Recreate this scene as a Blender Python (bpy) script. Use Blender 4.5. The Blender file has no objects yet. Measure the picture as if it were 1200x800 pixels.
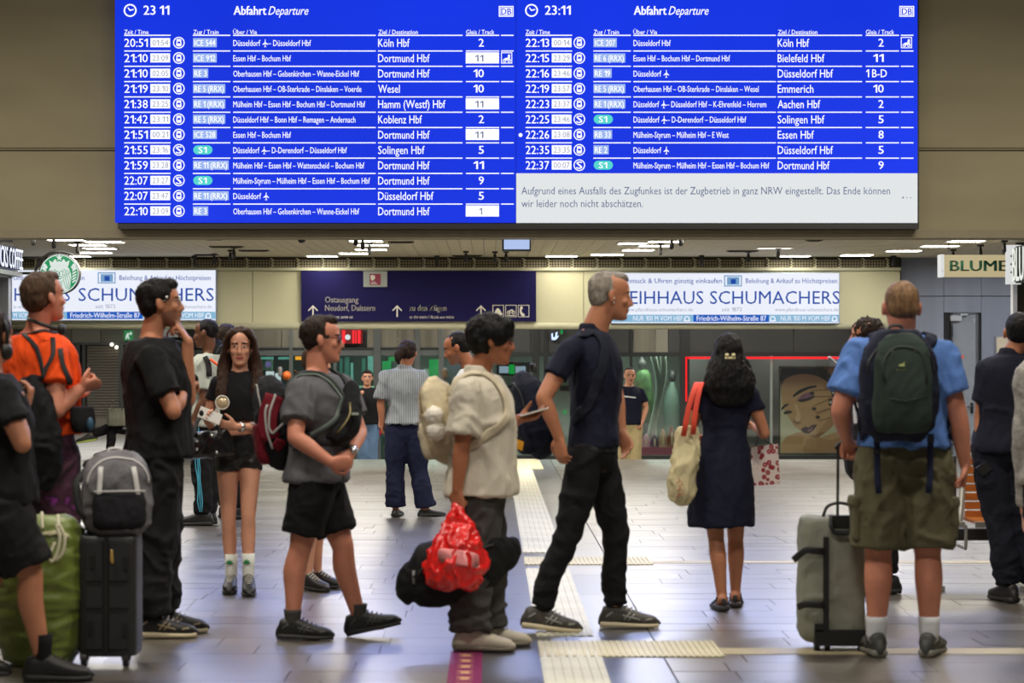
import bpy, bmesh, math, random, re
import numpy as np
from mathutils import Vector as V, Matrix, noise
from mathutils.bvhtree import BVHTree

import zlib
def crc(s): return zlib.crc32(s.encode())
random.seed(7)
SC = bpy.context.scene
F, CX, CY, HC = 2600.0, 574.0, 415.0, 1.45      # focal length in pixels of a 1200 px frame, vanishing point, eye height

# ---------------------------------------------------------------- camera
cam_d = bpy.data.cameras.new('camera')
cam = bpy.data.objects.new('camera', cam_d)
SC.collection.objects.link(cam)
cam.location = (0, 0, HC)
cam.rotation_euler = (math.pi / 2, 0, 0)
cam_d.sensor_width = 36.0
cam_d.lens = 36.0 * F / 1200.0
cam_d.shift_x = (600 - CX) / 1200.0
cam_d.shift_y = (CY - 400) / 1200.0
cam_d.clip_end = 200
cam_d.dof.use_dof = True
cam_d.dof.focus_distance = 20.5
cam_d.dof.aperture_fstop = 3.4
SC.camera = cam
# ---------------------------------------------------------------- world and exposure
world = bpy.data.worlds.new('world'); SC.world = world
world.use_nodes = True
world.node_tree.nodes['Background'].inputs[0].default_value = (0.95, 0.97, 1.0, 1)
world.node_tree.nodes['Background'].inputs[1].default_value = 0.10
SC.view_settings.view_transform = 'Standard'
SC.view_settings.look = 'None'
SC.view_settings.exposure = 0.0
SC.view_settings.gamma = 1.0

def area_light(name, loc, size, power, color, rot=(0, 0, 0), spread=180):
    d = bpy.data.lights.new(name, 'AREA'); d.shape = 'RECTANGLE'
    d.size, d.size_y = size; d.energy = power; d.color = color; d.spread = math.radians(spread)
    o = bpy.data.objects.new(name, d); o.location = loc; o.rotation_euler = rot
    SC.collection.objects.link(o)
    return o
HALL_LAMPS = [(-3.2, 9.0, 7.4), (3.2, 9.0, 7.4), (-3.2, 15.0, 7.4), (3.2, 15.0, 7.4), (0, 4.0, 7.4), (-5.6, 19.3, 5.2), (5.6, 19.3, 5.2)]  # last two hang low and unseen, added to brighten the concrete wall
for hl in HALL_LAMPS:
    area_light('hall_lamp_light', hl, (2.4, 0.5), 290, (1.0, 0.93, 0.82))
# added cool lights, unseen above the board, that brighten the sheen on the floor
area_light('sheen_fill_light', (2.4, 23.4, 5.85), (3.8, .5), 125, (0.50, 0.60, 1.0), (math.radians(-58), 0, 0), 110)
area_light('sheen_fill_light', (-2.4, 23.4, 5.85), (3.8, .5), 85, (0.42, 0.52, 1.0), (math.radians(-58), 0, 0), 110)
# downlights of the low ceiling beyond the board (their fixtures are built below), after one added lamp
area_light('passage_area_light', (7.4, 29.4, 2.72), (1.6, 1.6), 60, (0.92, 0.95, 1.0))  # added lamp without a fixture, brightens the grey wall
for (ax, ay) in ((-4.2, 27.5), (-1.6, 27.5), (1.6, 27.5), (4.6, 27.5)):
    area_light('passage_area_light', (ax, ay, 2.72), (1.6, 2.5), 95, (1.0, 0.94, 0.82))

for (ax, ay, pw) in ((-3.0, 33.2, 40), (0.0, 33.2, 40), (3.2, 33.2, 34), (5.6, 33.2, 34), (-7.0, 40.0, 76)):  # added lamps without fixtures, brighten the shop header and the left back
    area_light('passage_fill_light', (ax, ay, 2.55), (1.6, .8), pw * 1.5, (1.0, 0.96, 0.88))
# ---------------------------------------------------------------- helpers
def P(px, py, Y):
    return V(((px - CX) * Y / F, Y, HC - (py - CY) * Y / F))
def lin(c):
    return tuple(((x / 255) / 12.92 if x / 255 <= 0.04045 else ((x / 255 + 0.055) / 1.055) ** 2.4) for x in c)
MC = {}
def mat(name, rgb, rough=0.6, metal=0.0, emit=0.0, noise_amt=0.0, noise_scale=8.0, bump=0.0, bump_scale=60.0,
        stretch=(1, 1, 1), spec=0.5, alpha=1.0, trans=0.0, sheen=0.0, bump_dist=0.01):
    if name in MC: return MC[name]
    m = bpy.data.materials.new(name); m.use_nodes = True
    nt = m.node_tree; N = nt.nodes; L = nt.links
    b = N['Principled BSDF']
    c = lin(rgb) + (1,)
    b.inputs['Base Color'].default_value = c
    b.inputs['Roughness'].default_value = rough
    b.inputs['Metallic'].default_value = metal
    b.inputs['Specular IOR Level'].default_value = spec
    if sheen: b.inputs['Sheen Weight'].default_value = sheen
    if trans: b.inputs['Transmission Weight'].default_value = trans
    if alpha < 1: b.inputs['Alpha'].default_value = alpha
    if emit:
        b.inputs['Emission Color'].default_value = c
        b.inputs['Emission Strength'].default_value = emit
        b.inputs['Base Color'].default_value = (0.01, 0.01, 0.01, 1); b.inputs['Specular IOR Level'].default_value = 0.05
    if noise_amt or bump:
        tc = N.new('ShaderNodeTexCoord'); mp = N.new('ShaderNodeMapping')
        mp.inputs['Scale'].default_value = stretch
        L.new(tc.outputs['Object'], mp.inputs['Vector'])
    if noise_amt:
        n = N.new('ShaderNodeTexNoise'); n.inputs['Scale'].default_value = noise_scale; n.inputs['Detail'].default_value = 6
        L.new(mp.outputs[0], n.inputs['Vector'])
        r = N.new('ShaderNodeMapRange'); r.inputs[1].default_value = 0.3; r.inputs[2].default_value = 0.7
        r.inputs[3].default_value = 1 - noise_amt; r.inputs[4].default_value = 1 + noise_amt
        L.new(n.outputs['Fac'], r.inputs[0])
        mx = N.new('ShaderNodeVectorMath'); mx.operation = 'SCALE'; mx.inputs[0].default_value = c[:3]
        L.new(r.outputs[0], mx.inputs['Scale']); L.new(mx.outputs[0], b.inputs['Emission Color' if emit else 'Base Color'])
    if bump:
        n2 = N.new('ShaderNodeTexNoise'); n2.inputs['Scale'].default_value = bump_scale; n2.inputs['Detail'].default_value = 3
        L.new(mp.outputs[0], n2.inputs['Vector'])
        bp = N.new('ShaderNodeBump'); bp.inputs['Strength'].default_value = bump; bp.inputs['Distance'].default_value = bump_dist
        L.new(n2.outputs['Fac'], bp.inputs['Height']); L.new(bp.outputs[0], b.inputs['Normal'])
    MC[name] = m
    return m
def cloth(name, rgb, rough=0.85, na=0.12):
    return mat('cloth_' + name, rgb, rough, noise_amt=na, noise_scale=5, bump=0.5, bump_scale=18, stretch=(1, 1, 0.5), bump_dist=0.014, spec=0.25)

def tag(o, label=None, cat=None, group=None, kind=None):
    if label: o['label'] = label
    if cat: o['category'] = cat
    if group: o['group'] = group
    if kind: o['kind'] = kind
    return o
def root(name, loc, label, cat, group=None):
    o = bpy.data.objects.new(name, None); o.empty_display_size = 0.1
    o.location = loc; SC.collection.objects.link(o)
    return tag(o, label, cat, group)
def world_loc(o):
    l = V((0, 0, 0))
    while o is not None: l = l + o.location; o = o.parent
    return l
def link_mesh(name, me, mats, parent=None, smooth=False, origin=None):
    """me holds world coordinates; the object is moved under its parent without changing the place"""
    o = bpy.data.objects.new(name, me)
    if mats is not None:
        for m in (mats if isinstance(mats, (list, tuple)) else [mats]): me.materials.append(m)
    if smooth: me.polygons.foreach_set('use_smooth', [True] * len(me.polygons))
    SC.collection.objects.link(o)
    if parent is not None:
        off = world_loc(parent); me.transform(Matrix.Translation(-off)); o.parent = parent
    elif origin is not None:
        me.transform(Matrix.Translation(-V(origin))); o.location = origin
    return o

def crom(pts, sub):
    """Catmull-Rom through a list of numpy rows"""
    A = np.array(pts, dtype=float); n = len(A)
    if n < 2 or sub < 2: return A
    out = []
    for i in range(n - 1):
        p0 = A[max(i - 1, 0)]; p1 = A[i]; p2 = A[i + 1]; p3 = A[min(i + 2, n - 1)]
        if i == 0: p0 = 2 * p1 - p2
        if i == n - 2: p3 = 2 * p2 - p1
        for j in range(sub):
            t = j / sub
            out.append(0.5 * ((2 * p1) + (-p0 + p2) * t + (2 * p0 - 5 * p1 + 4 * p2 - p3) * t * t + (-p0 + 3 * p1 - 3 * p2 + p3) * t ** 3))
    out.append(A[-1])
    return np.array(out)

class MB:
    def __init__(s): s.v = []; s.f = []; s.m = []
    def face(s, idx, mi=0): s.f.append(idx); s.m.append(mi)
    def quad(s, a, b, c, d, mi=0):
        k = len(s.v); s.v += [tuple(a), tuple(b), tuple(c), tuple(d)]; s.face((k, k + 1, k + 2, k + 3), mi)
    def box(s, lo, hi, mi=0):
        x0, y0, z0 = lo; x1, y1, z1 = hi; k = len(s.v)
        s.v += [(x0, y0, z0), (x1, y0, z0), (x1, y1, z0), (x0, y1, z0), (x0, y0, z1), (x1, y0, z1), (x1, y1, z1), (x0, y1, z1)]
        for f in ((0, 3, 2, 1), (4, 5, 6, 7), (0, 1, 5, 4), (1, 2, 6, 5), (2, 3, 7, 6), (3, 0, 4, 7)):
            s.face(tuple(k + i for i in f), mi)
    def pbox(s, px0, py0, px1, py1, Y, d, mi=0):
        """box whose front face stands at depth Y and fills a pixel rectangle; d = thickness away from the camera"""
        a = P(px0, py1, Y); b = P(px1, py0, Y)
        s.box((a.x, Y, a.z), (b.x, Y + d, b.z), mi)
    def rings(s, R, cap=True, mi=0, closed=True):
        R = [np.asarray(r) for r in R]; n = len(R[0]); k = len(s.v)
        for r in R: s.v += [tuple(p) for p in r]
        for i in range(len(R) - 1):
            for j in range(n if closed else n - 1):
                a = k + i * n + j; b = k + i * n + (j + 1) % n
                s.face((a, b, b + n, a + n), mi)
        if cap:
            s.face(tuple(k + j for j in reversed(range(n))), mi)
            s.face(tuple(k + (len(R) - 1) * n + j for j in range(n)), mi)
    def loft(s, secs, n=14, sub=3, p=2.0, mi=0, round0=False, round1=False):
        """secs: list of (center, u, v)"""
        A = [np.concatenate([np.array(c, float), np.array(u, float), np.array(w, float)]) for c, u, w in secs]
        if round0 or round1:
            def capsecs(A0, A1):
                d = A0[:3] - A1[:3]; L = np.linalg.norm(d); d = d / (L + 1e-9)
                r = 0.5 * (np.linalg.norm(A0[3:6]) + np.linalg.norm(A0[6:9]))
                o = []
                for a in (0.5, 0.8, 0.97):
                    q = A0.copy(); q[:3] = A0[:3] + d * r * a; q[3:] *= math.sqrt(1 - a * a); o.append(q)
                return o
            c0 = capsecs(A[0], A[1])[::-1] if round0 else []
            c1 = capsecs(A[-1], A[-2]) if round1 else []
        else: c0 = c1 = []
        B = list(crom(A, sub)) if len(A) > 1 else A
        B = c0 + B + c1
        th = np.linspace(0, 2 * math.pi, n, endpoint=False)
        e = 2.0 / p
        cc = np.sign(np.cos(th)) * np.abs(np.cos(th)) ** e; ss = np.sign(np.sin(th)) * np.abs(np.sin(th)) ** e
        s.rings([b[:3][None] + cc[:, None] * b[3:6][None] + ss[:, None] * b[6:9][None] for b in B], mi=mi)
    def limb(s, pts, rad, n=12, sub=3, ref=(0, 1, 0), mi=0, r0=True, r1=True, p=2.0):
        """tapering tube; rad: radii or (ru, rv) pairs, u lies across ref"""
        pts = [V(q) for q in pts]; secs = []
        for i, q in enumerate(pts):
            t = (pts[min(i + 1, len(pts) - 1)] - pts[max(i - 1, 0)]).normalized()
            rf = V(ref)
            if abs(t.dot(rf.normalized())) > 0.95: rf = V((1, 0, 0)) if abs(t.x) < 0.9 else V((0, 0, 1))
            v = (rf - t * rf.dot(t)).normalized(); u = t.cross(v).normalized()
            r = rad[i]; ru, rv = r if isinstance(r, tuple) else (r, r)
            secs.append((q, u * ru, v * rv))
        s.loft(secs, n, sub, p, mi, r0, r1)
    def ell(s, c, ax, ay, az, n=14, m=9, mi=0):
        """ellipsoid with axis vectors"""
        c = np.array(c); ax, ay, az = map(np.array, (ax, ay, az)); R = []
        for i in range(1, m):
            ph = math.pi * i / m; th = np.linspace(0, 2 * math.pi, n, endpoint=False)
            R.append(c - az * math.cos(ph) + math.sin(ph) * (np.cos(th)[:, None] * ax + np.sin(th)[:, None] * ay))
        k = len(s.v)
        s.rings(R, cap=False, mi=mi)
        b = len(s.v); s.v += [tuple(c - az), tuple(c + az)]
        for j in range(n):
            s.face((k + (j + 1) % n, k + j, b), mi)
            s.face((k + (m - 2) * n + j, k + (m - 2) * n + (j + 1) % n, b + 1), mi)
    def sph(s, c, r, mi=0, n=12): s.ell(c, (r, 0, 0), (0, r, 0), (0, 0, r), n, 8, mi)
    def cyl(s, a, b, r, n=12, mi=0): s.limb([a, b], [r, r], n, 1, mi=mi, r0=False, r1=False)
    def poly(s, pts, Y, mi=0, smooth=False, thick=0):
        if smooth:
            A = np.array(list(pts) + [pts[0]], float); n = len(pts); o = []
            for i in range(n):
                p0, p1, p2, p3 = A[(i - 1) % n], A[i % n], A[(i + 1) % n], A[(i + 2) % n]
                for j in range(5):
                    t = j / 5
                    o.append(0.5 * ((2 * p1) + (-p0 + p2) * t + (2 * p0 - 5 * p1 + 4 * p2 - p3) * t * t + (-p0 + 3 * p1 - 3 * p2 + p3) * t ** 3))
            pts = o
        k = len(s.v); s.v += [tuple(P(a[0], a[1], Y)) for a in pts]
        s.face(tuple(range(k, k + len(pts))), mi)
    def mesh(s, name='m'):
        me = bpy.data.meshes.new(name); me.from_pydata([tuple(map(float, q)) for q in s.v], [], s.f)
        me.polygons.foreach_set('material_index', s.m); me.update()
        return me
    def build(s, name, mats, parent=None, smooth=False, origin=None):
        return link_mesh(name, s.mesh(name), mats, parent, smooth, origin)

# a scratch scene evaluates modifiers and text without touching the real one
TMP = bpy.data.scenes.new('scratch'); 
def evaluated(ob):
    TMP.collection.objects.link(ob)
    with bpy.context.temp_override(scene=TMP, view_layer=TMP.view_layers[0]):
        dg = bpy.context.evaluated_depsgraph_get(); dg.update()
    me = bpy.data.meshes.new_from_object(ob.evaluated_get(dg), preserve_all_data_layers=False, depsgraph=dg)
    TMP.collection.objects.unlink(ob)
    bpy.data.objects.remove(ob)
    return me
def remesh(mb, voxel, smooth=3, factor=0.5):
    ob = bpy.data.objects.new('t', mb.mesh())
    r = ob.modifiers.new('r', 'REMESH'); r.mode = 'VOXEL'; r.voxel_size = voxel; r.adaptivity = 0
    if smooth:
        sm = ob.modifiers.new('s', 'SMOOTH'); sm.factor = factor; sm.iterations = smooth
    return evaluated(ob)
def displace(me, fn):
    n = len(me.vertices); co = np.empty(n * 3); no = np.empty(n * 3)
    me.vertices.foreach_get('co', co); me.vertex_normals.foreach_get('vector', no)
    co = co.reshape(-1, 3); no = no.reshape(-1, 3)
    d = np.array([fn(V(c)) for c in co])
    co = co + no * d[:, None]
    me.vertices.foreach_set('co', co.ravel()); me.update()
def folds(amp=0.007, seed=0, f=(9, 9, 5), low=None):
    """creases: ridged noise stretched along the cloth; low = height below which the cloth bunches up"""
    o = V((seed * 7.3, seed * 3.1, seed * 1.7))
    def fn(c):
        q = V((c.x * f[0], c.y * f[1], c.z * f[2])) + o
        q = q + V((1, 1, 1)) * noise.noise(q * .6) * .8
        a = noise.noise(q); b = noise.noise(q * 2.3 + V((5, 5, 5)))
        v = max(-1, 1 - abs(a) * 4.2) * .9 + max(-1, 1 - abs(b) * 3.2) * .45 - .1
        if low is not None and c.z < low:
            w = (low - c.z) / .25
            v += min(w, 1.0) * .7 * max(-1, 1 - 4 * abs(noise.noise(V((c.x * 5, c.y * 5, c.z * 17)) + o)))
        return amp * max(v, -.45)
    return fn

# text -> flat geometry, cached
TX = {}
def text_geo(s, bold=0.0, shear=0.0):
    k = (s, bold, shear)
    if k not in TX:
        c = bpy.data.curves.new('t', 'FONT'); c.body = s; c.size = 1; c.offset = bold; c.shear = shear
        c.resolution_u = 2; c.fill_mode = 'FRONT'
        ob = bpy.data.objects.new('t', c); me = evaluated(ob)
        vs = np.array([v.co[:] for v in me.vertices]) if len(me.vertices) else np.zeros((0, 3))
        fs = [tuple(p.vertices) for p in me.polygons]
        bpy.data.meshes.remove(me); bpy.data.curves.remove(c)
        TX[k] = (vs[:, :2] if len(vs) else np.zeros((0, 2)), fs)
    return TX[k]
_h = text_geo('H')[0]; CAP = _h[:, 1].max()
ONE = [(.30, 1.0), (.46, 1.0), (.46, 0), (.30, 0), (.30, .80), (.06, .66), (0.0, .76)]
PLANE = [(0.5, 1.0), (0.56, 0.9), (0.56, 0.62), (1.0, 0.38), (1.0, 0.28), (0.57, 0.42), (0.55, 0.15), (0.68, 0.06), (0.68, 0.0), (0.5, 0.05),
         (0.32, 0.0), (0.32, 0.06), (0.45, 0.15), (0.43, 0.42), (0.0, 0.28), (0.0, 0.38), (0.44, 0.62), (0.44, 0.9)]
def put_text(mb, s, x0, x1, base, cap, Y, mi=0, bold=0.0, shear=0.0, frame=None):
    """text between pixel columns x0..x1 with its baseline at pixel row base and capitals cap pixels high"""
    if bold:      # heavier strokes: the same glyphs set twice, slightly apart
        if bold > 0:
            e = bold * (cap / CAP)
            put_text(mb, s, x0 + e, (x1 + e) if x1 else x1, base, cap, Y, mi, 0, shear, frame if not frame else (lambda a, b, f=frame, e=e: f(a + e, b)))
            put_text(mb, s, x0 - e, (x1 - e) if x1 else x1, base, cap, Y, mi, 0, shear, frame if not frame else (lambda a, b, f=frame, e=e: f(a - e, b)))
            return
        bold = 0
    cur = 0.0; vs = []; fs = []; off = 0
    for part in re.split('([@1])', s):
        if not part: continue
        if part in '@1':      # glyphs drawn by hand: the aeroplane and a flagged figure one
            pv = np.array(PLANE) * np.array([0.85, 0.95]) * CAP * 1.45 + np.array([cur + 0.12, -0.14]) if part == '@' else np.array(ONE) * CAP + np.array([cur + .07, 0])
            vs.append(pv); fs.append(tuple(range(off, off + len(pv)))); off += len(pv); cur += 0.12 + CAP * 1.2 if part == '@' else .46 * CAP + .10
        else:
            cur += .25 * (len(part) - len(part.lstrip()))
            if part.strip():
                g, f = text_geo(part.strip(), bold, shear)
                gv = g.copy(); gv[:, 0] += cur + .04 - g[:, 0].min(); vs.append(gv)
                fs += [tuple(off + q for q in ff) for ff in f]; off += len(gv); cur = gv[:, 0].max() + .25 * (len(part) - len(part.rstrip())) * (1 if part.strip() else 0)
    A = np.concatenate(vs); A[:, 0] -= A[:, 0].min()
    kx = (x1 - x0) / A[:, 0].max() if x1 else cap / CAP; ky = cap / CAP
    k = len(mb.v)
    for q in A:
        if frame: mb.v.append(tuple(frame(q[0] * kx, q[1] * ky)))
        else: mb.v.append(tuple(P(x0 + q[0] * kx, base - q[1] * ky, Y)))
    for ff in fs: mb.face(tuple(k + q for q in ff), mi)
def circ(mb, cx, cy, r, Y, mi, n=24, r2=None):
    if r2 is None:
        k = len(mb.v); mb.v += [tuple(P(cx + r * math.cos(a), cy + r * math.sin(a), Y)) for a in np.linspace(0, 2 * math.pi, n, endpoint=False)]
        mb.face(tuple(range(k, k + n)), mi)
    else:
        k = len(mb.v)
        for a in np.linspace(0, 2 * math.pi, n, endpoint=False):
            mb.v.append(tuple(P(cx + r * math.cos(a), cy + r * math.sin(a), Y))); mb.v.append(tuple(P(cx + r2 * math.cos(a), cy + r2 * math.sin(a), Y)))
        for j in range(n):
            a = k + 2 * j; b = k + 2 * ((j + 1) % n); mb.face((a, b, b + 1, a + 1), mi)
def rect(mb, x0, y0, x1, y1, Y, mi): mb.poly([(x0, y0), (x1, y0), (x1, y1), (x0, y1)], Y, mi)
def frame_rect(mb, x0, y0, x1, y1, w, Y, mi):
    rect(mb, x0, y0, x1, y0 + w, Y, mi); rect(mb, x0, y1 - w, x1, y1, Y, mi)
    rect(mb, x0, y0 + w, x0 + w, y1 - w, Y, mi); rect(mb, x1 - w, y0 + w, x1, y1 - w, Y, mi)
# ================================================================ SETTING
def stuff(o): o['kind'] = 'stuff'; return o
def struct(name, mb, m, parent=None, **k):
    o = mb.build(name, m, parent, **k); o['kind'] = 'structure'; return o
YE = 30.65          # the upper floor ends here, steps lead down to the shop passage
YC0, YC1 = 24.25, 31.2
ZC = 2.82
# ---- floor
def tile_material(name, rgb, rough, island, var=0.16):
    m = bpy.data.materials.new(name); m.use_nodes = True; nt = m.node_tree; N = nt.nodes; L = nt.links; b = N['Principled BSDF']
    if island:
        g = N.new('ShaderNodeNewGeometry'); rnd = g.outputs['Random Per Island']
    else:
        g = N.new('ShaderNodeObjectInfo'); rnd = g.outputs['Random']
    g2 = N.new('ShaderNodeNewGeometry')
    mp = N.new('ShaderNodeMapping'); mp.inputs['Scale'].default_value = (0.5, 7, 1); L.new(g2.outputs['Position'], mp.inputs['Vector'])
    n = N.new('ShaderNodeTexNoise'); n.inputs['Scale'].default_value = 2.2; n.inputs['Detail'].default_value = 8; n.inputs['Roughness'].default_value = .65
    L.new(mp.outputs[0], n.inputs['Vector'])
    a = N.new('ShaderNodeMath'); a.operation = 'MULTIPLY_ADD'; a.inputs[1].default_value = var; a.inputs[2].default_value = 1 - var / 2; L.new(rnd, a.inputs[0])
    bb = N.new('ShaderNodeMath'); bb.operation = 'MULTIPLY_ADD'; bb.inputs[1].default_value = 0.7; bb.inputs[2].default_value = 0.65; L.new(n.outputs['Fac'], bb.inputs[0])
    c = N.new('ShaderNodeMath'); c.operation = 'MULTIPLY'; L.new(a.outputs[0], c.inputs[0]); L.new(bb.outputs[0], c.inputs[1])
    s = N.new('ShaderNodeVectorMath'); s.operation = 'SCALE'; s.inputs[0].default_value = lin(rgb); L.new(c.outputs[0], s.inputs['Scale']); L.new(s.outputs[0], b.inputs['Base Color'])
    r = N.new('ShaderNodeMath'); r.operation = 'MULTIPLY_ADD'; r.inputs[1].default_value = 0.20; r.inputs[2].default_value = rough - 0.16; L.new(rnd, r.inputs[0])
    r2 = N.new('ShaderNodeMath'); r2.operation = 'MULTIPLY_ADD'; r2.inputs[1].default_value = 0.10; L.new(n.outputs['Fac'], r2.inputs[0]); L.new(r.outputs[0], r2.inputs[2])
    L.new(r2.outputs[0], b.inputs['Roughness'])
    b.inputs['Specular IOR Level'].default_value = 1.0; b.inputs['Coat Weight'].default_value = 1.0; b.inputs['Coat Roughness'].default_value = .30; b.inputs['Coat IOR'].default_value = 1.7
    return m
M_TILE = tile_material('stone_tile', (90, 83, 73), 0.42, False, .22)
M_TILEI = tile_material('stone_tile_far', (90, 83, 73), 0.42, True, .22)
M_DARKT = tile_material('dark_stone', (46, 47, 56), 0.40, False, 0.08)
M_GROUT = mat('grout', (28, 27, 25), 0.9)
M_TACT = mat('tactile_white', (206, 203, 186), 0.55, noise_amt=0.10, noise_scale=3)
fl = MB(); fl.box((-11, -2, -0.25), (11, YE, -0.006)); fl.box((-11, YE, -0.25), (-4.25, 46, -0.006))
floor = struct('floor', fl, M_GROUT)
ub = MB(); ub.box((-0.5, -0.5, -0.02), (0.5, 0.5, 0)); unit_tile = ub.mesh('tile_mesh'); unit_tile.materials.append(M_TILE)
ub = MB(); ub.box((-0.5, -0.5, -0.02), (0.5, 0.5, 0)); unit_dark = ub.mesh('dark_tile_mesh'); unit_dark.materials.append(M_DARKT)
rt = random.Random(3)
count = 0; far = MB(); y = 8.95; row = 0
while y < YE - 0.01:
    yb = min(y + 0.3, YE)
    half = 0.25 * y + 0.9 if count < 280 else 10.8
    for side in (-1, 1):
        x = 0.835 if side > 0 else 0.055
        x += rt.uniform(0.15, 0.9) - 0.6 if False else 0
        first = rt.uniform(0.25, 1.0)
        while x < half:
            w = first if first else rt.uniform(0.55, 1.15); first = None
            xe = min(x + w, half + 0.6)
            cx_ = side * (x + xe) / 2
            if count < 280:
                o = bpy.data.objects.new('tile', unit_tile); SC.collection.objects.link(o); o.parent = floor
                o.location = (cx_, (y + yb) / 2, rt.uniform(-0.0012, 0)); o.scale = (xe - x - 0.004, yb - y - 0.003, 1)
                o.rotation_euler = (rt.uniform(-.0012, .0012), rt.uniform(-.0008, .0008), 0); count += 1
            else:
                far.box((cx_ - (xe - x) / 2 + .002, y + .0015, -0.02), (cx_ + (xe - x) / 2 - .002, yb - .0015, rt.uniform(-0.001, 0)))
            x = xe
        while x < 10.8:
            w = rt.uniform(.55, 1.15); xe = x + w; cx_ = side * (x + xe) / 2
            far.box((cx_ - w / 2 + .002, y + .0015, -0.02), (cx_ + w / 2 - .002, yb - .0015, rt.uniform(-0.001, 0))); x = xe
    y = yb; row += 1
y = YE
while y < 45.5:
    x = -10.8
    while x < -4.3:
        w = rt.uniform(0.55, 1.15); xe = min(x + w, -4.26); far.box((x + .002, y + .0015, -0.02), (xe - .002, y + .2985, 0)); x = xe
    y += 0.3
y = -1.9
while y < 8.9:
    for side in (-1, 1):
        x = .055 if side < 0 else .835
        while x < 10.8:
            w = rt.uniform(.55, 1.15); cx_ = side * (x + w / 2); far.box((cx_ - w / 2 + .002, y + .0015, -0.02), (cx_ + w / 2 - .002, min(y + .2985, 8.948), 0)); x += w
    y += .3
stuff(far.build('tile_field', M_TILEI, floor))
y = -1.0
while y < YE - 0.05:
    yb = min(y + 1.2, YE)
    for (xa, xb) in ((-0.05, 0.39), (0.39, 0.83)):
        o = bpy.data.objects.new('dark_tile', unit_dark); SC.collection.objects.link(o); o.parent = floor
        o.location = ((xa + xb) / 2, (y + yb) / 2, 0); o.scale = (xb - xa - .003, yb - y - .003, 1)
    y = yb
# tactile guide strips: ribbed white tiles
rb = MB(); rb.box((-.147, -.298, 0), (.147, .298, .003))
for i in range(7): xr = -.126 + i * .042; rb.box((xr - .011, -.298, .003), (xr + .011, .298, .0075))
ribm = rb.mesh('tactile_mesh'); ribm.materials.append(M_TACT)
y = 6.0
while y < YE - 0.3:
    yy = y + .3
    if not (10.55 < yy < 11.2 or 15.2 < yy < 15.9):
        o = bpy.data.objects.new('tactile_tile', ribm); SC.collection.objects.link(o); o.parent = floor; o.location = (0.388, yy, 0)
    y += 0.6
rb = MB(); rb.box((-.148, -.285, 0), (.148, .285, .003))
for i in range(10): xr = -.135 + i * .03; rb.box((xr - .008, -.285, .003), (xr + .008, .285, .0075))
ribx = rb.mesh('tactile_cross_mesh'); ribx.materials.append(mat('tactile_cream', (196, 188, 158), 0.55, noise_amt=0.1, noise_scale=3))
for (yc, n) in ((10.905, 3), (15.55, 3)):
    for i in range(n):
        o = bpy.data.objects.new('tactile_tile', ribx); SC.collection.objects.link(o); o.parent = floor; o.location = (0.388 + .296 * i, yc, 0.0005)
rb = MB(); rb.box((.10, 28.0, 0), (.68, YE, .004))
for i in range(20): xr = .12 + i * .029; rb.box((xr - .007, 28.0, .004), (xr + .007, YE, .008))
rb.build('tactile_field', mat('tactile_yellow', (214, 204, 168), 0.6), floor)
for (ya, yb, xa) in ((10.72, 10.94, 1.13), (15.40, 15.56, 1.13)):
    x = xa
    while x < 6.5:
        s_ = MB(); s_.box((x, ya, 0), (x + .996, yb, .0025)); s_.build('inlay_strip', mat('inlay', (176, 164, 132), 0.45, noise_amt=.1), floor); x += 1.0
# magenta floor sticker with small gold emblems
st = MB(); st.box((-.190, 8.7, 0.0008), (-.036, 10.83, .0022))
k = 8.75
while k < 10.75:
    st.box((-.133, k, .0022), (-.093, k + .05, .0027), 1); st.box((-.150, k + .06, .0022), (-.076, k + .075, .0027), 1); st.box((-.15, k - .02, .0022), (-.076, k - .01, .0027), 1)
    k += .19
o = st.build('floor_sticker', [mat('sticker_magenta', (122, 28, 84), .4), mat('sticker_gold', (206, 160, 120), .5)], origin=(-.11, 10, 0))
tag(o, 'magenta sticker strip with small gold emblems on the floor by the cream shoes', 'sticker')
# ---- steps and lower floor
lo = MB(); lo.box((-4.25, YE, -0.85), (9.5, 46, -0.6))
struct('floor_lower', lo, mat('lower_stone', (120, 116, 106), .35, noise_amt=.08))
for i in range(3):
    s_ = MB(); s_.box((-4.25, YE + .3 * i, -0.6), (9.5, YE + .3 * (i + 1), -0.15 * (i + 1))); struct('step_%d' % (i + 1), s_, mat('step_stone', (150, 144, 130), .5))
s_ = MB(); s_.box((-4.27, YE, -.6), (-4.25, 46, -.0)); struct('wall_step_side', s_, mat('step_stone', (150, 144, 130), .5))
# ---- upper wall around the board
M_CONC = mat('concrete', (150, 141, 112), .85, noise_amt=.10, noise_scale=.9, bump=.15, bump_scale=5, stretch=(.6, 1, 1.8))
zj = P(0, 175, YC0).z
w = MB(); w.box((-11, YC0, ZC - .02), (11, YC0 + .35, zj - .03)); w.box((-11, YC0, zj + .02), (11, YC0 + .35, 9)); w.box((-11, YC0 + .02, zj - .035), (11, YC0 + .35, zj + .025))
struct('wall_upper', w, M_CONC, origin=(0, YC0, 5))
t = MB(); t.box((-11, YC0 - .012, zj - .008), (11, YC0 + .02, zj + .004)); struct('trim_1', t, mat('joint_strip', (120, 110, 92), .8))
for (a, b) in ((-3.85 - .75, -3.85 - .72),): pass
t = MB(); t.box((-11, YC0 - .03, ZC - .10), (11, YC0 + .4, ZC - .015)); struct('trim_2', t, mat('beam_edge', (138, 128, 104), .7, noise_amt=.06))
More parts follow.
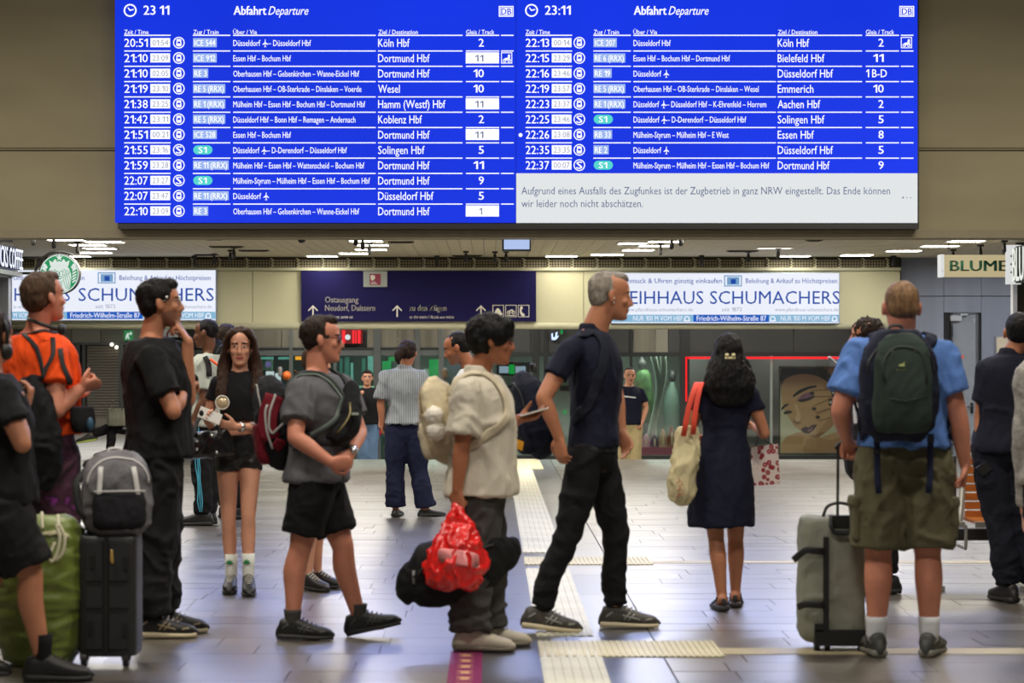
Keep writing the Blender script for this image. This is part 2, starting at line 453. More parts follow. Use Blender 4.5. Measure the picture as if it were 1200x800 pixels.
# ---- low ceiling: linear panels
M_CEIL = mat('ceiling_panel', (196, 188, 164), .6, noise_amt=.04, noise_scale=2)
c = MB(); c.box((-11, YC0 + .3, ZC + .02), (11, 46, ZC + .25)); struct('ceiling', c, mat('ceiling_void', (70, 66, 58), .9)); CE = bpy.data.objects['ceiling']
pm = MB(); pm.box((-.0725, -3.45, 0), (.0725, 3.45, .02))
pmm = pm.mesh('panel_mesh'); pmm.materials.append(M_CEIL)
for i in range(112):
    o = bpy.data.objects.new('ceiling_panel', pmm); SC.collection.objects.link(o); o.parent = CE
    o.location = (-8.4 + .15 * i, YC0 + .35 + 3.46, ZC)
# ---- high ceiling and side walls of the hall
c = MB(); c.box((-11, -3, 9), (11, YC0 + .4, 9.2)); struct('ceiling_hall', c, mat('hall_ceiling', (90, 84, 74), .9))
for hl in HALL_LAMPS:
    h = MB(); x_, y_, z_ = hl
    h.box((x_ - 1.25, y_ - .3, z_ + .03), (x_ + 1.25, y_ + .3, z_ + .12)); h.cyl((x_ - 1, y_, z_ + .1), (x_ - 1, y_, 8.99), .01, 6); h.cyl((x_ + 1, y_, z_ + .1), (x_ + 1, y_, 8.99), .01, 6)
    tag(h.build('hall_lamp', mat('lamp_housing', (150, 150, 150), .4), origin=hl), 'grey hanging hall lamp ' + ['left above the travellers near the camera', 'right above the travellers near the camera', 'left above the middle of the hall', 'right above the middle of the hall', 'closest behind the camera', 'added low left to brighten the concrete wall', 'added low right to brighten the concrete wall'][HALL_LAMPS.index(hl)], 'lamp', 'hall lamps')
w = MB(); w.box((-11.2, -3, -.2), (-11, 46, 9)); struct('wall_left', w, mat('side_wall', (120, 112, 96), .8))
w = MB(); w.box((11, -3, -.2), (11.2, 46, 9)); struct('wall_right', w, mat('side_wall', (120, 112, 96), .8))
w = MB(); w.box((-11, 46, -1), (11, 46.2, 4)); struct('wall_back', w, mat('back_wall', (60, 58, 54), .8))
# ---- fascia band with grille, under the ceiling
YF = 31.2
fz0 = P(0, 385, YF).z; fz1 = P(0, 314, YF).z
fx0 = P(-60, 0, YF).x; fx1 = P(1055, 0, YF).x
fa_ = MB(); fa_.box((fx0, YF + .06, fz0), (fx1, YF + .3, ZC))
FAS = struct('wall_fascia', fa_, mat('fascia_dark', (52, 50, 44), .8), origin=(0, YF, fz0))
M_FAS = mat('fascia_panel', (192, 189, 156), .5, noise_amt=.03, noise_scale=.8)
seams = [-60, 60, 175, 296, 412, 528, 684, 800, 915, 1055]
for a, b in zip(seams[:-1], seams[1:]):
    q = MB(); xa, xb = P(a, 0, YF).x, P(b, 0, YF).x
    q.box((xa + .004, YF, P(0, 378, YF).z), (xb - .004, YF + .08, P(0, 317.5, YF).z))
    q.build('fascia_panel', M_FAS, FAS)
q = MB(); q.box((fx0, YF - .05, P(0, 317, YF).z), (fx1, YF + .06, P(0, 313.5, YF).z)); q.build('ledge', mat('ledge_pale', (186, 184, 158), .5), FAS)
q = MB(); q.limb([(fx0, YF + .02, P(0, 381.6, YF).z), (fx1, YF + .02, P(0, 381.6, YF).z)], [.048, .048], 16, 1, r0=False, r1=False); q.build('bullnose', mat('ledge_pale2', (190, 188, 160), .45), FAS, smooth=True)
# grille boxes between wavy brackets
def grille_mat():
    m = bpy.data.materials.new('grille_mesh'); m.use_nodes = True; nt = m.node_tree; N = nt.nodes; L = nt.links; b = N['Principled BSDF']
    tc = N.new('ShaderNodeTexCoord'); mp = N.new('ShaderNodeMapping'); mp.inputs['Rotation'].default_value = (0, math.radians(45), 0); mp.inputs['Scale'].default_value = (36, 36, 36)
    L.new(tc.outputs['Object'], mp.inputs[0]); ck = N.new('ShaderNodeTexChecker'); ck.inputs['Scale'].default_value = 1
    ck.inputs[1].default_value = lin((150, 140, 112)) + (1,); ck.inputs[2].default_value = lin((52, 46, 36)) + (1,)
    L.new(mp.outputs[0], ck.inputs[0]); L.new(ck.outputs[0], b.inputs['Base Color']); b.inputs['Roughness'].default_value = .6
    return m
M_GR = grille_mat()
gx = [12, 42, 71, 100, 131, 163, 196, 226, 258, 290, 319.5, 349.5, 379, 409, 438.5, 468, 497.6, 526.7, 556, 585, 614, 643, 671.5, 700, 729, 757, 786, 814, 843, 871, 900, 927.5, 955.5, 984, 1012, 1040]
for i, a in enumerate(gx):
    if i + 1 < len(gx):
        q = MB(); q.pbox(a + 2, 304.5, gx[i + 1] - 2, 313, YF + .03, .02); q.build('grille_panel', M_GR, FAS)
    q = MB()
    xs = P(a, 0, YF).x; z0 = P(0, 313, YF).z; z1 = P(0, 303.5, YF).z
    pts = [(xs + (.014 if j % 2 else -.014), YF - .02, z0 + (z1 - z0) * j / 6) for j in range(7)]
    q.limb(pts, [(.013, .03)] * 7, 8, 2); q.build('grille_bracket', mat('bracket_pale', (186, 182, 152), .5), FAS, smooth=True)
# ---- ceiling fixtures
M_LAMP = mat('lamp_glow', (255, 248, 232), emit=20)
M_LAMPD = mat('lamp_dim', (255, 248, 232), emit=1.6)
M_BLK = mat('black_metal', (26, 25, 24), .45)
M_WHT = mat('white_metal', (215, 215, 210), .4)
def zpix_Y(y): return min(30.8, F * (ZC - HC) / (CY - y))
def sector(px):
    return 'left' if px < 300 else ('centre' if px < 560 else ('right of the small monitor' if px < 960 else 'far right'))
lamps = [(22, 70, 272), (80, 125, 274.5), (56, 98, 280), (101, 144, 282.5), (83, 123, 286), (99, 135, 290), (93, 130, 295), (75, 105, 300.3), (360, 395, 301), (400, 442, 273.7),
         (410, 448, 281.5), (416, 455, 286.2), (417, 453, 291.5), (398, 433, 296), (640, 676, 302), (693, 730, 297.5), (730, 766, 292), (749, 786, 287), (760, 800, 282.2), (725, 757, 284.3),
         (736, 779, 277.8), (772, 797, 274), (801, 837, 271.8), (888, 927, 290), (913, 948, 302), (986, 1022, 298), (1040, 1078, 293), (1081, 1122, 287.5), (1112, 1152, 281.6),
         (1104, 1116, 278), (1143, 1188, 274.5)]
def ordword(n): return ['nearest', 'second nearest', 'third nearest', 'fourth nearest', 'fifth nearest', 'sixth nearest', 'seventh nearest', 'eighth nearest', 'ninth nearest', 'tenth nearest', 'eleventh nearest', 'twelfth nearest', 'thirteenth nearest'][n]
def clus(px): return 'over the left sign' if px < 250 else 'left of the monitor' if px < 590 else 'right of the monitor' if px < 860 else 'near the flower sign'
cnt = {}
for (a, b, yy) in sorted(lamps, key=lambda q: q[2]):
    Yl = zpix_Y(yy); xa, xb = P(a, 0, Yl).x, P(b, 0, Yl).x; d = .17
    k_ = clus((a + b) / 2); cnt[k_] = cnt.get(k_, -1) + 1
    r = root('ceiling_light', ((xa + xb) / 2, Yl, ZC), 'recessed white ceiling light %s, %s of its group' % (k_, ordword(cnt[k_])), 'light', 'recessed ceiling lights')
    q = MB(); q.box((xa, Yl - d, ZC - .012), (xb, Yl + d, ZC - .002)); q.build('diffuser', M_LAMPD if (b - a < 15 or yy == 290 and a == 888) else M_LAMP, r)
    q = MB(); e = .02
    q.box((xa - e, Yl - d - e, ZC - .014), (xb + e, Yl - d, ZC - .001)); q.box((xa - e, Yl + d, ZC - .014), (xb + e, Yl + d + e, ZC - .001))
    q.box((xa - e, Yl - d, ZC - .014), (xa, Yl + d, ZC - .001)); q.box((xb, Yl - d, ZC - .014), (xb + e, Yl + d, ZC - .001)); q.build('frame', M_WHT, r)
slots = [(463, 505, 277), (530, 565, 299), (440, 467, 271.8), (246, 285, 288.5), (280, 315, 293), (228, 256, 298), (455, 485, 283), (945, 963, 281), (240, 262, 279.5), (852, 888, 293.5), (533, 560, 302)]
cnt = {}
for (a, b, yy) in sorted(slots, key=lambda q: q[2]):
    Yl = zpix_Y(yy); xa, xb = P(a, 0, Yl).x, P(b, 0, Yl).x
    k_ = clus((a + b) / 2); cnt[k_] = cnt.get(k_, -1) + 1
    q = MB(); q.box((xa, Yl - .09, ZC - .012), (xb, Yl + .09, ZC)); q.box((xa + .03, Yl - .05, ZC - .02), (xb - .03, Yl + .05, ZC - .012))
    tag(q.build('ceiling_slot', mat('slot_dark', (62, 56, 46), .7), origin=((xa + xb) / 2, Yl, ZC)), 'dark unlit ceiling slot %s, %s of its group' % (clus((a + b) / 2), ordword(cnt[k_])), 'vent', 'unlit ceiling slots')
spots = [(39, 272), (63, 276), (91, 282.5), (274, 289), (270, 292.5), (251, 297), (228, 300.3), (417, 272.5), (425, 278), (433, 284), (546, 294), (512, 301), (580, 294.5), (593, 294),
         (798, 272.5), (787, 277), (774, 284.5), (822, 299), (877, 294), (912, 290), (1117, 292), (1149, 286.5), (1177, 281.5), (1047, 301)]
cnt = {}
for (px, yy) in sorted(spots, key=lambda q: q[1]):
    Yl = zpix_Y(yy); x = P(px, 0, Yl).x; k_ = clus(px); cnt[k_] = cnt.get(k_, -1) + 1
    r = root('ceiling_spotlight', (x, Yl, ZC), 'black ceiling spotlight %s, %s of its group' % (k_, ordword(cnt[k_])), 'spotlight', 'ceiling spotlights')
    q = MB(); q.box((x - .035, Yl - .035, ZC - .025), (x + .035, Yl + .035, ZC)); q.build('mount', M_BLK, r)
    q = MB(); q.cyl((x, Yl, ZC - .02), (x, Yl, ZC - .05), .009, 8); q.build('stem', M_BLK, r)
    q = MB(); q.limb([(x, Yl, ZC - .045), (x, Yl + .005, ZC - .09), (x, Yl + .01, ZC - .125)], [.018, .025, .027], 12, 1); q.build('lamp_head', M_BLK, r, smooth=True)
# dome camera and the small hanging monitor
r = root('dome_camera', P(353.5, 262, YC0 + .55), 'small security camera with black dome under the ceiling, below the board', 'camera')
x = r.location.x; yq = r.location.y
q = MB(); q.box((x - .065, yq - .06, ZC - .05), (x + .065, yq + .06, ZC)); q.build('mount', mat('cam_grey', (120, 120, 118), .5), r)
q = MB(); q.limb([(x, yq, ZC - .055), (x, yq, ZC - .085)], [.047, .047], 16, 1, r0=False, r1=False); q.build('housing', M_WHT, r)
q = MB(); q.ell((x, yq, ZC - .085), (.046, 0, 0), (0, .046, 0), (0, 0, .045)); q.build('dome', mat('dome_black', (12, 12, 12), .1), r, smooth=True)
Ym = 24.6
r = root('small_monitor', P(605.5, 294, Ym), 'small hanging monitor with pale blue screen under the departure board', 'monitor')
q = MB(); q.pbox(588.5, 271.5, 622, 294, Ym, .12); q.build('housing', mat('monitor_case', (38, 42, 52), .4), r)
q = MB(); q.pbox(590.5, 276.5, 620.5, 292, Ym - .006, .006); q.build('screen', mat('monitor_screen', (184, 204, 246), emit=.9), r)
q = MB(); q.pbox(590.5, 272.6, 620.5, 275.6, Ym - .004, .004); q.build('label_strip', mat('label_dark', (24, 24, 26), .6), r)
q = MB()
for i in range(12): rect(q, 592 + i * 2.3, 273.4, 593.6 + i * 2.3, 274.9, Ym - .006, 0)
q.build('label_lettering', mat('label_grey', (150, 150, 150), .6), r)
for px in (597, 614):
    q = MB(); q.cyl(P(px, 272, Ym + .06), (P(px, 272, Ym + .06).x, Ym + .06, ZC), .012, 8); q.build('hanger', M_BLK, r)

# ================================================================ DEPARTURE BOARD
YB = YC0 - .22
BR = root('departure_board', P(605, 262, YB), 'wide blue electronic departure board with white train rows high on the concrete wall', 'departure board')
M_SCR = mat('board_blue', (17, 52, 224), emit=1.05, noise_amt=.10, noise_scale=.35)
M_W = mat('board_white', (246, 248, 255), emit=1.15)
M_LB = mat('board_pale_blue', (158, 184, 240), emit=1.0)
M_TQ = mat('board_turquoise', (86, 214, 206), emit=1.0)
M_GT = mat('board_grey_text', (150, 154, 170), emit=1.0)
M_NT = mat('board_notice_text', (98, 108, 142), emit=1.0)
M_NW = mat('board_notice', (228, 232, 234), emit=.97)
BM = [M_W, M_LB, M_TQ, M_GT, M_SCR, M_NT]
q = MB(); q.pbox(138, -60, 1077, 268, YB + .02, .18); q.build('housing', mat('board_case', (44, 41, 38), .6), BR)
q = MB(); q.pbox(134.8, -60, 604.6, 260.8, YB, .02); q.build('screen', M_SCR, BR)
q = MB(); q.pbox(605.0, -60, 1075.2, 203.0, YB, .02); q.build('screen', M_SCR, BR)
q = MB(); q.pbox(605.0, 203.0, 1075.2, 261.0, YB, .02); q.build('notice_panel', M_NW, BR)['label'] = 'white notice panel under the right column'
YT = YB - .003
LEFT = [("20:51", "01:54", 't', "ICE 544", 254, "Düsseldorf @– Düsseldorf Hbf", 364.5, "Köln Hbf", 480, "2", 0), ("21:10", "23:09", 't', "ICE 912", 254, "Essen Hbf – Bochum Hbf", 341, "Dortmund Hbf", 503.5, "11", 3),
        ("21:10", "02:05", 't', "RE 3", 244, "Oberhausen Hbf – Gelsenkirchen – Wanne-Eickel Hbf", 421, "Dortmund Hbf", 503.5, "10", 0), ("21:19", "23:10", 't', "RE 5 (RRX)", 264, "Oberhausen Hbf – OB-Sterkrade – Dinslaken – Voerde", 423.5, "Wesel", 468.5, "10", 0),
        ("21:38", "23:25", 't', "RE 1 (RRX)", 264, "Mülheim Hbf – Essen Hbf – Bochum Hbf – Dortmund Hbf", 428, "Hamm (Westf) Hbf", 522, "11", 1), ("21:42", "23:11", 't', "RE 5 (RRX)", 264, "Düsseldorf Hbf – Bonn Hbf – Remagen – Andernach", 416.5, "Koblenz Hbf", 494.5, "2", 0),
        ("21:51", "00:21", 't', "ICE 528", 254, "Essen Hbf – Bochum Hbf", 341, "Dortmund Hbf", 503.5, "11", 1), ("21:55", "23:16", 's', "S1", 249, "Düsseldorf @– D-Derendorf – Düsseldorf Hbf", 406.5, "Solingen Hbf", 497.5, "5", 0),
        ("21:59", "23:28", 't', "RE 11 (RRX)", 268, "Mülheim Hbf – Essen Hbf – Wattenscheid – Bochum Hbf", 427, "Dortmund Hbf", 503.5, "11", 0), ("22:07", "23:27", 's', "S1", 249, "Mülheim-Styrum – Mülheim Hbf – Essen Hbf – Bochum Hbf", 433.5, "Dortmund Hbf", 503.5, "9", 0),
        ("22:07", "23:47", 't', "RE 11 (RRX)", 268, "Düsseldorf @", 315, "Düsseldorf Hbf", 508, "5", 0), ("22:10", "23:09", 't', "RE 3", 244, "Oberhausen Hbf – Gelsenkirchen – Wanne-Eickel Hbf", 421, "Dortmund Hbf", 503.5, "1", 1)]
RIGHT = [("22:13", "00:14", 't', "ICE 207", 253.5, "Düsseldorf Hbf", 317, "Köln Hbf", 480, "2", 2), ("22:15", "23:29", 't', "RE 6 (RRX)", 263.5, "Essen Hbf – Bochum Hbf – Dortmund Hbf", 386.5, "Bielefeld Hbf", 498, "11", 0),
         ("22:16", "23:46", 't', "RE 19", 247.5, "Düsseldorf @", 315, "Düsseldorf Hbf", 508, "1 B-D", 0), ("22:19", "23:57", 't', "RE 5 (RRX)", 263.5, "Oberhausen Hbf – OB-Sterkrade – Dinslaken – Wesel", 420, "Emmerich", 485, "10", 0),
         ("22:23", "23:37", 't', "RE 1 (RRX)", 263.5, "Düsseldorf @– Düsseldorf Hbf – K-Ehrenfeld – Horrem", 429, "Aachen Hbf", 493, "2", 0), ("22:25", "23:46", 's', "S1", 248.5, "Düsseldorf @– D-Derendorf – Düsseldorf Hbf", 405.5, "Solingen Hbf", 498, "5", 0),
         ("22:26", "23:08", 't', "RB 33", 248, "Mülheim-Styrum – Mülheim Hbf – E West", 385, "Essen Hbf", 485.6, "8", 4), ("22:35", "23:35", 't', "RE 2", 244, "Düsseldorf @", 315, "Düsseldorf Hbf", 508, "5", 0),
         ("22:37", "00:07", 's', "S1", 248.5, "Mülheim-Styrum – Mülheim Hbf – Essen Hbf – Bochum Hbf", 432.5, "Dortmund Hbf", 504, "9", 0)]
def bike(mb, x0, y0, c):
    frame_rect(mb, x0, y0, x0 + 13, y0 + 13, .9, YT, 0)
    circ(mb, x0 + 4, y0 + 9.6, 2.1, YT, 0, 12, 1.2); circ(mb, x0 + 9.4, y0 + 9.6, 2.1, YT, 0, 12, 1.2)
    mb.poly([(x0 + 3.6, y0 + 9.8), (x0 + 4.4, y0 + 6.8), (x0 + 7.8, y0 + 6.2), (x0 + 8.2, y0 + 2.6), (x0 + 10.6, y0 + 2.6), (x0 + 10.2, y0 + 9.8), (x0 + 8.8, y0 + 9.0), (x0 + 7.6, y0 + 8.2), (x0 + 5.8, y0 + 9.8)], YT, 0)
for side, rows in ((0, LEFT), (1, RIGHT)):
    def X(x): # left-board column to this board's column
        if not side: return x
        for a, b, c, d in ((0, 202, 470.4, 0), (202, 271, 469.3, 0), (271, 442, 469.0, 0), (442, 544, 468.2, 0), (544, 700, 468.5, 0)):
            if x < b: return x + c
    hd = MB()
    circ(hd, X(152.5), 12.2, 7.6, YT, 0, 28, 5.9); hd.poly([(X(151.8), 12.6), (X(149.4), 9.2), (X(150.4), 8.6), (X(152.6), 11.3), (X(156.6), 10.4), (X(156.8), 11.6), (X(152.6), 12.9)], YT, 0)
    put_text(hd, '23 11' if not side else '23:11', X(168.3), X(198.3), 17.2, 10.6, YT, 0, .012)
    put_text(hd, 'Abfahrt', X(274), X(312), 17.3, 10.2, YT, 0, .02); put_text(hd, 'Departure', X(314.3), X(361.4), 17.3, 10.0, YT, 0, .004, .35)
    lx = 584.5 if not side else 1054.0
    rect(hd, lx, 7.0, lx + 17.3, 19.6, YT, 0); frame_rect(hd, lx + 1.2, 8.2, lx + 16.1, 18.4, .7, YT - .001, 4); put_text(hd, 'DB', lx + 3, lx + 14.6, 17, 7.2, YT - .001, 4, .02)
    for s_, a, b in (('Zeit / Time', 145.6, 174), ('Zug / Train', 226.6, 256), ('Über / Via', 273.2, 301), ('Ziel / Destination', 443.5, 489.6), ('Gleis / Track', 546.2, 579.3)):
        put_text(hd, s_, X(a), X(b), 40.1, 5.2, YT, 0, .006)
    for a, b in ((145.5, 200), (226, 270), (273.2, 440.3), (443, 542), (546, 585), (587.2, 602)): rect(hd, X(a), 40.7, X(b), 42.0, YT, 0)
    hd.build('heading_lettering', BM, BR)
    for i, (tm, nt_, ic, tr, tx, via, vx, dst, dx, gl, fl_) in enumerate(rows):
        m = MB(); cy = 50.0 + 17.93 * i
        put_text(m, tm, X(145.7), X(173.2), cy + 4.9, 9.6, YT, 0, .006)
        rect(m, X(176.2), cy - 5.4, X(199.3), cy + 5.2, YT, 0); put_text(m, nt_, X(178.6), X(197.2), cy + 3.3, 6.6, YT - .001, 3, 0)
        circ(m, X(209.6), cy, 6.8, YT, 0, 24, 5.6)
        if ic == 't':
            m.poly([(X(207), cy - 4.2), (X(212.2), cy - 4.2), (X(212.8), cy + 2.6), (X(211.6), cy + 4.2), (X(207.6), cy + 4.2), (X(206.4), cy + 2.6)], YT, 0)
            rect(m, X(207.9), cy - 1.4, X(211.3), cy + .9, YT - .001, 4)
        else: put_text(m, 'S', X(206.4), X(212.8), cy + 4.2, 8.4, YT, 0, .03)
        if tr == 'S1':
            c0, c1 = X(226.4) + 5.3, X(249) - 5.3
            pts = [(c0 - 5.3 * math.sin(a), cy - 5.3 * math.cos(a)) for a in np.linspace(0, math.pi, 9)] + [(c1 + 5.3 * math.sin(a), cy + 5.3 * math.cos(a)) for a in np.linspace(0, math.pi, 9)]
            m.poly(pts, YT, 2); put_text(m, 'S1', X(232.5), X(242.2), cy + 3.5, 6.8, YT - .001, 0, .01)
        else:
            rect(m, X(226.2), cy - 5.4, X(tx), cy + 5.3, YT, 1); put_text(m, tr, X(227.8), X(tx - 1.8), cy + 3.7, 7.0, YT - .001, 0, .012)
        put_text(m, via, X(273.4), X(vx), cy + 3.9, 7.0, YT, 0, .004)
        put_text(m, dst, X(443.2), X(dx), cy + 4.9, 9.4, YT, 0, .004)
        if fl_ in (1, 3): rect(m, X(545.8), cy - 6.6, X(584.8), cy + 6.4, YT, 0); put_text(m, gl, X(561.5 if len(gl) == 1 else 556.5), X(565 if len(gl) == 1 else 566.5), cy + 4.1, 7.6, YT - .001, 5, -.006)
        elif len(gl) > 2: put_text(m, gl, X(546.4), X(570.8), cy + 4.6, 9.2, YT, 0, .006)
        else: put_text(m, gl, X(561 if len(gl) == 1 else 554.8), X(567), cy + 4.6, 9.2, YT, 0, .01)
        if fl_ in (2, 3): bike(m, X(587.2), cy - 6.6, 0)
        if fl_ == 4: circ(m, 610, cy + .6, 2.3, YT, 0, 12)
        if not side and i < 11 or side and i < 8:
            for a, b in ((145.5, 200), (226, 270), (273.2, 440.3), (443, 542), (546, 585), (587.2, 602)): rect(m, X(a), cy + 9.1, X(b), cy + 10.35, YT, 0)
        m.build('departure_row', BM, BR)
m = MB()
put_text(m, 'Aufgrund eines Ausfalls des Zugfunkes ist der Zugbetrieb in ganz NRW eingestellt. Das Ende können', 611, 1043, 227.6, 8.6, YT, 5, -.004)
put_text(m, 'wir leider noch nicht abschätzen.', 611, 753.5, 242.6, 8.6, YT, 5, -.004)
rect(m, 1057.3, 230.6, 1059.2, 232.4, YT, 5); rect(m, 1062, 231, 1063.6, 232.2, YT, 3); rect(m, 1066.4, 231, 1068, 232.2, YT, 3)
m.build('notice_lettering', BM, BR)

# ================================================================ SIGNS ON THE FASCIA
M_SW = mat('sign_glow_white', (236, 240, 252), emit=1.0, noise_amt=.05, noise_scale=.8); M_SB = mat('sign_blue', (20, 74, 170), emit=.9); M_SG = mat('sign_grey', (160, 170, 190), emit=.9)
M_SBB = mat('sign_bar_blue', (16, 92, 196), emit=.9); M_SLB = mat('sign_bar_pale', (140, 190, 222), emit=.9); M_SMB = mat('sign_mid_blue', (120, 164, 206), emit=.9)
SM = [M_SW, M_SB, M_SG, M_SBB, M_SLB, M_SMB]
def shop_sign(o, w, yc0, label, x0):
    """o = pixel column where the wording 'LEIHHAUS' starts"""
    Ys = YF - .12
    r = root('light_sign', P((x0 + w) / 2, 378, Ys), label, 'sign')
    q = MB(); q.pbox(x0, yc0 - .6, w, yc0 + 59, Ys + .002, .115); q.build('housing', mat('sign_case', (150, 165, 190), .4), r)
    q = MB(); q.pbox(x0 + 1, yc0, w - 1, yc0 + 58.3, Ys - .002, .004); q.build('light_panel', M_SW, r)
    m = MB(); Z = Ys - .006; y = yc0
    def T(s, a, b, base, cap, mi, bold=0, ZZ=None):
        if o + a < x0: return
        put_text(m, s, o + a, o + b, base, cap, ZZ or Z, mi, bold)
    full = x0 < o
    if full:
        T('Schmuck & Uhren günstig einkaufen', 0, 118, y + 11.6, 5.6, 1, .002)
        T('LEIHHAUS SCHUMACHERS', 0, 256, y + 36, 15.0, 1, -.014)
        T('www.pfandhaus-schumachers.de', 2, 84, y + 44.6, 4, 2)
    else:
        k = [('Uhren', 16, 35), ('einkaufen', 76, 98)]
        put_text(m, 'Uhren', 15.8, 35.5, y + 11.6, 5.6, Z, 1, .002); put_text(m, 'einkaufen', 70, 99, y + 11.6, 5.6, Z, 1, .002)
        put_text(m, 'HHAUS', 17, 82, y + 36, 15.0, Z, 1, -.014); put_text(m, 'SCHUMACHERS', 92, 250.5, y + 36, 15.0, Z, 1, -.014)
        put_text(m, 's-schumachers.de', 16, 76, y + 44.6, 4, Z, 2)
    frame_rect(m, o + 120.5, y + 2.5, o + 141.5, y + 15.5, 1.3, Z, 5); rect(m, o + 124, y + 4.6, o + 138.4, y + 13.6, Z, 5); rect(m, o + 128.4, y + 6.8, o + 134.4, y + 12.4, Z - .001, 1)
    T('Beleihung & Ankauf zu Höchstpreisen', 146, 253, y + 11.6, 5.6, 1, .002)
    T('seit 1873', 118, 141, y + 44.6, 4.6, 2); T('www.pfandhaus-schumachers.de', 180, 254, y + 44.6, 4, 2)
    rect(m, x0 + 1, y + 48.6, w - 1, y + 57.2, Z, 4); rect(m, o + 84.5, y + 48.6, o + 173, y + 57.2, Z - .001, 3)
    T('Friedrich-Wilhelm-Straße 87', 88.5, 170, y + 55.6, 5.8, 0, .01, Z - .002)
    T('NUR 100 M VOM HBF', 14, 72, y + 55.6, 5.6, 0, .006, Z - .002); T('NUR 100 M VOM HBF', 187, 245, y + 55.6, 5.6, 0, .006, Z - .002)
    if not full: put_text(m, 'M VOM HBF', 16, 46, y + 55.6, 5.6, Z - .002, 0, .006)
    for hx in (77, 177.5, 250):
        if o + hx > x0: circ(m, o + hx, y + 53.4, 3.4, Z - .002, 0, 14, 2.0); rect(m, o + hx - 3.6, y + 54.6, o + hx - 1.4, y + 56.4, Z - .002, 0); rect(m, o + hx + 1.4, y + 54.6, o + hx + 3.6, y + 56.4, Z - .002, 0)
    m.build('lettering', SM, r)
shop_sign(-6, 253.5, 316.5, 'white lit pawn shop sign behind the man in the orange shirt', 13)
shop_sign(728, 984, 320, 'white lit pawn shop sign above the woman in the navy dress', 716)
Yn = YF - .08
r = root('direction_sign', P(490, 377, Yn), 'dark blue hanging direction sign with white arrows to exit and trains', 'sign')
M_NV = mat('sign_navy', (24, 20, 72), .7, spec=.15); M_NL = mat('sign_letter', (216, 212, 200), .5); M_NR = mat('sign_dark_red', (136, 26, 60), .5); M_NP = mat('sign_plate', (150, 156, 150), .5)
q = MB(); q.pbox(353, 317.5, 628.3, 376.5, Yn, .07); q.build('panel', M_NV, r)
m = MB(); Z = Yn - .004
put_text(m, 'Ostausgang', 381, 420, 354.3, 6.8, Z, 0, .012); put_text(m, 'Neudorf, Duissern', 381, 439.5, 364, 6.8, Z, 0, .012); put_text(m, 'to the east, sortie est', 381, 413.8, 373, 3.6, Z, 0, 0, .3)
put_text(m, 'zu den Zügen', 479.6, 523.2, 364, 6.8, Z, 0, .012); put_text(m, 'to the trains / Accès aux trains', 480, 532, 373, 3.6, Z, 0, 0, .3)
for ax, ay in ((366.8, 357.5), (465.4, 357.5), (563.6, 357.5)):
    m.poly([(ax, ay), (ax + 5.8, ay + 5.8), (ax + 5.0, ay + 7.0), (ax + .8, ay + 2.9), (ax + .8, ay + 13.6), (ax - .8, ay + 13.6), (ax - .8, ay + 2.9), (ax - 5.0, ay + 7.0), (ax - 5.8, ay + 5.8)], Z, 0)
for bx in (577.3, 592.2, 607.0): frame_rect(m, bx, 357.2, bx + 13.2, 371.4, .7, Z, 0)
m.poly([(580, 369), (581, 363), (584, 361), (587, 365), (588.5, 369)], Z, 0, True)
circ(m, 596.2, 366, 2.2, Z, 0, 12, 1.3); circ(m, 601.6, 366, 2.2, Z, 0, 12, 1.3); m.poly([(596, 366.4), (598, 362.6), (600.8, 362.4), (601.8, 366.2), (600.6, 366.2), (600, 364), (598.6, 364), (597, 366.6)], Z, 0); rect(m, 593.8, 369, 603.8, 370, Z, 0)
m.poly([(610, 359), (612, 358.8), (612.6, 361.4), (611.4, 362.6), (611.6, 365.6), (614.6, 368), (614.4, 370.4), (611.6, 370), (609.4, 366.6), (609, 362.4)], Z, 0, True)
m.build('lettering', [M_NL], r)
q = MB(); q.pbox(425.8, 317.6, 453.6, 336, Yn - .03, .03, 0); q.build('plate', M_NP, r)
m = MB(); rect(m, 433.2, 320.8, 446.2, 333.8, Yn - .034, 0); m.poly([(434.6, 322.4), (439, 323), (439.4, 326), (436.6, 328.6), (434.8, 327)], Yn - .036, 1, True); put_text(m, 'Café', 434.6, 440, 331.4, 2, Yn - .036, 1); rect(m, 434.6, 332, 442, 332.6, Yn - .036, 1)
m.build('red_label', [M_NR, M_NL], r)

# ---- round coffee emblem on its bracket, left shop front
YS = 26.6
r = root('emblem_sign', P(69, 345, YS), 'round green and white coffee shop emblem hanging from a black curved bracket', 'sign')
cx, cy_, R = 69.5, 320.8, 23.6
q = MB(); c0 = P(cx, cy_, YS); rr = R * YS / F
q.limb([(c0.x, YS + .0, c0.z), (c0.x, YS + .12, c0.z)], [rr, rr], 40, 1, r0=False, r1=False); q.build('disc', mat('emblem_rim', (30, 34, 32), .4), r)
m = MB(); Z = YS - .004; EG, EW, ED = 0, 1, 2
circ(m, cx, cy_, R - .8, Z, EW, 48); circ(m, cx, cy_, R - 2.0, Z - .001, EG, 48)
z2 = Z - .003
star = [(cx + (4.4 if i % 2 == 0 else 1.8) * math.sin(math.pi * i / 5), cy_ - 19 - (4.4 if i % 2 == 0 else 1.8) * math.cos(math.pi * i / 5)) for i in range(10)]
m.poly(star, z2, EW)
m.poly([(cx - 10.5, cy_ - 9), (cx - 12, cy_ - 16), (cx - 8, cy_ - 13.6), (cx - 5, cy_ - 17.6), (cx - 2, cy_ - 13.8), (cx, cy_ - 15.5), (cx + 2, cy_ - 13.8), (cx + 5, cy_ - 17.6), (cx + 8, cy_ - 13.6), (cx + 12, cy_ - 16), (cx + 10.5, cy_ - 9)], z2, EW)
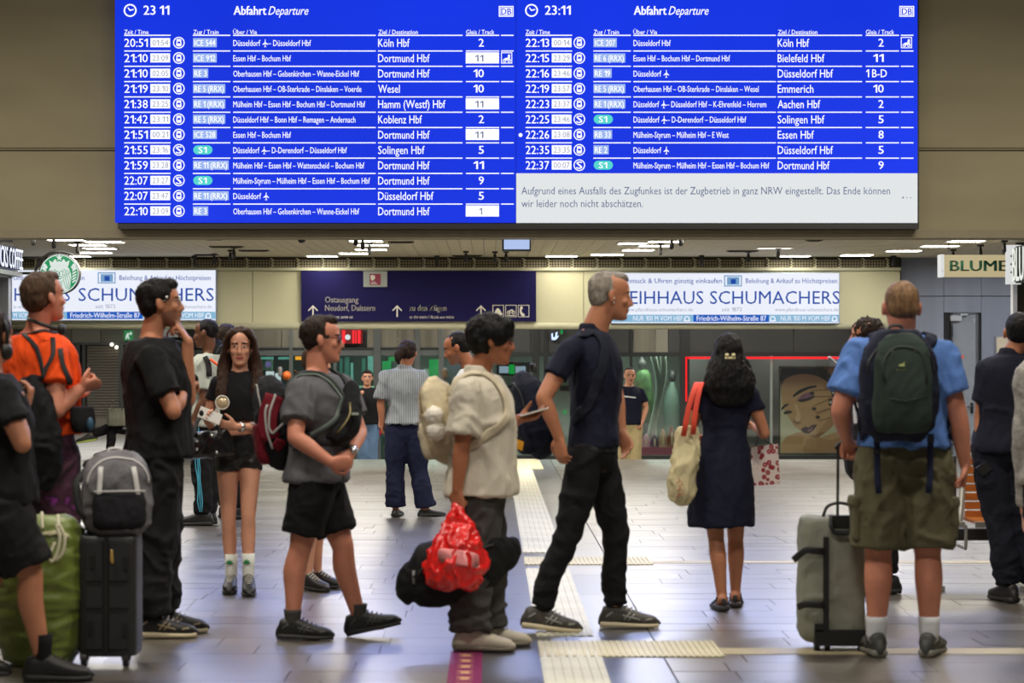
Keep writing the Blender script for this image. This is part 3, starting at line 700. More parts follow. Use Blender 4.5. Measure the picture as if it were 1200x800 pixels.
m.poly([(cx - 12, cy_ + 17), (cx - 14, cy_ + 4), (cx - 12, cy_ - 5), (cx - 8, cy_ - 9.5), (cx, cy_ - 11), (cx + 8, cy_ - 9.5), (cx + 12, cy_ - 5), (cx + 14, cy_ + 4), (cx + 12, cy_ + 17), (cx + 4, cy_ + 20.6), (cx - 4, cy_ + 20.6)], z2, EW, True)
for s in (-1, 1):
    for i in range(4): # strands of hair
        a = 5.5 + 2.2 * i
        pts = [(cx + s * (a + 1.2 * math.sin(t * 2.4 + i)), cy_ - 6 + i + 6.2 * t) for t in np.linspace(0, 3.6, 12)]
        m.poly(pts + [(p[0] + .55, p[1]) for p in reversed(pts)], z2 - .002, EG)
    for i in range(7): # raised tail with bars
        m.poly([(cx + s * 15, cy_ + 9 - 3.3 * i), (cx + s * (20.2 - .3 * abs(i - 2)), cy_ + 6.2 - 3.3 * i), (cx + s * (20.2 - .3 * abs(i - 2)), cy_ + 8 - 3.3 * i), (cx + s * 15.4, cy_ + 10.8 - 3.3 * i)], z2, EW)
    m.poly([(cx + s * 13.4, cy_ - 8), (cx + s * 19, cy_ - 14), (cx + s * 18.2, cy_ - 8.4), (cx + s * 21, cy_ - 6.4), (cx + s * 16.4, cy_ - 4)], z2, EW)
m.poly([(cx - 4.8, cy_ - 5.5), (cx - 4.6, cy_ + 1.5), (cx - 2.2, cy_ + 5.6), (cx, cy_ + 6.6), (cx + 2.2, cy_ + 5.6), (cx + 4.6, cy_ + 1.5), (cx + 4.8, cy_ - 5.5), (cx + 4.2, cy_ - 5.5), (cx + 3.9, cy_ + 1.2), (cx + 1.8, cy_ + 4.8), (cx, cy_ + 5.8), (cx - 1.8, cy_ + 4.8), (cx - 3.9, cy_ + 1.2), (cx - 4.2, cy_ - 5.5)], z2 - .002, EG)
for s in (-1, 1): m.poly([(cx + s * 1.0, cy_ - 3.2), (cx + s * 3.6, cy_ - 3.6), (cx + s * 3.4, cy_ - 2.6), (cx + s * 1.2, cy_ - 2.4)], z2 - .002, EG)
m.poly([(cx - .5, cy_ - 2.4), (cx + .5, cy_ - 2.4), (cx + .9, cy_ + 1), (cx - .9, cy_ + 1)], z2 - .002, EG); rect(m, cx - 1.8, cy_ + 2.2, cx + 1.8, cy_ + 3, z2 - .002, EG)
for i in range(5): m.poly([(cx - 3.6 + 1.6 * i, cy_ + 8), (cx - 3.1 + 1.6 * i, cy_ + 8), (cx - 2.6 + 1.4 * i, cy_ + 19), (cx - 3.1 + 1.4 * i, cy_ + 19)], z2 - .002, EG)
m.build('emblem', [mat('emblem_green', (0, 158, 96), emit=.8), mat('emblem_white', (232, 244, 238), emit=.85), ED and M_BLK], r)
q = MB(); pts = [P(45, 333, YS + .05)] + [P(cx + 28 * math.cos(a), 322 - 27.5 * math.sin(a), YS + .05) for a in np.linspace(math.pi * .97, math.pi * .32, 12)]
q.limb(pts, [.017] * len(pts), 8, 2); q.build('bracket_arc', M_BLK, r, smooth=True)
q = MB(); q.cyl(P(69.5, 294.5, YS + .05), P(69.5, 300, YS + .05), .014, 8)
q.cyl(P(28, 302, YS + .05), P(52, 302, YS + .05), .016, 8); q.cyl(P(10, 320, YS + .05), P(46, 320, YS + .05), .016, 8); q.build('bracket_bar', M_BLK, r)
# shop lettering on the left side wall, receding
r = root('shop_letters', P(12, 316, 26.3), 'white lit block letters of the coffee shop seen edge on at the left', 'sign')
YL0, YL1 = 24.7, 26.45
xp0 = P(0, 0, 26.0).x + .27
ms = MB(); gl_, gf = text_geo('STARBUCKS COFFEE', .02); gw = gl_[:, 0].max()
zb = P(0, 313.5, 25.8).z; capm = .235
def fr(a, b, dx=0.0): # a along the wall, away from the camera
    return V((-5.63 + dx, 24.52 + a, zb + b))
put_text(ms, 'STARBUCKS COFFEE', 0, 2.0, 0, capm, 1, 0, .02, 0, lambda a, b: fr(a, b, 0.05))
ms2 = MB(); put_text(ms2, 'STARBUCKS COFFEE', 0, 2.0, 0, capm, 1, 0, .02, 0, lambda a, b: fr(a, b, 0.0))
me = ms.mesh('letters')
bm = bmesh.new(); bm.from_mesh(me); ex = bmesh.ops.extrude_face_region(bm, geom=bm.faces[:]); bmesh.ops.translate(bm, vec=(-.05, 0, 0), verts=[g for g in ex['geom'] if isinstance(g, bmesh.types.BMVert)])
bm.normal_update()
for f_ in bm.faces: f_.material_index = 0 if abs(f_.normal.x) > .5 else 1
bm.to_mesh(me); bm.free()
link_mesh('lettering', me, [mat('letter_glow', (232, 238, 252), emit=1.3), mat('letter_side', (44, 56, 110), .5)], r)
q = MB(); q.box((-5.72, 22.9, zb - .02), (-5.66, 26.6, zb + .27)); q.build('backing', mat('letter_backing', (40, 46, 80), .5), r)
q = MB(); q.box((-5.72, 22.9, zb - .08), (-5.60, 26.6, zb - .03)); q.build('ledge', mat('alu', (170, 172, 178), .3, .6), r)
# left shop block
w = MB(); w.box((-11, 24.7, 0), (-5.84, 26.5, zb - .08)); struct('wall_shop_left', w, mat('shop_dark', (44, 44, 44), .3))
w = MB(); w.box((-11, 24.65, zb - .1), (-5.72, 26.6, ZC)); struct('wall_shop_fascia', w, mat('shop_fascia', (128, 128, 132), .4, .3))
w = MB(); w.box((-5.84, 26.36, 0), (-5.72, 26.5, zb)); struct('trim_3', w, mat('alu', (170, 172, 178), .3, .6))
# ================================================================ RIGHT: grey wall, door, flower shop
YW = 31.45
M_GW = mat('grey_panel', (128, 134, 150), .4, 0, noise_amt=.10, noise_scale=1.6, stretch=(3, 1, .2), spec=.5)
w = MB(); w.box((P(1055, 0, YF).x, YW + .03, -.0), (11, YW + .3, ZC))
GW = struct('wall_grey', w, mat('wall_joint', (40, 40, 44), .8), origin=(6, YW, 0))
zjn = P(0, 347, YW).z
xs = [P(v, 0, YW).x for v in (1056, 1106, 1150, 1196, 1240, 1290, 1340, 1400, 1460)]
for i in range(len(xs) - 1):
    for (za, zb_) in ((.0, zjn - .004), (zjn + .004, ZC)):
        if i in (1,) and za == 0: continue
        q = MB(); q.box((xs[i] + .003, YW, za + .003), (xs[i + 1] - .003, YW + .04, zb_)); q.build('wall_panel', M_GW, GW)
q = MB(); q.box((xs[1] + .003, YW, P(0, 366, YW).z), (xs[2] - .003, YW + .04, zjn - .004)); q.build('wall_panel', M_GW, GW)
fl = MB(); fl.box((P(1055, 0, YF).x - .2, YE - .2, -.2), (11, YW + .1, -.002)); struct('floor_right', fl, mat('floor_edge', (140, 134, 122), .4))
w = MB(); w.box((P(1056, 0, YE).x, YW - .02, -.6), (P(1056, 0, YE).x + .05, 46, ZC)); struct('wall_corner', w, mat('wall_corner', (60, 60, 62), .6))  # dark colour stands in for the shadow at this corner
q = MB(); q.pbox(1117, 368, 1144, 534.5, YW - .01, .05); D = struct('door_1', q, mat('door_grey', (132, 138, 146), .45, noise_amt=.05), origin=P(1130, 535, YW - .01))
q = MB(); q.pbox(1115.3, 366.5, 1117, 535, YW - .03, .07); q.pbox(1144, 366.5, 1146.4, 535, YW - .03, .07); q.pbox(1115, 365.6, 1146.4, 368, YW - .03, .07); q.build('door_frame', mat('door_frame', (84, 88, 94), .4), D)
q = MB(); q.pbox(1114.5, 369.5, 1127, 376, YW - .08, .07); q.pbox(1126, 367.4, 1134, 369.4, YW - .09, .05); q.build('door_closer', mat('closer', (170, 174, 180), .35), D)
q = MB(); q.pbox(1114.6, 381.5, 1116.8, 394, YW - .06, .05); q.build('hinge', M_BLK, D)
q = MB(); q.pbox(1137.5, 472, 1140.5, 484, YW - .03, .03); q.cyl(P(1139, 476, YW - .06), P(1133, 476, YW - .06), .012, 8); q.build('door_handle', mat('handle_steel', (60, 62, 66), .3, .8), D)
q = MB(); circ(q, 1128, 418, 2, YW - .014, 0, 14); q.build('door_sticker', mat('red_dot', (200, 90, 80), .5), D)
q = MB(); q.pbox(1140.6, 373, 1142.6, 378, YW - .03, .02); q.build('door_plate', mat('closer', (170, 174, 180), .35), D)
q = MB(); q.pbox(1056, 535, 1300, 538.5, YW - .03, .03); struct('baseboard_right', q, mat('skirt', (96, 98, 100), .4))
# flower shop: dark block with pole, box sign, lettered fascia
w = MB(); w.box((P(1192.5, 0, 27.2).x, 27.2, 0), (11, 27.3, ZC)); struct('wall_shop_right', w, mat('shop_brown', (44, 40, 32), .6))
q = MB(); q.box((P(1187, 0, 27.15).x, 27.15, 0), (P(1192, 0, 27.15).x, 27.27, 2.36)); struct('trim_4', q, mat('pole_white', (186, 190, 202), .35))
r = root('poster_frame', P(1179, 440, 27.6), 'cream poster frame behind the navy polo shirt at the right edge', 'poster')
q = MB(); q.pbox(1166.5, 393.5, 1192, 440, YW - .06, .05); q.build('frame', mat('alu', (170, 172, 178), .3, .6), r)
q = MB(); q.pbox(1168.2, 395.2, 1192, 438, YW - .065, .006); q.build('sheet', mat('poster_cream', (196, 184, 160), .6), r)
Yb = 27.0
r = root('box_sign', P(1143, 325, Yb), 'cream projecting box sign with five dark green capital letters', 'sign')
q = MB(); q.pbox(1106, 298.5, 1183, 324, Yb, .18); q.build('housing', mat('boxsign_cream', (226, 208, 160), emit=.62), r)
q = MB(); q.pbox(1102.5, 298.0, 1106.5, 324.4, Yb - .01, .2); q.build('end_cap', mat('boxsign_end', (236, 238, 236), emit=.8), r)
m = MB(); put_text(m, 'BLUME', 1113.6, 1180, 317.4, 12.2, Yb - .012, 0, .045); put_text(m, '1 2 3', 1103.6, 1105.4, 318, 2.2, Yb - .014, 0); me = m.mesh('lettering')
link_mesh('lettering', me, [mat('sign_green', (8, 58, 36), .5)], r)
q = MB(); 
for px in (1112, 1176): q.cyl(P(px, 299, Yb + .09), (P(px, 0, Yb + .09).x, Yb + .09, ZC), .008, 6)
q.build('hanger', M_BLK, r)
r = root('shop_letters', P(1190, 330, 26.9), 'receding white panel with dark green letters at the right edge', 'sign')
xr = P(1184.0, 0, 26.95).x; z0 = P(0, 332, 26.95).z; z1 = P(0, 289, 26.95).z
q = MB(); q.box((xr + .05, 23.2, z0), (xr + .12, 26.98, z1)); q.build('housing', mat('letter_back_green', (20, 44, 34), .5), r)
m = MB(); put_text(m, 'BLUMEN BLUME', 0, 2.4, 0, (z1 - z0) * .90, 1, 0, .03, 0, lambda a, b: V((xr + .0, 26.85 - a, z0 + (z1 - z0) * .04 + b))); me = m.mesh('lettering')
bm = bmesh.new(); bm.from_mesh(me); ex = bmesh.ops.extrude_face_region(bm, geom=bm.faces[:]); bmesh.ops.translate(bm, vec=(.05, 0, 0), verts=[g for g in ex['geom'] if isinstance(g, bmesh.types.BMVert)])
bm.normal_update()
for f_ in bm.faces: f_.material_index = 0 if abs(f_.normal.x) > .5 else 1
bm.to_mesh(me); bm.free()
link_mesh('lettering', me, [mat('letter_glow_warm', (232, 236, 226), emit=1.0), mat('sign_green', (8, 58, 36), .5)], r)
q = MB(); q.box((xr - .05, 26.9, z0 - .01), (xr + .12, 27.0, z1 + .02)); q.build('end_cap', mat('boxsign_end', (236, 238, 236), emit=.8), r)
for i, yy in enumerate((300, 309.5, 319)):
    q = MB(); circ(q, 1185.3, yy, 1.3, 26.89, 0, 10); q.build('bolt', M_BLK, r)

# ================================================================ SHOP FRONT BEYOND THE STEPS
YG = 35.0
LZ = -.6
M_FR = mat('frame_dark', (56, 58, 58), .4, .3); M_FRL = mat('frame_light', (120, 124, 122), .35, .5)
M_STEEL = mat('brushed_steel', (168, 163, 146), .26, .6, noise_amt=.30, noise_scale=2.2, stretch=(2.2, 1, .15))
M_PDK = mat('panel_dark', (66, 66, 64), .5)
M_GLASS = bpy.data.materials.new('glass'); M_GLASS.use_nodes = True
_n = M_GLASS.node_tree; _n.nodes.remove(_n.nodes['Principled BSDF'])
_t = _n.nodes.new('ShaderNodeBsdfTransparent'); _t.inputs[0].default_value = (.90, .96, .94, 1); _g = _n.nodes.new('ShaderNodeBsdfGlossy'); _g.inputs['Roughness'].default_value = .04
_x = _n.nodes.new('ShaderNodeMixShader'); _x.inputs[0].default_value = .10
_n.links.new(_t.outputs[0], _x.inputs[1]); _n.links.new(_g.outputs[0], _x.inputs[2]); _n.links.new(_x.outputs[0], _n.nodes['Material Output'].inputs[0])
def wallz(a, b, y0, y1, Y, d, name, m, parent=None):
    q = MB(); q.pbox(a, y0, b, y1, Y, d); return q.build(name, m, parent)
w = MB(); w.pbox(215, 300, 1070, 385.5, YG + .1, .2); FW = struct('wall_shopfront', w, mat('void_dark', (40, 40, 38), .8), origin=(0, YG, LZ))
bands = [(215, 296, 'd'), (296, 330, 's'), (330, 362, 's'), (362, 392, 's'), (430, 466, 's'), (466, 515, 's'), (515, 560, 's'), (560, 622, 'd'), (622, 690, 'd'), (690, 742, 'd'), (742, 768, 's'), (768, 783, 's2'), (783, 850, 'd'), (850, 930, 'd'), (930, 1000, 'd'), (1000, 1062, 'd')]
for (a, b, k) in bands:
    wallz(a + .3, 384, b - .3, 0, YG, .1, 'x', M_STEEL) if False else None
    q = MB(); q.pbox(a + .4, 384, b - .4, 407 if a < 560 else 412.5, YG, .1); q.build('header_panel', {'s': M_STEEL, 'd': M_PDK, 's2': mat('panel_pale', (150, 146, 132), .4)}[k], FW)
q = MB(); q.pbox(392, 384, 430, 407, YG + .02, .08); q.build('header_panel', M_PDK, FW)
q = MB(); q.pbox(215, 407, 560, 409.5, YG - .02, .12); q.pbox(560, 412.5, 1062, 417.5, YG - .02, .12); q.build('transom', M_FR, FW)
q = MB(); q.pbox(215, 410, 560, 416.5, YG - .0, .1); q.build('transom', M_FRL, FW)
for (a, b) in ((290, 297), (339, 343), (391, 394), (438, 446), (486, 492), (514, 520), (556, 577), (624, 632), (637, 642), (738, 741), (797, 808), (1000, 1004)):
    q = MB(); q.box((P(a, 0, YG).x, YG - .03, LZ), (P(b, 0, YG).x, YG + .1, P(0, 384, YG).z)); q.build('mullion', M_FRL if a < 560 else M_FR, FW)
q = MB(); q.box((P(903, 0, YG).x, YG - .03, LZ), (P(905, 0, YG).x, YG + .1, P(0, 417, YG).z)); q.build('mullion', mat('mullion_pale', (150, 154, 148), .4), FW)
for (a, b) in ((560, 740), (741, 797), (808, 1062)):
    q = MB(); q.pbox(a, 533.5, b, 560, YG - .02, .12); q.build('sill', M_FR, FW)
gx_ = [(297, 339), (343, 391), (394, 438), (446, 486), (492, 514), (520, 556), (577, 624), (642, 738), (741, 797), (808, 903), (905, 1000), (1004, 1056)]
for i, (a, b) in enumerate(gx_):
    q = MB(); x0_, x1_ = P(a, 0, YG).x, P(b, 0, YG).x; q.box((x0_, YG + .02, LZ if a < 560 else P(0, 533.5, YG).z), (x1_, YG + .03, P(0, 416, YG).z))
    o = q.build('window_%d' % (i + 1), M_GLASS, None, origin=((x0_ + x1_) / 2, YG, LZ)); o['kind'] = 'structure'
# interiors behind the glass
YI = 38.0
def inner(a, b, y0, y1, Y, m, name, label=None, cat=None, d=.1, grp=None):
    q = MB(); q.pbox(a, y0, b, y1, Y, d); c = P((a + b) / 2, y1, Y); o = q.build(name, m, None, origin=c)
    if cat:
        o.parent = bpy.data.objects['wall_inner_left' if (a + b) / 2 < 460 else 'wall_inner_centre' if (a + b) / 2 < 650 else 'wall_inner_window' if (a + b) / 2 < 800 else 'wall_inner_right']
        o.location = o.location - o.parent.location
    else: o['kind'] = 'structure'
    return o
inner(200, 460, 395, 585, 38.5, mat('inner_green_dark', (34, 56, 44), .5), 'wall_inner_left')
inner(460, 650, 395, 585, 38.5, mat('inner_grey', (90, 96, 90), .5), 'wall_inner_centre')
inner(650, 800, 395, 585, 38.5, mat('inner_pale', (108, 116, 104), .5), 'wall_inner_window')
inner(800, 1080, 395, 585, 37.2, mat('inner_dark', (58, 56, 52), .5), 'wall_inner_right')
for (x_, pw, cl) in ((-1.6, 60, (.75, 1, .85)), (1.0, 40, (.8, 1, .9)), (3.0, 55, (.95, 1, .9)), (5.2, 40, (1, .9, .85))):
    area_light('shop_lamp_light', (x_, 36.6, 1.75), (1.6, .5), pw, cl)
sl = MB(); sl.box((-5, YG + .12, 1.85), (6.6, 38.6, 1.95)); struct('ceiling_shop', sl, mat('shop_ceiling', (150, 150, 140), .7))
M_GRN = mat('glow_green', (30, 170, 84), emit=.75, noise_amt=.5, noise_scale=3); M_CY = mat('glow_cyan', (120, 200, 180), emit=.6, noise_amt=.5, noise_scale=3); M_RED = mat('glow_red', (240, 20, 30), emit=1.6); M_WG = mat('glow_white', (220, 232, 236), emit=.9)
inner(311.5, 320.5, 435, 470, 36.5, M_WG, 'shop_light', 'narrow white light panel behind the crop top woman', 'light')
inner(322.5, 328.5, 437, 470, 36.5, M_WG, 'shop_light', 'second narrow white light panel behind the maroon backpack', 'light')
inner(300, 318, 418, 434, 36.8, mat('inner_lit', (104, 140, 116), .5), 'shop_shelf', 'pale green shelf unit behind the glass, left doors', 'shelf', .3)
inner(311, 317, 423.5, 430, 36.4, mat('violet_card', (140, 126, 190), emit=.5), 'shop_card', 'small violet card in the left shop window', 'card')
for i, (a, b, y0, y1) in enumerate(((301, 320, 418, 421), (326, 340, 418, 421), (346, 353, 417.5, 421.5))): inner(a, b, y0, y1, 36.4, M_CY if i < 2 else mat('glow_amber', (250, 170, 40), emit=1.2), 'ceiling_glow', ['cyan light strip above the white panels', 'short cyan light strip beside the amber lamp', 'amber lamp in the left shop ceiling'][i], 'light')
r = root('orange_ball', P(336, 446, 34.3), 'small orange ball on a thin stand behind the grey shirt man', 'ball')
m = MB(); c_ = P(336, 440, 34.3); m.sph(c_, .072, n=18); m.build('ball', mat('orange_thing', (226, 110, 40), .5), r, True)
m = MB(); m.cyl(c_ - V((0, 0, .07)), V((c_.x, c_.y, -.6)), .012, 8); m.build('stand', M_FR, r)
for i, (a, b, y0, y1) in enumerate(((404, 409, 418, 450), (411, 413.5, 425, 452), (424, 428, 420, 445), (431, 437, 417, 440), (398, 401, 420, 440))):  # soft reflections in the glass, built as glowing strips
    inner(a, b, y0, y1, 37.2, M_CY if i % 2 else mat('glow_teal', (50, 130, 108), emit=.55, noise_amt=.5, noise_scale=3), 'reflection_strip', ['wide teal reflection, leftmost pair in the cyan window', 'thin cyan reflection beside the teal one', 'teal reflection above the jeans man', 'bright cyan reflection at the window edge', 'short cyan reflection at the window left edge'][i], 'light')
inner(394, 440, 452, 456, 37.0, mat('shelf_teal', (110, 150, 130), .4), 'shop_shelf', 'thin teal shelf behind the man in jeans', 'shelf', .3)
inner(394, 440, 474, 478, 37.0, mat('shelf_teal', (110, 150, 130), .4), 'shop_shelf', 'lower teal shelf behind the man in jeans', 'shelf', .3)
for i, (a, b, y0, y1) in enumerate(((455, 463, 418, 423), (448, 458, 423, 436), (486.5, 490, 420, 430), (503, 515, 421, 442), (507, 512, 442, 452), (516, 520, 423, 430))):  # soft green reflections in the glass, built as glowing blocks
    inner(a, b, y0, y1, 37.4, M_GRN, 'green_glow', ['bright green reflected glow above the ponytail', 'green reflected glow left of the ponytail', 'green reflected glow right of the ponytail', 'tall green reflected glow left of the bald man', 'small green reflected glow under the tall one', 'green reflected glow beside the bald man'][i], 'light')
inner(497, 516, 432, 520, 37.8, mat('machine_grey', (140, 150, 140), .5), 'vending_machine', 'grey vending machine behind the glass right of the striped blouse', 'machine', .4)
# ticket machines behind the beige and navy bags
for i, (a, b) in enumerate(((580, 622), (642, 668))):
    r = root('ticket_machine', P((a + b) / 2, 575, 36.2), ['white ticket machine behind the raised phone', 'white ticket machine behind the dark blue backpack'][i], 'machine')
    q = MB(); q.pbox(a, 440, b, 560, 36.2, .5); q.build('body', mat('machine_white', (168, 176, 166), .4), r)
    q = MB(); q.pbox(a + 2, 424, b - 1, 440, 36.2, .4); q.build('display_hood', mat('hood_dark', (30, 34, 36), .4), r)
    q = MB(); q.pbox(a + 5, 429, a + 16, 437, 36.18, .02); q.pbox(a + 24, 429, min(a + 36, b - 2), 437, 36.18, .02); q.build('display', mat('display_pale', (170, 190, 210), emit=.7), r)
    q = MB(); q.pbox(a + 16.5, 427, a + 23, 438, 36.17, .02); q.build('display', mat('display_green', (20, 170, 70), emit=.8), r)
    q = MB(); q.pbox(a + 14, 452, a + 26, 458, 36.18, .02); q.build('slot', M_BLK, r)
    q = MB(); q.pbox(a + 18, 481, a + 22, 485, 36.17, .02); q.build('lamp', M_GRN, r)
# red lettered sign and small lit marks on the header
r = root('red_sign', P(415, 403, YG - .1), 'small red lit shop sign just right of the sunglasses', 'sign')
q = MB(); q.pbox(399, 386, 425, 402.5, YG - .12, .1); q.build('housing', mat('red_case', (120, 10, 14), .4), r)
m = MB(); circ(m, 407.5, 395, 3.2, YG - .125, 1, 16)
for (x_, w_) in ((401, 2), (403.6, 1), (413, 2.2), (416.4, 1.4), (419.4, 3)): rect(m, x_, 386.8, x_ + w_, 402, YG - .125, 0)
m.build('lettering', [mat('glow_red2', (250, 40, 50), emit=1.3), M_WG], r)
r = root('lit_emblem', P(650, 398, YG - .1), 'tiny blue white lit emblem beside the navy polo shoulder', 'sign')
m = MB(); m.poly([(646, 391), (648, 390), (648, 395), (650.5, 395), (651, 389.6), (653.5, 388.6), (652.6, 393.8), (655, 393), (653, 396.6), (650, 398.4), (646.6, 398)], YG - .12, 0); m.pbox(646, 390, 654, 398, YG - .11, .05, 1); m.build('emblem', [mat('glow_blue_white', (190, 210, 255), emit=1.6), M_BLK], r)
inner(657, 659.6, 384.5, 391, YG - .12, M_GRN, 'green_glow', 'tiny green light on the header above the navy polo shoulder', 'light', .06)
# fire extinguisher behind the striped blouse
r = root('fire_extinguisher', P(443.5, 558, 34.3), 'red fire extinguisher hanging left of the striped blouse', 'extinguisher')
q = MB(); q.limb([P(443, 506, 34.4), P(443, 490, 34.4), P(443, 478, 34.4), P(443, 474, 34.4)], [.065, .065, .06, .03], 16, 2); q.build('tank', mat('red_paint', (196, 30, 36), .35), r, smooth=True)
q = MB(); q.box(P(441, 474.4, 34.38), P(446, 470, 34.44) + V((0, .03, 0))); q.build('valve', M_BLK, r)
q = MB(); q.pbox(440, 460, 447, 508, 34.5, .45); q.build('wall_mount', mat('mount_grey', (110, 112, 112), .5), r)
# red light line around the right windows
for (a, y0, b, y1, lb) in ((806, 418, 1062, 420.4, 'glowing red light line along the top of the right shop window'), (803.6, 418, 805, 470, 'thin glowing red light line down the window left edge')):
    o = inner(a, b, y0, y1, YG - .06, M_RED, 'light_line', lb, 'light', .03)
# shop window display: handbags, shoes, clothed dummy
PL_ = bpy.data.objects.new('window_display', None); PL_.location = P(769, 560, 35.9); SC.collection.objects.link(PL_); tag(PL_, 'magenta plinth with a row of ornaments inside the shop window', 'window display')
q = MB(); q.pbox(741, 524, 798, 560, 35.9, .5); q.build('plinth', mat('magenta_cloth', (140, 30, 72), .6), PL_)
dl = [((747, 24, (150, 60, 110))), ((757, 17, (206, 150, 170))), ((767, 16, (90, 60, 90))), ((777, 22, (186, 150, 120))), ((787, 26, (140, 76, 50)))]
for i, (px, h, cc) in enumerate(dl):
    Yd = 36.0
    m = MB(); base = 526; c = P(px, base - h / 2, Yd)
    k = h / 2 * Yd / F
    m.limb([c + V((0, 0, -k)), c + V((0, 0, -.2 * k)), c + V((0, 0, .5 * k)), c + V((0, 0, k))], [(.05, .07), (.05, .075), (.04, .05), (.02, .02)], 12, 2, ref=(1, 0, 0))
    o = m.build('ornament', mat('disp%d' % i, cc, .4), None, smooth=True, origin=c)
    o.parent = PL_; o.location = o.location - o.parent.location
    0 and tag(o, '%s ornament in the shop window, %s from the left' % (['dark magenta', 'mauve', 'pale pink', 'dark plum', 'tan', 'tall brown'][i], ['first', 'second', 'third', 'fourth', 'fifth', 'sixth'][i]), 'ornament', 'window ornaments')
    m = MB(); m.ell(c + V((0, -.075, 0)), (.018, 0, 0), (0, .006, 0), (0, 0, k * .6)); o2 = m.build('opening', mat('disp_pale', (214, 190, 160), .5), o, smooth=True)
r = root('display_dummy', P(758, 560, 37.0), 'dark dummy in a bright green vest behind the moustache man', 'mannequin')
m = MB(); m.limb([P(756, 500, 37), P(755, 470, 37), P(754, 440, 37)], [(.13, .1), (.16, .12), (.13, .1)], 14, 2, ref=(0, 1, 0)); m.build('vest', mat('vest_green', (46, 78, 34), .6, noise_amt=.7, noise_scale=9), r, smooth=True)
m = MB(); m.limb([P(753, 440, 37), P(752.6, 432, 37), P(752.4, 425, 37), P(752.2, 420, 37)], [.05, .05, .075, .03], 12, 2); m.limb([P(756, 500, 37), P(757, 560, 37)], [.12, .1], 12, 1); m.build('body', mat('dummy_dark', (50, 52, 48), .5), r, smooth=True)
r = root('display_dummy', P(788, 560, 37.4), 'grey green dummy at the right side of the shop window', 'mannequin')
m = MB(); m.limb([P(788, 545, 37.4), P(788, 500, 37.4), P(788, 470, 37.4), P(788, 450, 37.4)], [(.12, .1), (.13, .1), (.15, .11), (.05, .05)], 14, 2, ref=(0, 1, 0)); m.build('coat', mat('coat_grey', (84, 104, 92), .6), r, smooth=True)
m = MB(); m.ell(P(788, 440, 37.4), (.07, 0, 0), (0, .08, 0), (0, 0, .11)); m.build('head', mat('dummy_dark', (50, 52, 48), .5), r, smooth=True)
for i, px in enumerate((766, 772)):
    m = MB(); pts = [P(px + 6 * math.sin(t * 1.3 + i), 418 + 30 * t, 36.4) for t in np.linspace(0, 3.4, 10)]; m.limb(pts, [(.05, .012)] * 10, 8, 2, ref=(0, 1, 0))
    tag(m.build('curtain_strip', mat('curtain_pale', (150, 168, 150), .5), None, smooth=True, origin=pts[-1]), ['pale wavy curtain strip left in the shop window', 'pale wavy curtain strip right in the shop window'][i], 'curtain')
# beauty poster
Yp = 35.6
r = root('window_poster', P(950, 532, Yp), 'large beauty poster of a tilted face with dark lips and rings', 'poster')
q = MB(); q.pbox(913, 429, 1003, 531.5, Yp, .05); q.build('panel', mat('poster_edge', (60, 46, 36), .5), r)
m = MB(); z = Yp - .004
PC = [('pbg', (214, 200, 168)), ('phair', (40, 30, 27)), ('pskin', (206, 156, 112)), ('pskin2', (186, 134, 94)), ('plip', (58, 16, 36)), ('peye', (52, 36, 38)), ('pshade', (156, 106, 72)), ('plight', (228, 184, 142)), ('ppink', (150, 96, 116)), ('pwhite', (226, 214, 200))]
rect(m, 914.5, 430.5, 1002, 530.5, z, 0)
m.poly([(915, 530), (915, 520), (922, 511), (936, 506), (952, 508), (962, 512), (980, 506), (1001, 498), (1001, 530)], z - .002, 2)
m.poly([(940, 530), (946, 514), (956, 512), (975, 516), (1001, 506), (1001, 530)], z - .003, 3)
m.poly([(915, 431), (1001, 431), (1001, 500), (984, 498), (975, 470), (915, 462)], z - .0035, 1)
m.poly([(915.5, 464), (917, 448), (926, 441), (940, 438), (956, 440), (970, 448), (981, 462), (984, 480), (978, 496), (967, 507), (956, 513.5), (948, 512), (940, 506), (931, 499), (925, 490), (919, 480)], z - .004, 2, True)
m.poly([(966, 452), (979, 462), (983, 480), (978, 496), (967, 507), (957, 513), (961, 503), (970, 490), (971, 470)], z - .005, 3, True)
m.poly([(948, 511), (957, 513.6), (967, 507), (962, 506), (955, 509)], z - .0055, 6)
m.poly([(915, 447), (922, 441), (934, 437), (948, 436), (962, 440), (974, 449), (982, 461), (984, 452), (975, 438), (955, 432), (930, 432), (915, 438)], z - .006, 1, True)
m.poly([(929, 463), (936, 457), (947, 452.5), (957, 451.5), (957, 453.4), (947, 456), (937, 461), (930, 465.5)], z - .007, 1)
m.poly([(915.5, 478), (919, 474), (924, 472.6), (924, 474.4), (920, 477), (916, 481)], z - .007, 1)
m.poly([(934, 468), (941, 461.5), (950, 458.5), (958, 459.5), (956, 465), (947, 469), (938, 471)], z - .007, 8)
m.poly([(934, 469.4), (940, 467.4), (947, 466), (957, 461.4), (958.4, 462.6), (949, 468.6), (940, 471)], z - .008, 5)
m.poly([(918, 483), (923, 480.6), (928, 481.4), (928, 483.4), (923, 485), (919, 485.4)], z - .008, 5)
m.poly([(931, 474), (933.6, 473.4), (938.5, 487), (937.6, 492.6), (933.6, 494), (931, 491), (933.6, 486)], z - .007, 7)
m.poly([(929.4, 490), (932, 493.4), (937, 494.6), (939, 492), (938, 496.4), (933, 497), (929.6, 494)], z - .0072, 6)
m.poly([(938, 503), (943.6, 499.6), (947.4, 500.8), (952.6, 497.4), (957.6, 497.6), (953.6, 503.6), (947.6, 507.8), (942, 507)], z - .008, 4)
m.poly([(946.6, 503.4), (953.6, 499.6), (951, 504.4), (947, 506.2)], z - .009, 8)
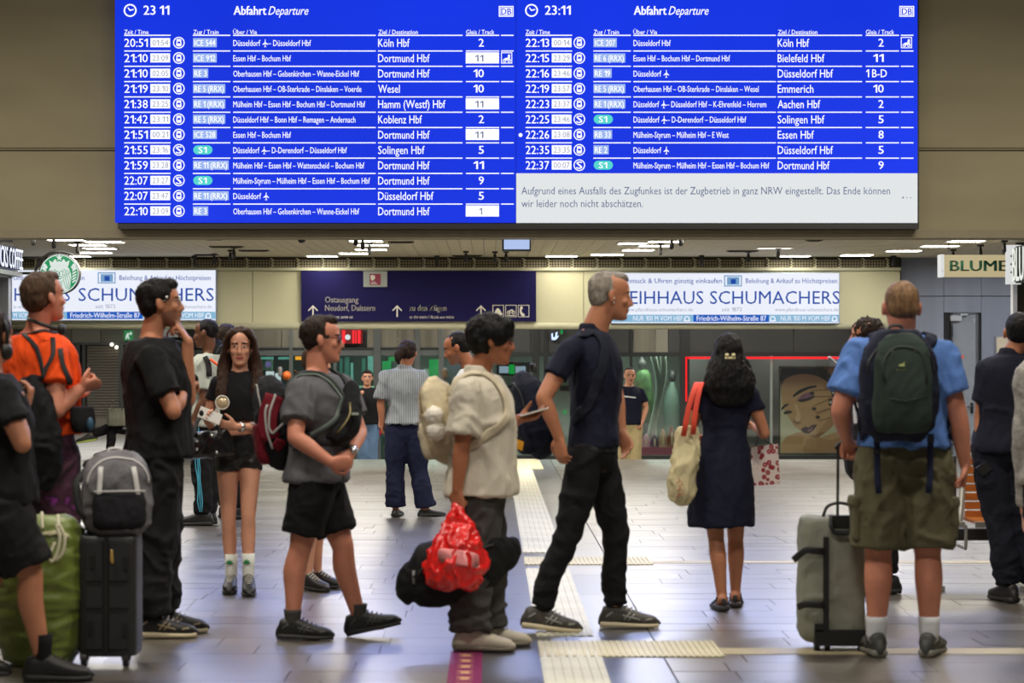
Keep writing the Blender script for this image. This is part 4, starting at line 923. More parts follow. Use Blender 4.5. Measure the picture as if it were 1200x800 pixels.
for pts in ([(950, 461), (953, 458), (975, 457), (1001, 452), (1001, 460), (977, 463.6), (956, 463.6)], [(952, 479), (955, 475.6), (974, 467.6), (1001, 461.6), (1001, 471), (977, 476), (957, 482.6)], [(956, 489), (959, 485), (978, 478), (1001, 472), (1001, 482), (979, 486.4), (962, 492)], [(966, 431), (984, 431), (1001, 440), (1001, 449), (986, 444), (972, 437)]):
    m.poly([(a - .8, b + (1.5 if i_ > len(pts) - 4 else -1.2)) for i_, (a, b) in enumerate(pts)], z - .0095, 6); m.poly(pts, z - .010, 2); m.poly([(a, b + (1.6 if i > len(pts) - 4 else 0)) for i, (a, b) in enumerate(pts)][-4:] + [pts[-1]], z - .0105, 6) if False else None
for (a, b) in ((952, 460.6), (954.4, 478.8), (958.6, 488.6), (969, 433)): m.poly([(a - 3.4, b + 1.4), (a - 2, b - 1.4), (a + 2.4, b - 1.6), (a + 1.6, b + 1.8)], z - .012, 1)
for (a, b) in ((976, 460.4), (973, 471.4), (984, 468.6), (975, 483), (988, 478)): m.poly([(a - 2, b - 4), (a + 2.4, b - 4.4), (a + 3, b + 3.6), (a - 1.4, b + 4)], z - .013, 5); m.poly([(a - .8, b - 1.6), (a + 1.4, b - 1.8), (a + 1.4, b + 1), (a - .6, b + 1.2)], z - .014, 9)
m.build('picture', [mat(a, b, .45) for a, b in PC], r)

# ================================================================ LEFT BACK: shuttered shop
YK = 44.8
w = MB(); w.pbox(-100, 300, 300, 392, YK + .3, .1); w.box((-11, YK + .35, 0), (P(300, 0, YK).x, YK + .45, 3)); LW = struct('wall_left_back', w, mat('left_back', (104, 102, 92), .7), origin=(-8, YK, 0))
for i, (a, b) in enumerate(((60, 84), (84, 118), (118, 148), (150, 215), (215, 300))):
    q = MB(); q.pbox(a + .4, 378, b - .4, 401, YK, .2); q.build('header_panel', [mat('hdr_grey', (150, 150, 136), .4), mat('hdr_pale', (176, 174, 158), .35)][i % 2], LW)  # every second panel is a paler grey
q = MB(); q.pbox(60, 401, 300, 404, YK - .03, .3); q.build('transom', M_FRL, LW)
M_SL = mat('shutter_slat', (166, 158, 144), .45, .2)
for (a, b) in ((60, 88), (101, 139), (146, 200)):
    y_ = 405
    while y_ < 488:
        q = MB(); x0_, x1_ = P(a, 0, YK).x, P(b, 0, YK).x; zc = P(0, y_ + 1.4, YK).z
        q.limb([(x0_, YK + .12, zc), (x1_, YK + .12, zc)], [(.026, .018)] * 2, 8, 1, ref=(0, 1, 0), r0=False, r1=False); q.build('shutter_slat', M_SL, LW); y_ += 3.3
    q = MB(); q.pbox(a, 404, b, 490, YK + .15, .02); q.build('shutter_back', mat('shutter_dark', (52, 46, 44), .7), LW)
for (a, b) in ((90, 94), (97, 100), (139.5, 145), (200, 206), (213, 216), (224, 229)):
    q = MB(); q.box((P(a, 0, YK).x, YK - .05, 0), (P(b, 0, YK).x, YK + .1, P(0, 402, YK).z)); q.build('post', M_FRL, LW)
q = MB(); q.box((-11, YK - .15, 0), (P(210, 0, YK).x, YK + .1, .16)); q.build('plinth', mat('plinth_pale', (176, 170, 154), .5), LW)
for i, px in enumerate((131, 136.5)):
    m = MB(); m.ell(P(px, 403.5 + 3.3 * i, YK - .05), (.035, 0, 0), (0, .035, 0), (0, 0, .035)); tag(m.build('spot_lamp', mat('glow_warm', (255, 244, 220), emit=3), None, smooth=True, origin=P(px, 407, YK - .05)), ['small round warm lamp above the shutter', 'small round warm lamp, lower right of its twin above the shutter'][i], 'lamp')
r = root('exit_sign', P(150, 399, YK - .05), 'small green exit sign behind the black shirted man', 'sign')
q = MB(); q.pbox(145.5, 387, 155, 399, YK - .1, .1); q.build('panel', mat('exit_green', (60, 150, 90), emit=.6), r)
q = MB(); q.pbox(152, 389, 154.4, 392, YK - .105, .01); q.poly([(147, 397), (148, 392), (150, 389.6), (151.4, 391), (150.6, 394), (152, 397), (150.6, 397.4), (149.4, 395), (148, 397.6)], YK - .107, 0); q.build('symbol', mat('exit_white', (220, 236, 224), emit=.8), r)
r = root('oval_sign', P(203, 402, YK - .05), 'pale sign with a curved red stroke beside the raised hand', 'sign')
q = MB(); q.pbox(189, 384, 213, 400, YK - .1, .1); q.build('panel', mat('oval_pale', (176, 178, 166), emit=.35), r)
m = MB(); circ(m, 203, 393, 8.4, YK - .106, 0, 24, 6.0); m.build('symbol', mat('oval_red', (170, 20, 30), .5), r)
# low wall and column in the left passage
q = MB(); q.box((P(296, 0, 34).x - .25, 33.6, 0), (P(296, 0, 34).x, 34.0, ZC)); struct('column', q, mat('column_grey', (96, 96, 90), .6))
# ================================================================ PEOPLE
def skin_mat(name, rgb): return mat('skin_' + name, rgb, .5, noise_amt=.07, noise_scale=14, bump=.12, bump_scale=90, spec=.4)
def hair_mat(name, rgb): return mat('hair_' + name, rgb, .58, noise_amt=.45, noise_scale=34, bump=.9, bump_scale=90, stretch=(1, 1, .2), bump_dist=.012, spec=.22)
Z = V((0, 0, 1))
def face_dir(a): a = math.radians(a); return V((math.sin(a), math.cos(a), 0))
def right_dir(a): a = math.radians(a); return V((math.cos(a), -math.sin(a), 0))

HEAD = [(-.117, .066, .030, .016), (-.112, .080, .015, .030), (-.095, .088, -.005, .044), (-.070, .086, -.035, .055), (-.045, .087, -.062, .062), (-.015, .084, -.088, .068),
        (.010, .080, -.099, .072), (.030, .089, -.102, .0745), (.055, .087, -.102, .075), (.080, .074, -.094, .068), (.100, .048, -.070, .050), (.112, .015, -.035, .026)]
def head_frame(c, yaw, pitch, roll=0):
    f = face_dir(yaw); r = right_dir(yaw); p = math.radians(pitch)
    f2 = (f * math.cos(p) - Z * math.sin(p)).normalized(); u2 = r.cross(f2).normalized()
    if roll:
        q = math.radians(roll); r, u2 = (r * math.cos(q) + u2 * math.sin(q)).normalized(), (u2 * math.cos(q) - r * math.sin(q)).normalized()
    return c, r, f2, u2
def head_geo(mb, fr, k=1.0, fem=False, nose=1.0):
    c, r, f, u = fr
    if fem: nose *= .78
    T = lambda x, y, z: c + (r * x + f * y + u * z) * k
    secs = []
    for z, yf, yb, hw in HEAD:
        if fem: hw *= .97; yf *= .97
        cy = (yf + yb) / 2; hd = (yf - yb) / 2
        secs.append((T(0, cy, z), r * hw * k, f * hd * k))
    mb.loft(secs, 20, 3, 2.25, round0=False)
    n = nose
    mb.loft([(T(0, .082, .026), r * .009 * k, f * .007 * k), (T(0, .090, .004), r * .009 * k, f * .011 * k), (T(0, .097, -.018), r * .0125 * k, f * .015 * k * n), (T(0, .098, -.033), r * .0165 * k, f * .019 * k * n), (T(0, .090, -.043), r * .012 * k, f * .012 * k)], 12, 3, 2, round0=True)
    for s in (-1, 1):
        mb.ell(T(s * .0125, .094, -.036), r * .008 * k, f * .009 * k, u * .007 * k)
        # ear
        e = T(s * .074, -.008, -.004); t = (r * s * .35 + f * -.94).normalized(); w_ = t.cross(u).normalized()
        mb.ell(e + r * s * .009 * k, t * .020 * k, w_ * .010 * k, (u + f * -.15).normalized() * .034 * k, 14, 9)
        # cheek and brow volumes
        mb.ell(T(s * .038, .062, -.022), r * .024 * k, f * .022 * k, u * .022 * k)
        mb.ell(T(s * .030, .078, .030), r * .024 * k, f * .013 * k, u * .008 * k)
        mb.ell(T(s * .031, .0735, .008), r * .0165 * k, f * .012 * k, u * .0105 * k)
    mb.ell(T(0, .0885, -.058), r * .022 * k, f * .010 * k, u * .006 * k); mb.ell(T(0, .0875, -.069), r * .019 * k, f * .010 * k, u * .007 * k)
    mb.ell(T(0, .080, -.098), r * .022 * k, f * .014 * k, u * .015 * k)

def hand_geo(mb, w, d, nrm, side, curl=25, k=1.0, thumb_curl=20, spread=6, tr=1.0):
    """w wrist, d finger direction, nrm palm-side normal, side=+1/-1: which side (across) the thumb leaves"""
    d = d.normalized(); nrm = (nrm - d * nrm.dot(d)).normalized(); a = d.cross(nrm).normalized() * side
    L = lambda x, y, z: w + (a * x + d * y + nrm * z) * k
    mb.loft([(L(0, -.012, 0), a * .025 * k, nrm * .019 * k), (L(.002, .02, 0), a * .034 * k, nrm * .017 * k), (L(0, .055, 0), a * .041 * k, nrm * .0145 * k), (L(-.002, .086, 0), a * .040 * k, nrm * .012 * k)], 14, 3, 2.4, 0, True, True)
    for i, (x, ln, rr) in enumerate(((.031, .072, .0086), (.0105, .080, .0090), (-.0105, .074, .0086), (-.031, .058, .0076))):
        p = L(x, .082 - .004 * abs(i - 1), 0); pts = [L(x * .9, .06, 0), p]; ang = math.radians(spread) * (1.5 - i) * .35
        dd = (d * math.cos(ang) + a * math.sin(ang)).normalized(); c_ = 0
        for j, seg in enumerate((.46, .30, .24)):
            c_ += math.radians(curl * (1.0 + .12 * i) * (1, 1.15, .8)[j])
            v = dd * math.cos(c_) + nrm * math.sin(c_); p = p + v * ln * seg * k; pts.append(p)
        mb.limb(pts, [rr * k * tr, rr * k * 1.08 * tr, rr * k * tr, rr * k * .93 * tr, rr * k * .8 * tr], 10, 3)
    tc = math.radians(thumb_curl)
    p0 = L(.026, .018, .004); v1 = (a * .78 + d * .62 + nrm * .25 * math.sin(tc) * 2).normalized(); p1 = p0 + v1 * .034 * k
    v2 = (a * (.55 - .5 * math.sin(tc)) + d * .8 + nrm * (.15 + .7 * math.sin(tc))).normalized(); p2 = p1 + v2 * .032 * k; p3 = p2 + (v2 + nrm * .2 - a * .15).normalized() * .026 * k
    mb.limb([L(.008, .008, 0), p0, p1, p2, p3], [.014 * k, .0145 * k, .0115 * k, .0105 * k, .0085 * k], 10, 3)

def shoe(parent, ank, yaw, pitch, k, cu, cs, kind='sneaker', sock=None, label=None, lac=None, stripe=None):
    """ank: ankle joint; the foot points along yaw, pitch lifts the toe"""
    f = face_dir(yaw); p = math.radians(pitch); d = f * math.cos(p) + Z * math.sin(p); r = right_dir(yaw); u = r.cross(d).normalized()
    B = lambda x, z: ank + (d * x + u * (z - .088)) * k       # z measured from the sole
    if kind != 'sandal':
        m = MB()
        tab = [(-.076, .016, .082, .022), (-.066, .010, .110, .034), (-.03, .010, .118, .040), (.02, .010, .124, .042), (.055, .010, .108, .044), (.10, .010, .088, .047), (.145, .010, .074, .049), (.18, .010, .066, .045), (.205, .010, .056, .034), (.216, .014, .044, .020)]
        if kind == 'flat': tab = [(a, b, c * .62, e * .92) for a, b, c, e in tab]
        m.loft([(B(x, (a + b) / 2), r * w * k, u * (b - a) / 2 * k) for x, a, b, w in tab], 16, 3, 2.4, 0, True, True)
        me = remesh(m, .006 * k, 2)
        o = link_mesh('shoe', me, [cu], parent, True)
        if stripe is not None:
            m = MB()
            for sd in (-1, 1):
                for x0, z0, x1, z1 in ((.035, .040, .075, .095), (.060, .038, .095, .085), (.03, .07, .12, .045), (-.06, .06, -.02, .09), (.15, .045, .19, .055)):
                    ribbon(m, on_surface(o, [B(x0 + (x1 - x0) * t, z0 + (z1 - z0) * t) + r * sd * .06 * k for t in (0, .5, 1)], .002), .009 * k, .003)
            m.build('side_stripes', stripe, o, True)
        if lac is not None and kind == 'sneaker':
            m = MB()
            for i in range(5):
                x = .032 + .023 * i; h = .124 - .50 * (x - .03)
                m.limb([B(x - .004, h - .012) + r * -.026 * k, B(x + .004, h + .004), B(x - .002, h - .012) + r * .026 * k], [.0048 * k] * 3, 6, 3)
            m.build('laces', lac, o, True)
    else:
        m = MB(); m.loft([(B(-.06, .03), r * .026 * k, u * .012 * k), (B(0, .035), r * .03 * k, u * .014 * k), (B(.08, .03), r * .036 * k, u * .012 * k), (B(.12, .028), r * .04 * k, u * .01 * k)], 12, 2, 2, 0, True, True)
        o = None
        m2 = MB()
        for x, h in ((-.0, .085), (.05, .07), (.11, .05)):
            pts = [B(x, .02) + r * .042 * k, B(x + .004, h * .8) + r * .036 * k, B(x + .006, h), B(x + .004, h * .8) - r * .036 * k, B(x, .02) - r * .042 * k]
            m2.limb(pts, [(.013 * k, .005 * k)] * 5, 8, 3, ref=tuple(u))
        m2.limb([B(-.075, .03), B(-.066, .07), B(.0, .082) + r * .035 * k], [(.01 * k, .005 * k)] * 3, 8, 3); m2.limb([B(-.075, .03), B(-.066, .07), B(.0, .082) - r * .035 * k], [(.01 * k, .005 * k)] * 3, 8, 3)
        o = m2.build('sandal', cu, parent, True)
    m = MB()
    st = [(-.084, .026, .030), (-.066, .040, .036), (0, .044, .034), (.06, .046, .030), (.12, .052, .027), (.165, .051, .026), (.205, .038, .026), (.222, .018, .026)]
    m.loft([(B(x, h / 2), r * w * k, u * h / 2 * k) for x, w, h in st], 16, 3, 3.2, 0, False, False)
    m.build('sole', cs, o, True)
    if label: o['label'] = label
    if sock is not None:
        m = MB(); m.limb([B(0, .07), ank + Z * .04 * k, ank + Z * sock[1]], [x_ * k * (sock[2] if len(sock) > 2 else 1) for x_ in (.036, .041, .045)], 14, 2, r0=False, r1=False); m.build('sock', sock[0], parent, True)
    return o

def person(Y, fa, label, px, H=1.75, b=1.0, fem=False, q=1.0, floor=0.0, head=None, hy=None, hp=0, hr=0, hk=1.0, neck=None, pelvis=None, sw=.19, pa=None,
           R=None, Lf=None, skin=None, hairm=None, top=None, bottom=None, shoes=None, features=True, beard=None, group=None, ears=True, nose=1.0, bodymats=None, belly=0.0, nk=1.0, lips=None, nosk=None):
    """joints are written as (pixel column, pixel row, depth offset from Y) and turned into real positions"""
    s = F / Y; k = H / 1.75
    def J(t, dy=0.0):
        return P(t[0], t[1], Y + (t[2] if len(t) > 2 else dy))
    fr = face_dir(fa); rr = right_dir(fa); fp = face_dir(fa if pa is None else pa); rp = right_dir(fa if pa is None else pa)
    Pc = J(pelvis); Nc = J(neck)
    rt = root('person', (Pc.x, Y, floor), label, 'person', group)
    Hc = J(head); hy = fa if hy is None else hy
    HF = head_frame(Hc, hy, hp, hr)
    up = (Nc - Pc).normalized()
    TL = (Nc - Pc).length
    def tor(t):
        # slight S curve of the spine
        return Pc + (Nc - Pc) * t + fr * (.018 * math.sin(min(max(t, 0), 1) * math.pi) * k)
    def lat(t):
        t = min(max(t, 0), 1); return (rp * (1 - t) + rr * t).normalized()
    def fwd(t):
        l = lat(t); return up.cross(l).normalized()
    kb = k * b
    TS = [(-.17, .10, .085), (-.08, .150, .108), (.03, .166, .116), (.16, .158, .110), (.30, .146, .104), (.45, .150, .110), (.60, .165, .118), (.75, .172, .118), (.86, .165, .104), (.95, .128, .082), (1.02, .070, .062)]
    if fem: TS = [(-.17, .10, .085), (-.08, .155, .108), (.03, .168, .112), (.16, .148, .10), (.32, .124, .088), (.45, .126, .09), (.60, .142, .108), (.70, .148, .112), (.84, .146, .092), (.95, .108, .070), (1.02, .058, .054)]
    def torso(mb, t0, t1, ew, ed, flare=0.0):
        ts = [x[0] for x in TS]; A = np.array(TS); out = []
        tt = sorted(set([t0, t1] + [t for t in ts if t0 < t < t1]))
        for t in tt:
            hw = np.interp(t, A[:, 0], A[:, 1]); hd = np.interp(t, A[:, 0], A[:, 2]); fl = flare * max(0, (.7 - t))
            l = lat(t); f = fwd(t); bel = belly * math.exp(-((t - .3) / .25) ** 2)
            out.append((tor(t) + f * bel * .5 * k, l * ((hw * kb) + ew + fl), f * ((hd * kb) + ed + fl + bel * k)))
        mb.loft(out, 20, 3, 2.3)
    sR = J(R['sh']) if 'sh' in R else tor(.88) + rr * sw * k
    sL = J(Lf['sh']) if 'sh' in Lf else tor(.88) - rr * sw * k
    hR = J(R['hp']) if 'hp' in R else Pc + rp * .088 * kb - up * .02
    hL = J(Lf['hp']) if 'hp' in Lf else Pc - rp * .088 * kb - up * .02
    arms = []
    for sh, A, sd in ((sR, R, 1), (sL, Lf, -1)):
        dy = sh.y - Y
        el = J(A['el'], dy); wr = J(A['wr'], dy)
        hd_ = V(A['hd']).normalized() if 'hd' in A else (wr - el).normalized()
        arms.append((sh, el, wr, hd_, V(A.get('hn', tuple(-rr * sd))), A, sd))
    legs = []
    for hp_, A, sd in ((hR, R, 1), (hL, Lf, -1)):
        dy = hp_.y - Y
        an_ = J(A['an'], dy)
        if not A.get('free'):
            pr = math.radians(A.get('fp', 0)); sk = k * (shoes or {}).get('k', 1)
            an_.z = floor + (.088 * math.cos(pr) + (.075 * math.sin(pr) if pr > 0 else -.15 * math.sin(pr))) * sk + .003
        legs.append((hp_, J(A['kn'], dy), an_, A, sd))
    # ---- the body: one continuous surface
    m = MB(); fk = .90 if fem else 1.0
    torso(m, -.17, 1.02, -.012, -.012)
    hbase = HF[0] + (HF[2] * -.022 - HF[3] * .045) * k * hk
    m.limb([tor(.93), Nc + (hbase - Nc) * .35, hbase, HF[0] - HF[2] * .02 * k], [.062 * k * fk * nk, .057 * k * fk * nk, .056 * k * fk * nk, .05 * k * nk], 16, 3)
    head_geo(m, HF, k * hk, fem, nose)
    for sh, el, wr, hd_, hn, A, sd in arms:
        a_ = (el - sh); up_a = sh + a_ * .35
        m.limb([tor(1.0) + up * .02, tor(.97) + (sh - tor(.97)) * .5, sh + up * .004], [.045 * kb * fk, .048 * kb * fk, .05 * kb * fk], 14, 3)
        m.limb([tor(.86) + (sh - tor(.86)) * .5, sh, up_a, sh + a_ * .75, el], [.06 * kb * fk, .056 * kb * fk, .050 * kb * fk, .044 * kb * fk, .040 * kb * fk], 14, 3)
        g = (wr - el)
        m.limb([sh + a_ * .85, el, el + g * .3, el + g * .7, wr], [.040 * kb * fk, .040 * kb * fk, .041 * kb * fk, .032 * kb * fk, (.028 * k * fk, .024 * k * fk)], 14, 3)
        if A.get('hand', True): hand_geo(m, wr, hd_, hn, A.get('ts', 1), A.get('curl', 28), k * (.93 if fem else 1) * A.get('hs', 1), A.get('tc', 25), A.get('spread', 6))
    for hp_, kn, an, A, sd in legs:
        a_ = kn - hp_; g = an - kn; bk = -fp * .018 * k; lr = .86 if bottom and bottom.get('len', 1) > 1.2 else 1.0
        m.limb([hp_ + up * .03, hp_ + a_ * .2, hp_ + a_ * .6, kn - a_ * .08, kn], [x_ * kb * lr for x_ in (.088, .086, .070, .058, .055)], 16, 3)
        m.limb([kn - a_ * .1, kn, kn + g * .3 + bk, kn + g * .6 + bk * .5, an - g * .08, an], [x_ * kb * lr for x_ in (.056, .053, .057, .046, .036, .036)], 16, 3)
        fd = face_dir(A.get('fy', fa)); pt = math.radians(A.get('fp', 0)); fd = fd * math.cos(pt) + Z * math.sin(pt)
        m.limb([an - fd * .02 - Z * .012, an + fd * .03 - Z * .04, an + fd * .08 - Z * .055, an + fd * .13 - Z * .062], [.032 * k, .031 * k, (.032 * k, .020 * k), (.030 * k, .014 * k)], 14, 3)
    vox = .0072 * q
    me = remesh(m, vox, 2, .45)
    c, r_, f_, u_ = HF; kk = k * hk
    bm_mats = [skin, lips or mat('lips', (150, 84, 72), .45), hairm, mat('eye_white', (214, 208, 200), .25), mat('iris', (30, 20, 16), .2), beard or skin]
    body = link_mesh('body', me, bm_mats, rt, True)
    if features:
        n = len(me.polygons); ce = np.empty(n * 3); me.polygons.foreach_get('center', ce); ce = ce.reshape(-1, 3) + np.array(world_loc(rt))
        loc = np.stack([(ce - np.array(c)) @ np.array(ax) for ax in (r_, f_, u_)], 1) / kk
        x, y_, z_ = loc[:, 0], loc[:, 1], loc[:, 2]; ax = np.abs(x); idx = np.zeros(n, dtype=int)
        front = y_ > .045
        if beard is not None: idx[(y_ > .0) & (z_ < -.040) & (z_ > -.13) & (ax < .072) & ((z_ < -.074) | (y_ < .075) | (ax > .026) | (z_ > -.052))] = 5
        idx[(y_ > .02) & (np.abs(z_ - .0285) < .0045 - .03 * np.abs(ax - .026)) & (ax > .012) & (ax < .050)] = 2
        idx[front & (np.abs(z_ - .007) < .0045) & (ax > .020) & (ax < .041)] = 3
        idx[front & (np.abs(z_ - .007) < .0052) & (np.abs(ax - .030) < .0062)] = 4
        idx[front & (np.abs(z_ - .0130) < .0020) & (ax > .019) & (ax < .043)] = 2
        idx[(y_ > .074) & (np.abs(z_ + .0635) < .0095 - .25 * ax) & (ax < .025)] = 1
        me.polygons.foreach_set('material_index', idx.tolist())
    # ---- clothes
    garm = {}
    if top:
        t0 = top.get('t0', -.12); e = top.get('e', .022); m = MB()
        torso(m, t0, top.get('t1', 1.0), e, e + top.get('ed', .006), top.get('flare', 0.02))
        for (sh, el, wr, hd_, hn, A, sd) in arms:
            sf = A.get('sl', top.get('sl', .62)); sr = top.get('sr', .072) * kb * .90
            a_ = el - sh
            m.limb([tor(.99), tor(.97) + (sh - tor(.97)) * .5, sh + up * .004], [.050 * kb, .056 * kb, .058 * kb], 14, 3)
            if sf <= 1:
                m.limb([tor(.84) + (sh - tor(.84)) * .5, sh + Z * .002, sh + a_ * sf * .5, sh + a_ * (sf + .05)], [.062 * kb, (.061 * kb + e * .30), sr * .95, sr * 1.06], 16, 3, r1=False)
            else:
                g = wr - el
                m.limb([tor(.84) + (sh - tor(.84)) * .5, sh + Z * .004, sh + a_ * .5, el, el + g * (sf - 1)], [.072 * kb, .068 * kb, sr, sr * .9, sr * .72], 16, 3, r1=False)
        if top.get('collar'): # polo or shirt collar
            m.loft([(tor(.97), rr * .085 * k, fr * .075 * k), (tor(1.02) + up * .012, rr * .070 * k, fr * .068 * k), (tor(1.05) + up * .022, rr * .064 * k, fr * .064 * k)], 18, 2)
        if 'skirt' in top: # dress skirt: (hem position, half width, half depth)
            hc, hw, hd2 = top['skirt']; hc = J(hc)
            m.loft([(tor(.34), rp * .138 * kb, fp * .10 * kb), (tor(.05), rp * .185 * kb, fp * .14 * kb), ((tor(0) + hc) / 2, rp * (hw * .93), fp * hd2 * .95), (hc, rp * hw, fp * hd2)], 24, 3, 2.1)
        me = remesh(m, .0098 * q, 2)
        _c = tor(1.0)
        displace(me, (lambda p, g=folds(top.get('amp', .008) * (1.15 if q < 1.4 else .6), crc(label) % 97, top.get('ff', (7.5, 7.5, 4))): g(p) * min(1, max(.15, ((p - _c).length - .10) / .12))))
        garm['top'] = link_mesh(top['name'], me, top['mats'], rt, True)
    if bottom:
        m = MB(); w0, w1, w2 = bottom['r']; e = bottom.get('e', .012)
        torso(m, -.17, bottom.get('t1', .06), min(e, .008), min(e, .006))
        fr_ = bottom.get('len', 1.0)     # 0..1 thigh only, 1..2 down the shin
        for hp_, kn, an, A, sd in legs:
            a_ = kn - hp_; g = an - kn; bk = -fp * .012 * k
            if fr_ <= 1:
                m.limb([hp_ + up * .03, hp_ + a_ * fr_ * .4, hp_ + a_ * fr_ * .75, hp_ + a_ * fr_], [w0 * kb, w0 * kb * 1.02, w1 * kb, w1 * kb], 18, 3, r1=False)
            else:
                sh_ = fr_ - 1
                m.limb([hp_ + up * .03, hp_ + a_ * .3, hp_ + a_ * .7, kn, kn + g * sh_ * .5 + bk, kn + g * sh_], [w0 * kb, w0 * kb, (w0 * .45 + w1 * .55) * kb, w1 * kb, (w1 + w2) / 2 * kb, w2 * kb], 18, 3, r1=False)
        me = remesh(m, .0100 * q, 2)
        displace(me, folds(bottom.get('amp', .009) * (.85 if q < 1.4 else .5), crc(label) % 89 + 3, bottom.get('ff', (7, 7, 7)), (floor + .42) if fr_ > 1.5 else None))
        garm['bottom'] = link_mesh(bottom['name'], me, bottom['mats'], rt, True)
    if shoes:
        for hp_, kn, an, A, sd in legs:
            if A.get('noshoe'): continue
            shoe(rt, an, A.get('fy', fa), A.get('fp', 0), k * shoes.get('k', 1), shoes['u'], shoes['s'], shoes.get('kind', 'sneaker'), shoes.get('sock'), None, shoes.get('lace'), shoes.get('stripe'))
    info = dict(root=rt, HF=HF, k=k, kk=kk, tor=tor, rr=rr, fr=fr, rp=rp, fp=fp, up=up, sR=sR, sL=sL, arms=arms, legs=legs, Y=Y, J=J, body=body, hair=hairm, **garm)
    return info

def hair(I, parts, amp=.006, freq=38, vox=.0085, name='hair', smooth=3, m=None):
    """parts: ellipsoids in head coordinates (x right, y forward, z up): (center, radii[, tilt]) or ('s', points, radii) strands"""
    c, r, f, u = I['HF']; k = I['kk']; mb = MB()
    T = lambda p: c + (r * p[0] + f * p[1] + u * p[2]) * k
    for p in parts:
        if p[0] == 's': mb.limb([T(q) for q in p[1]], [(a * k, b * k) for a, b in p[2]], 14, 3, ref=tuple(f))
        else:
            ce, ra = p[0], p[1]; t = math.radians(p[2]) if len(p) > 2 else 0
            f2 = f * math.cos(t) + u * math.sin(t); u2 = u * math.cos(t) - f * math.sin(t)
            mb.ell(T(ce), r * ra[0] * k, f2 * ra[1] * k, u2 * ra[2] * k, 20, 13)
    me = remesh(mb, vox, smooth)
    def fn(p):
        q = p - c; q = V((q.dot(r), q.dot(f), q.dot(u) * .45)) * freq
        return amp * (noise.noise(q) + .6 * noise.noise(q * 2.1) + .4 * noise.noise(q * 4.3))
    displace(me, fn)
    return link_mesh(name, me, [m or I['hair']], I['root'], True)
SHORT = [((0, -.024, .038), (.086, .099, .093), 10), ((0, -.052, .0), (.080, .066, .072)), ((0, .03, .092), (.056, .052, .034), 10)]
CROP = [((0, -.024, .036), (.083, .096, .090), 10), ((0, -.050, -.004), (.077, .064, .064))]
def glasses(I, m, rim=.004, wide=.026, dark=None):
    c, r, f, u = I['HF']; k = I['kk']; T = lambda x, y, z: c + (r * x + f * y + u * z) * k
    g = MB()
    for s in (-1, 1):
        pts = [T(s * .033 + wide * math.cos(a), .096 - .012 * abs(math.cos(a)) * (1 if math.cos(a) * s > 0 else 0), .006 + .019 * math.sin(a)) for a in np.linspace(0, 2 * math.pi, 15)]
        g.limb(pts, [.0018 * k] * 15, 6, 1)
        g.limb([T(s * .058, .086, .010), T(s * .074, .05, .012), T(s * .080, -.01, .012), T(s * .079, -.03, -.006)], [.0022 * k] * 4, 6, 2)
    g.limb([T(-.008, .099, .010), T(.008, .099, .010)], [.0018 * k] * 2, 6, 1)
    o = g.build('glasses', m, I['root'], True)
    if dark:
        g = MB()
        for s in (-1, 1): g.ell(T(s * .034, .093, .006), r * wide * k, f * .003 * k, u * .019 * k)
        g.build('lens', dark, o, True)
    return o
def on_surface(obj, pts, off):
    """push path points onto a garment so a strap lies on it"""
    me = obj.data; ol = world_loc(obj)
    bv = BVHTree.FromPolygons([v.co + ol for v in me.vertices], [tuple(p.vertices) for p in me.polygons])
    out = []
    for p in pts:
        loc, n, i, d = bv.find_nearest(V(p)); out.append((loc + n * off, n))
    return out
def ribbon(mb, path, w, t):
    """path: (point, normal)"""
    n = len(path); secs = []
    for i, (p, nn) in enumerate(path):
        tg = (path[min(i + 1, n - 1)][0] - path[max(i - 1, 0)][0]).normalized()
        nn = (nn - tg * nn.dot(tg)).normalized(); u = tg.cross(nn).normalized(); secs.append((p, u * w / 2, nn * t / 2))
    mb.loft(secs, 10, 2, 3)
def strap_path(I, pts, n=16, off=.008, key='top', tail=0):
    A = crom([tuple(p) for p in pts], max(2, n // max(1, len(pts) - 1)))
    return on_surface(I[key], [V(a) for a in A], off)

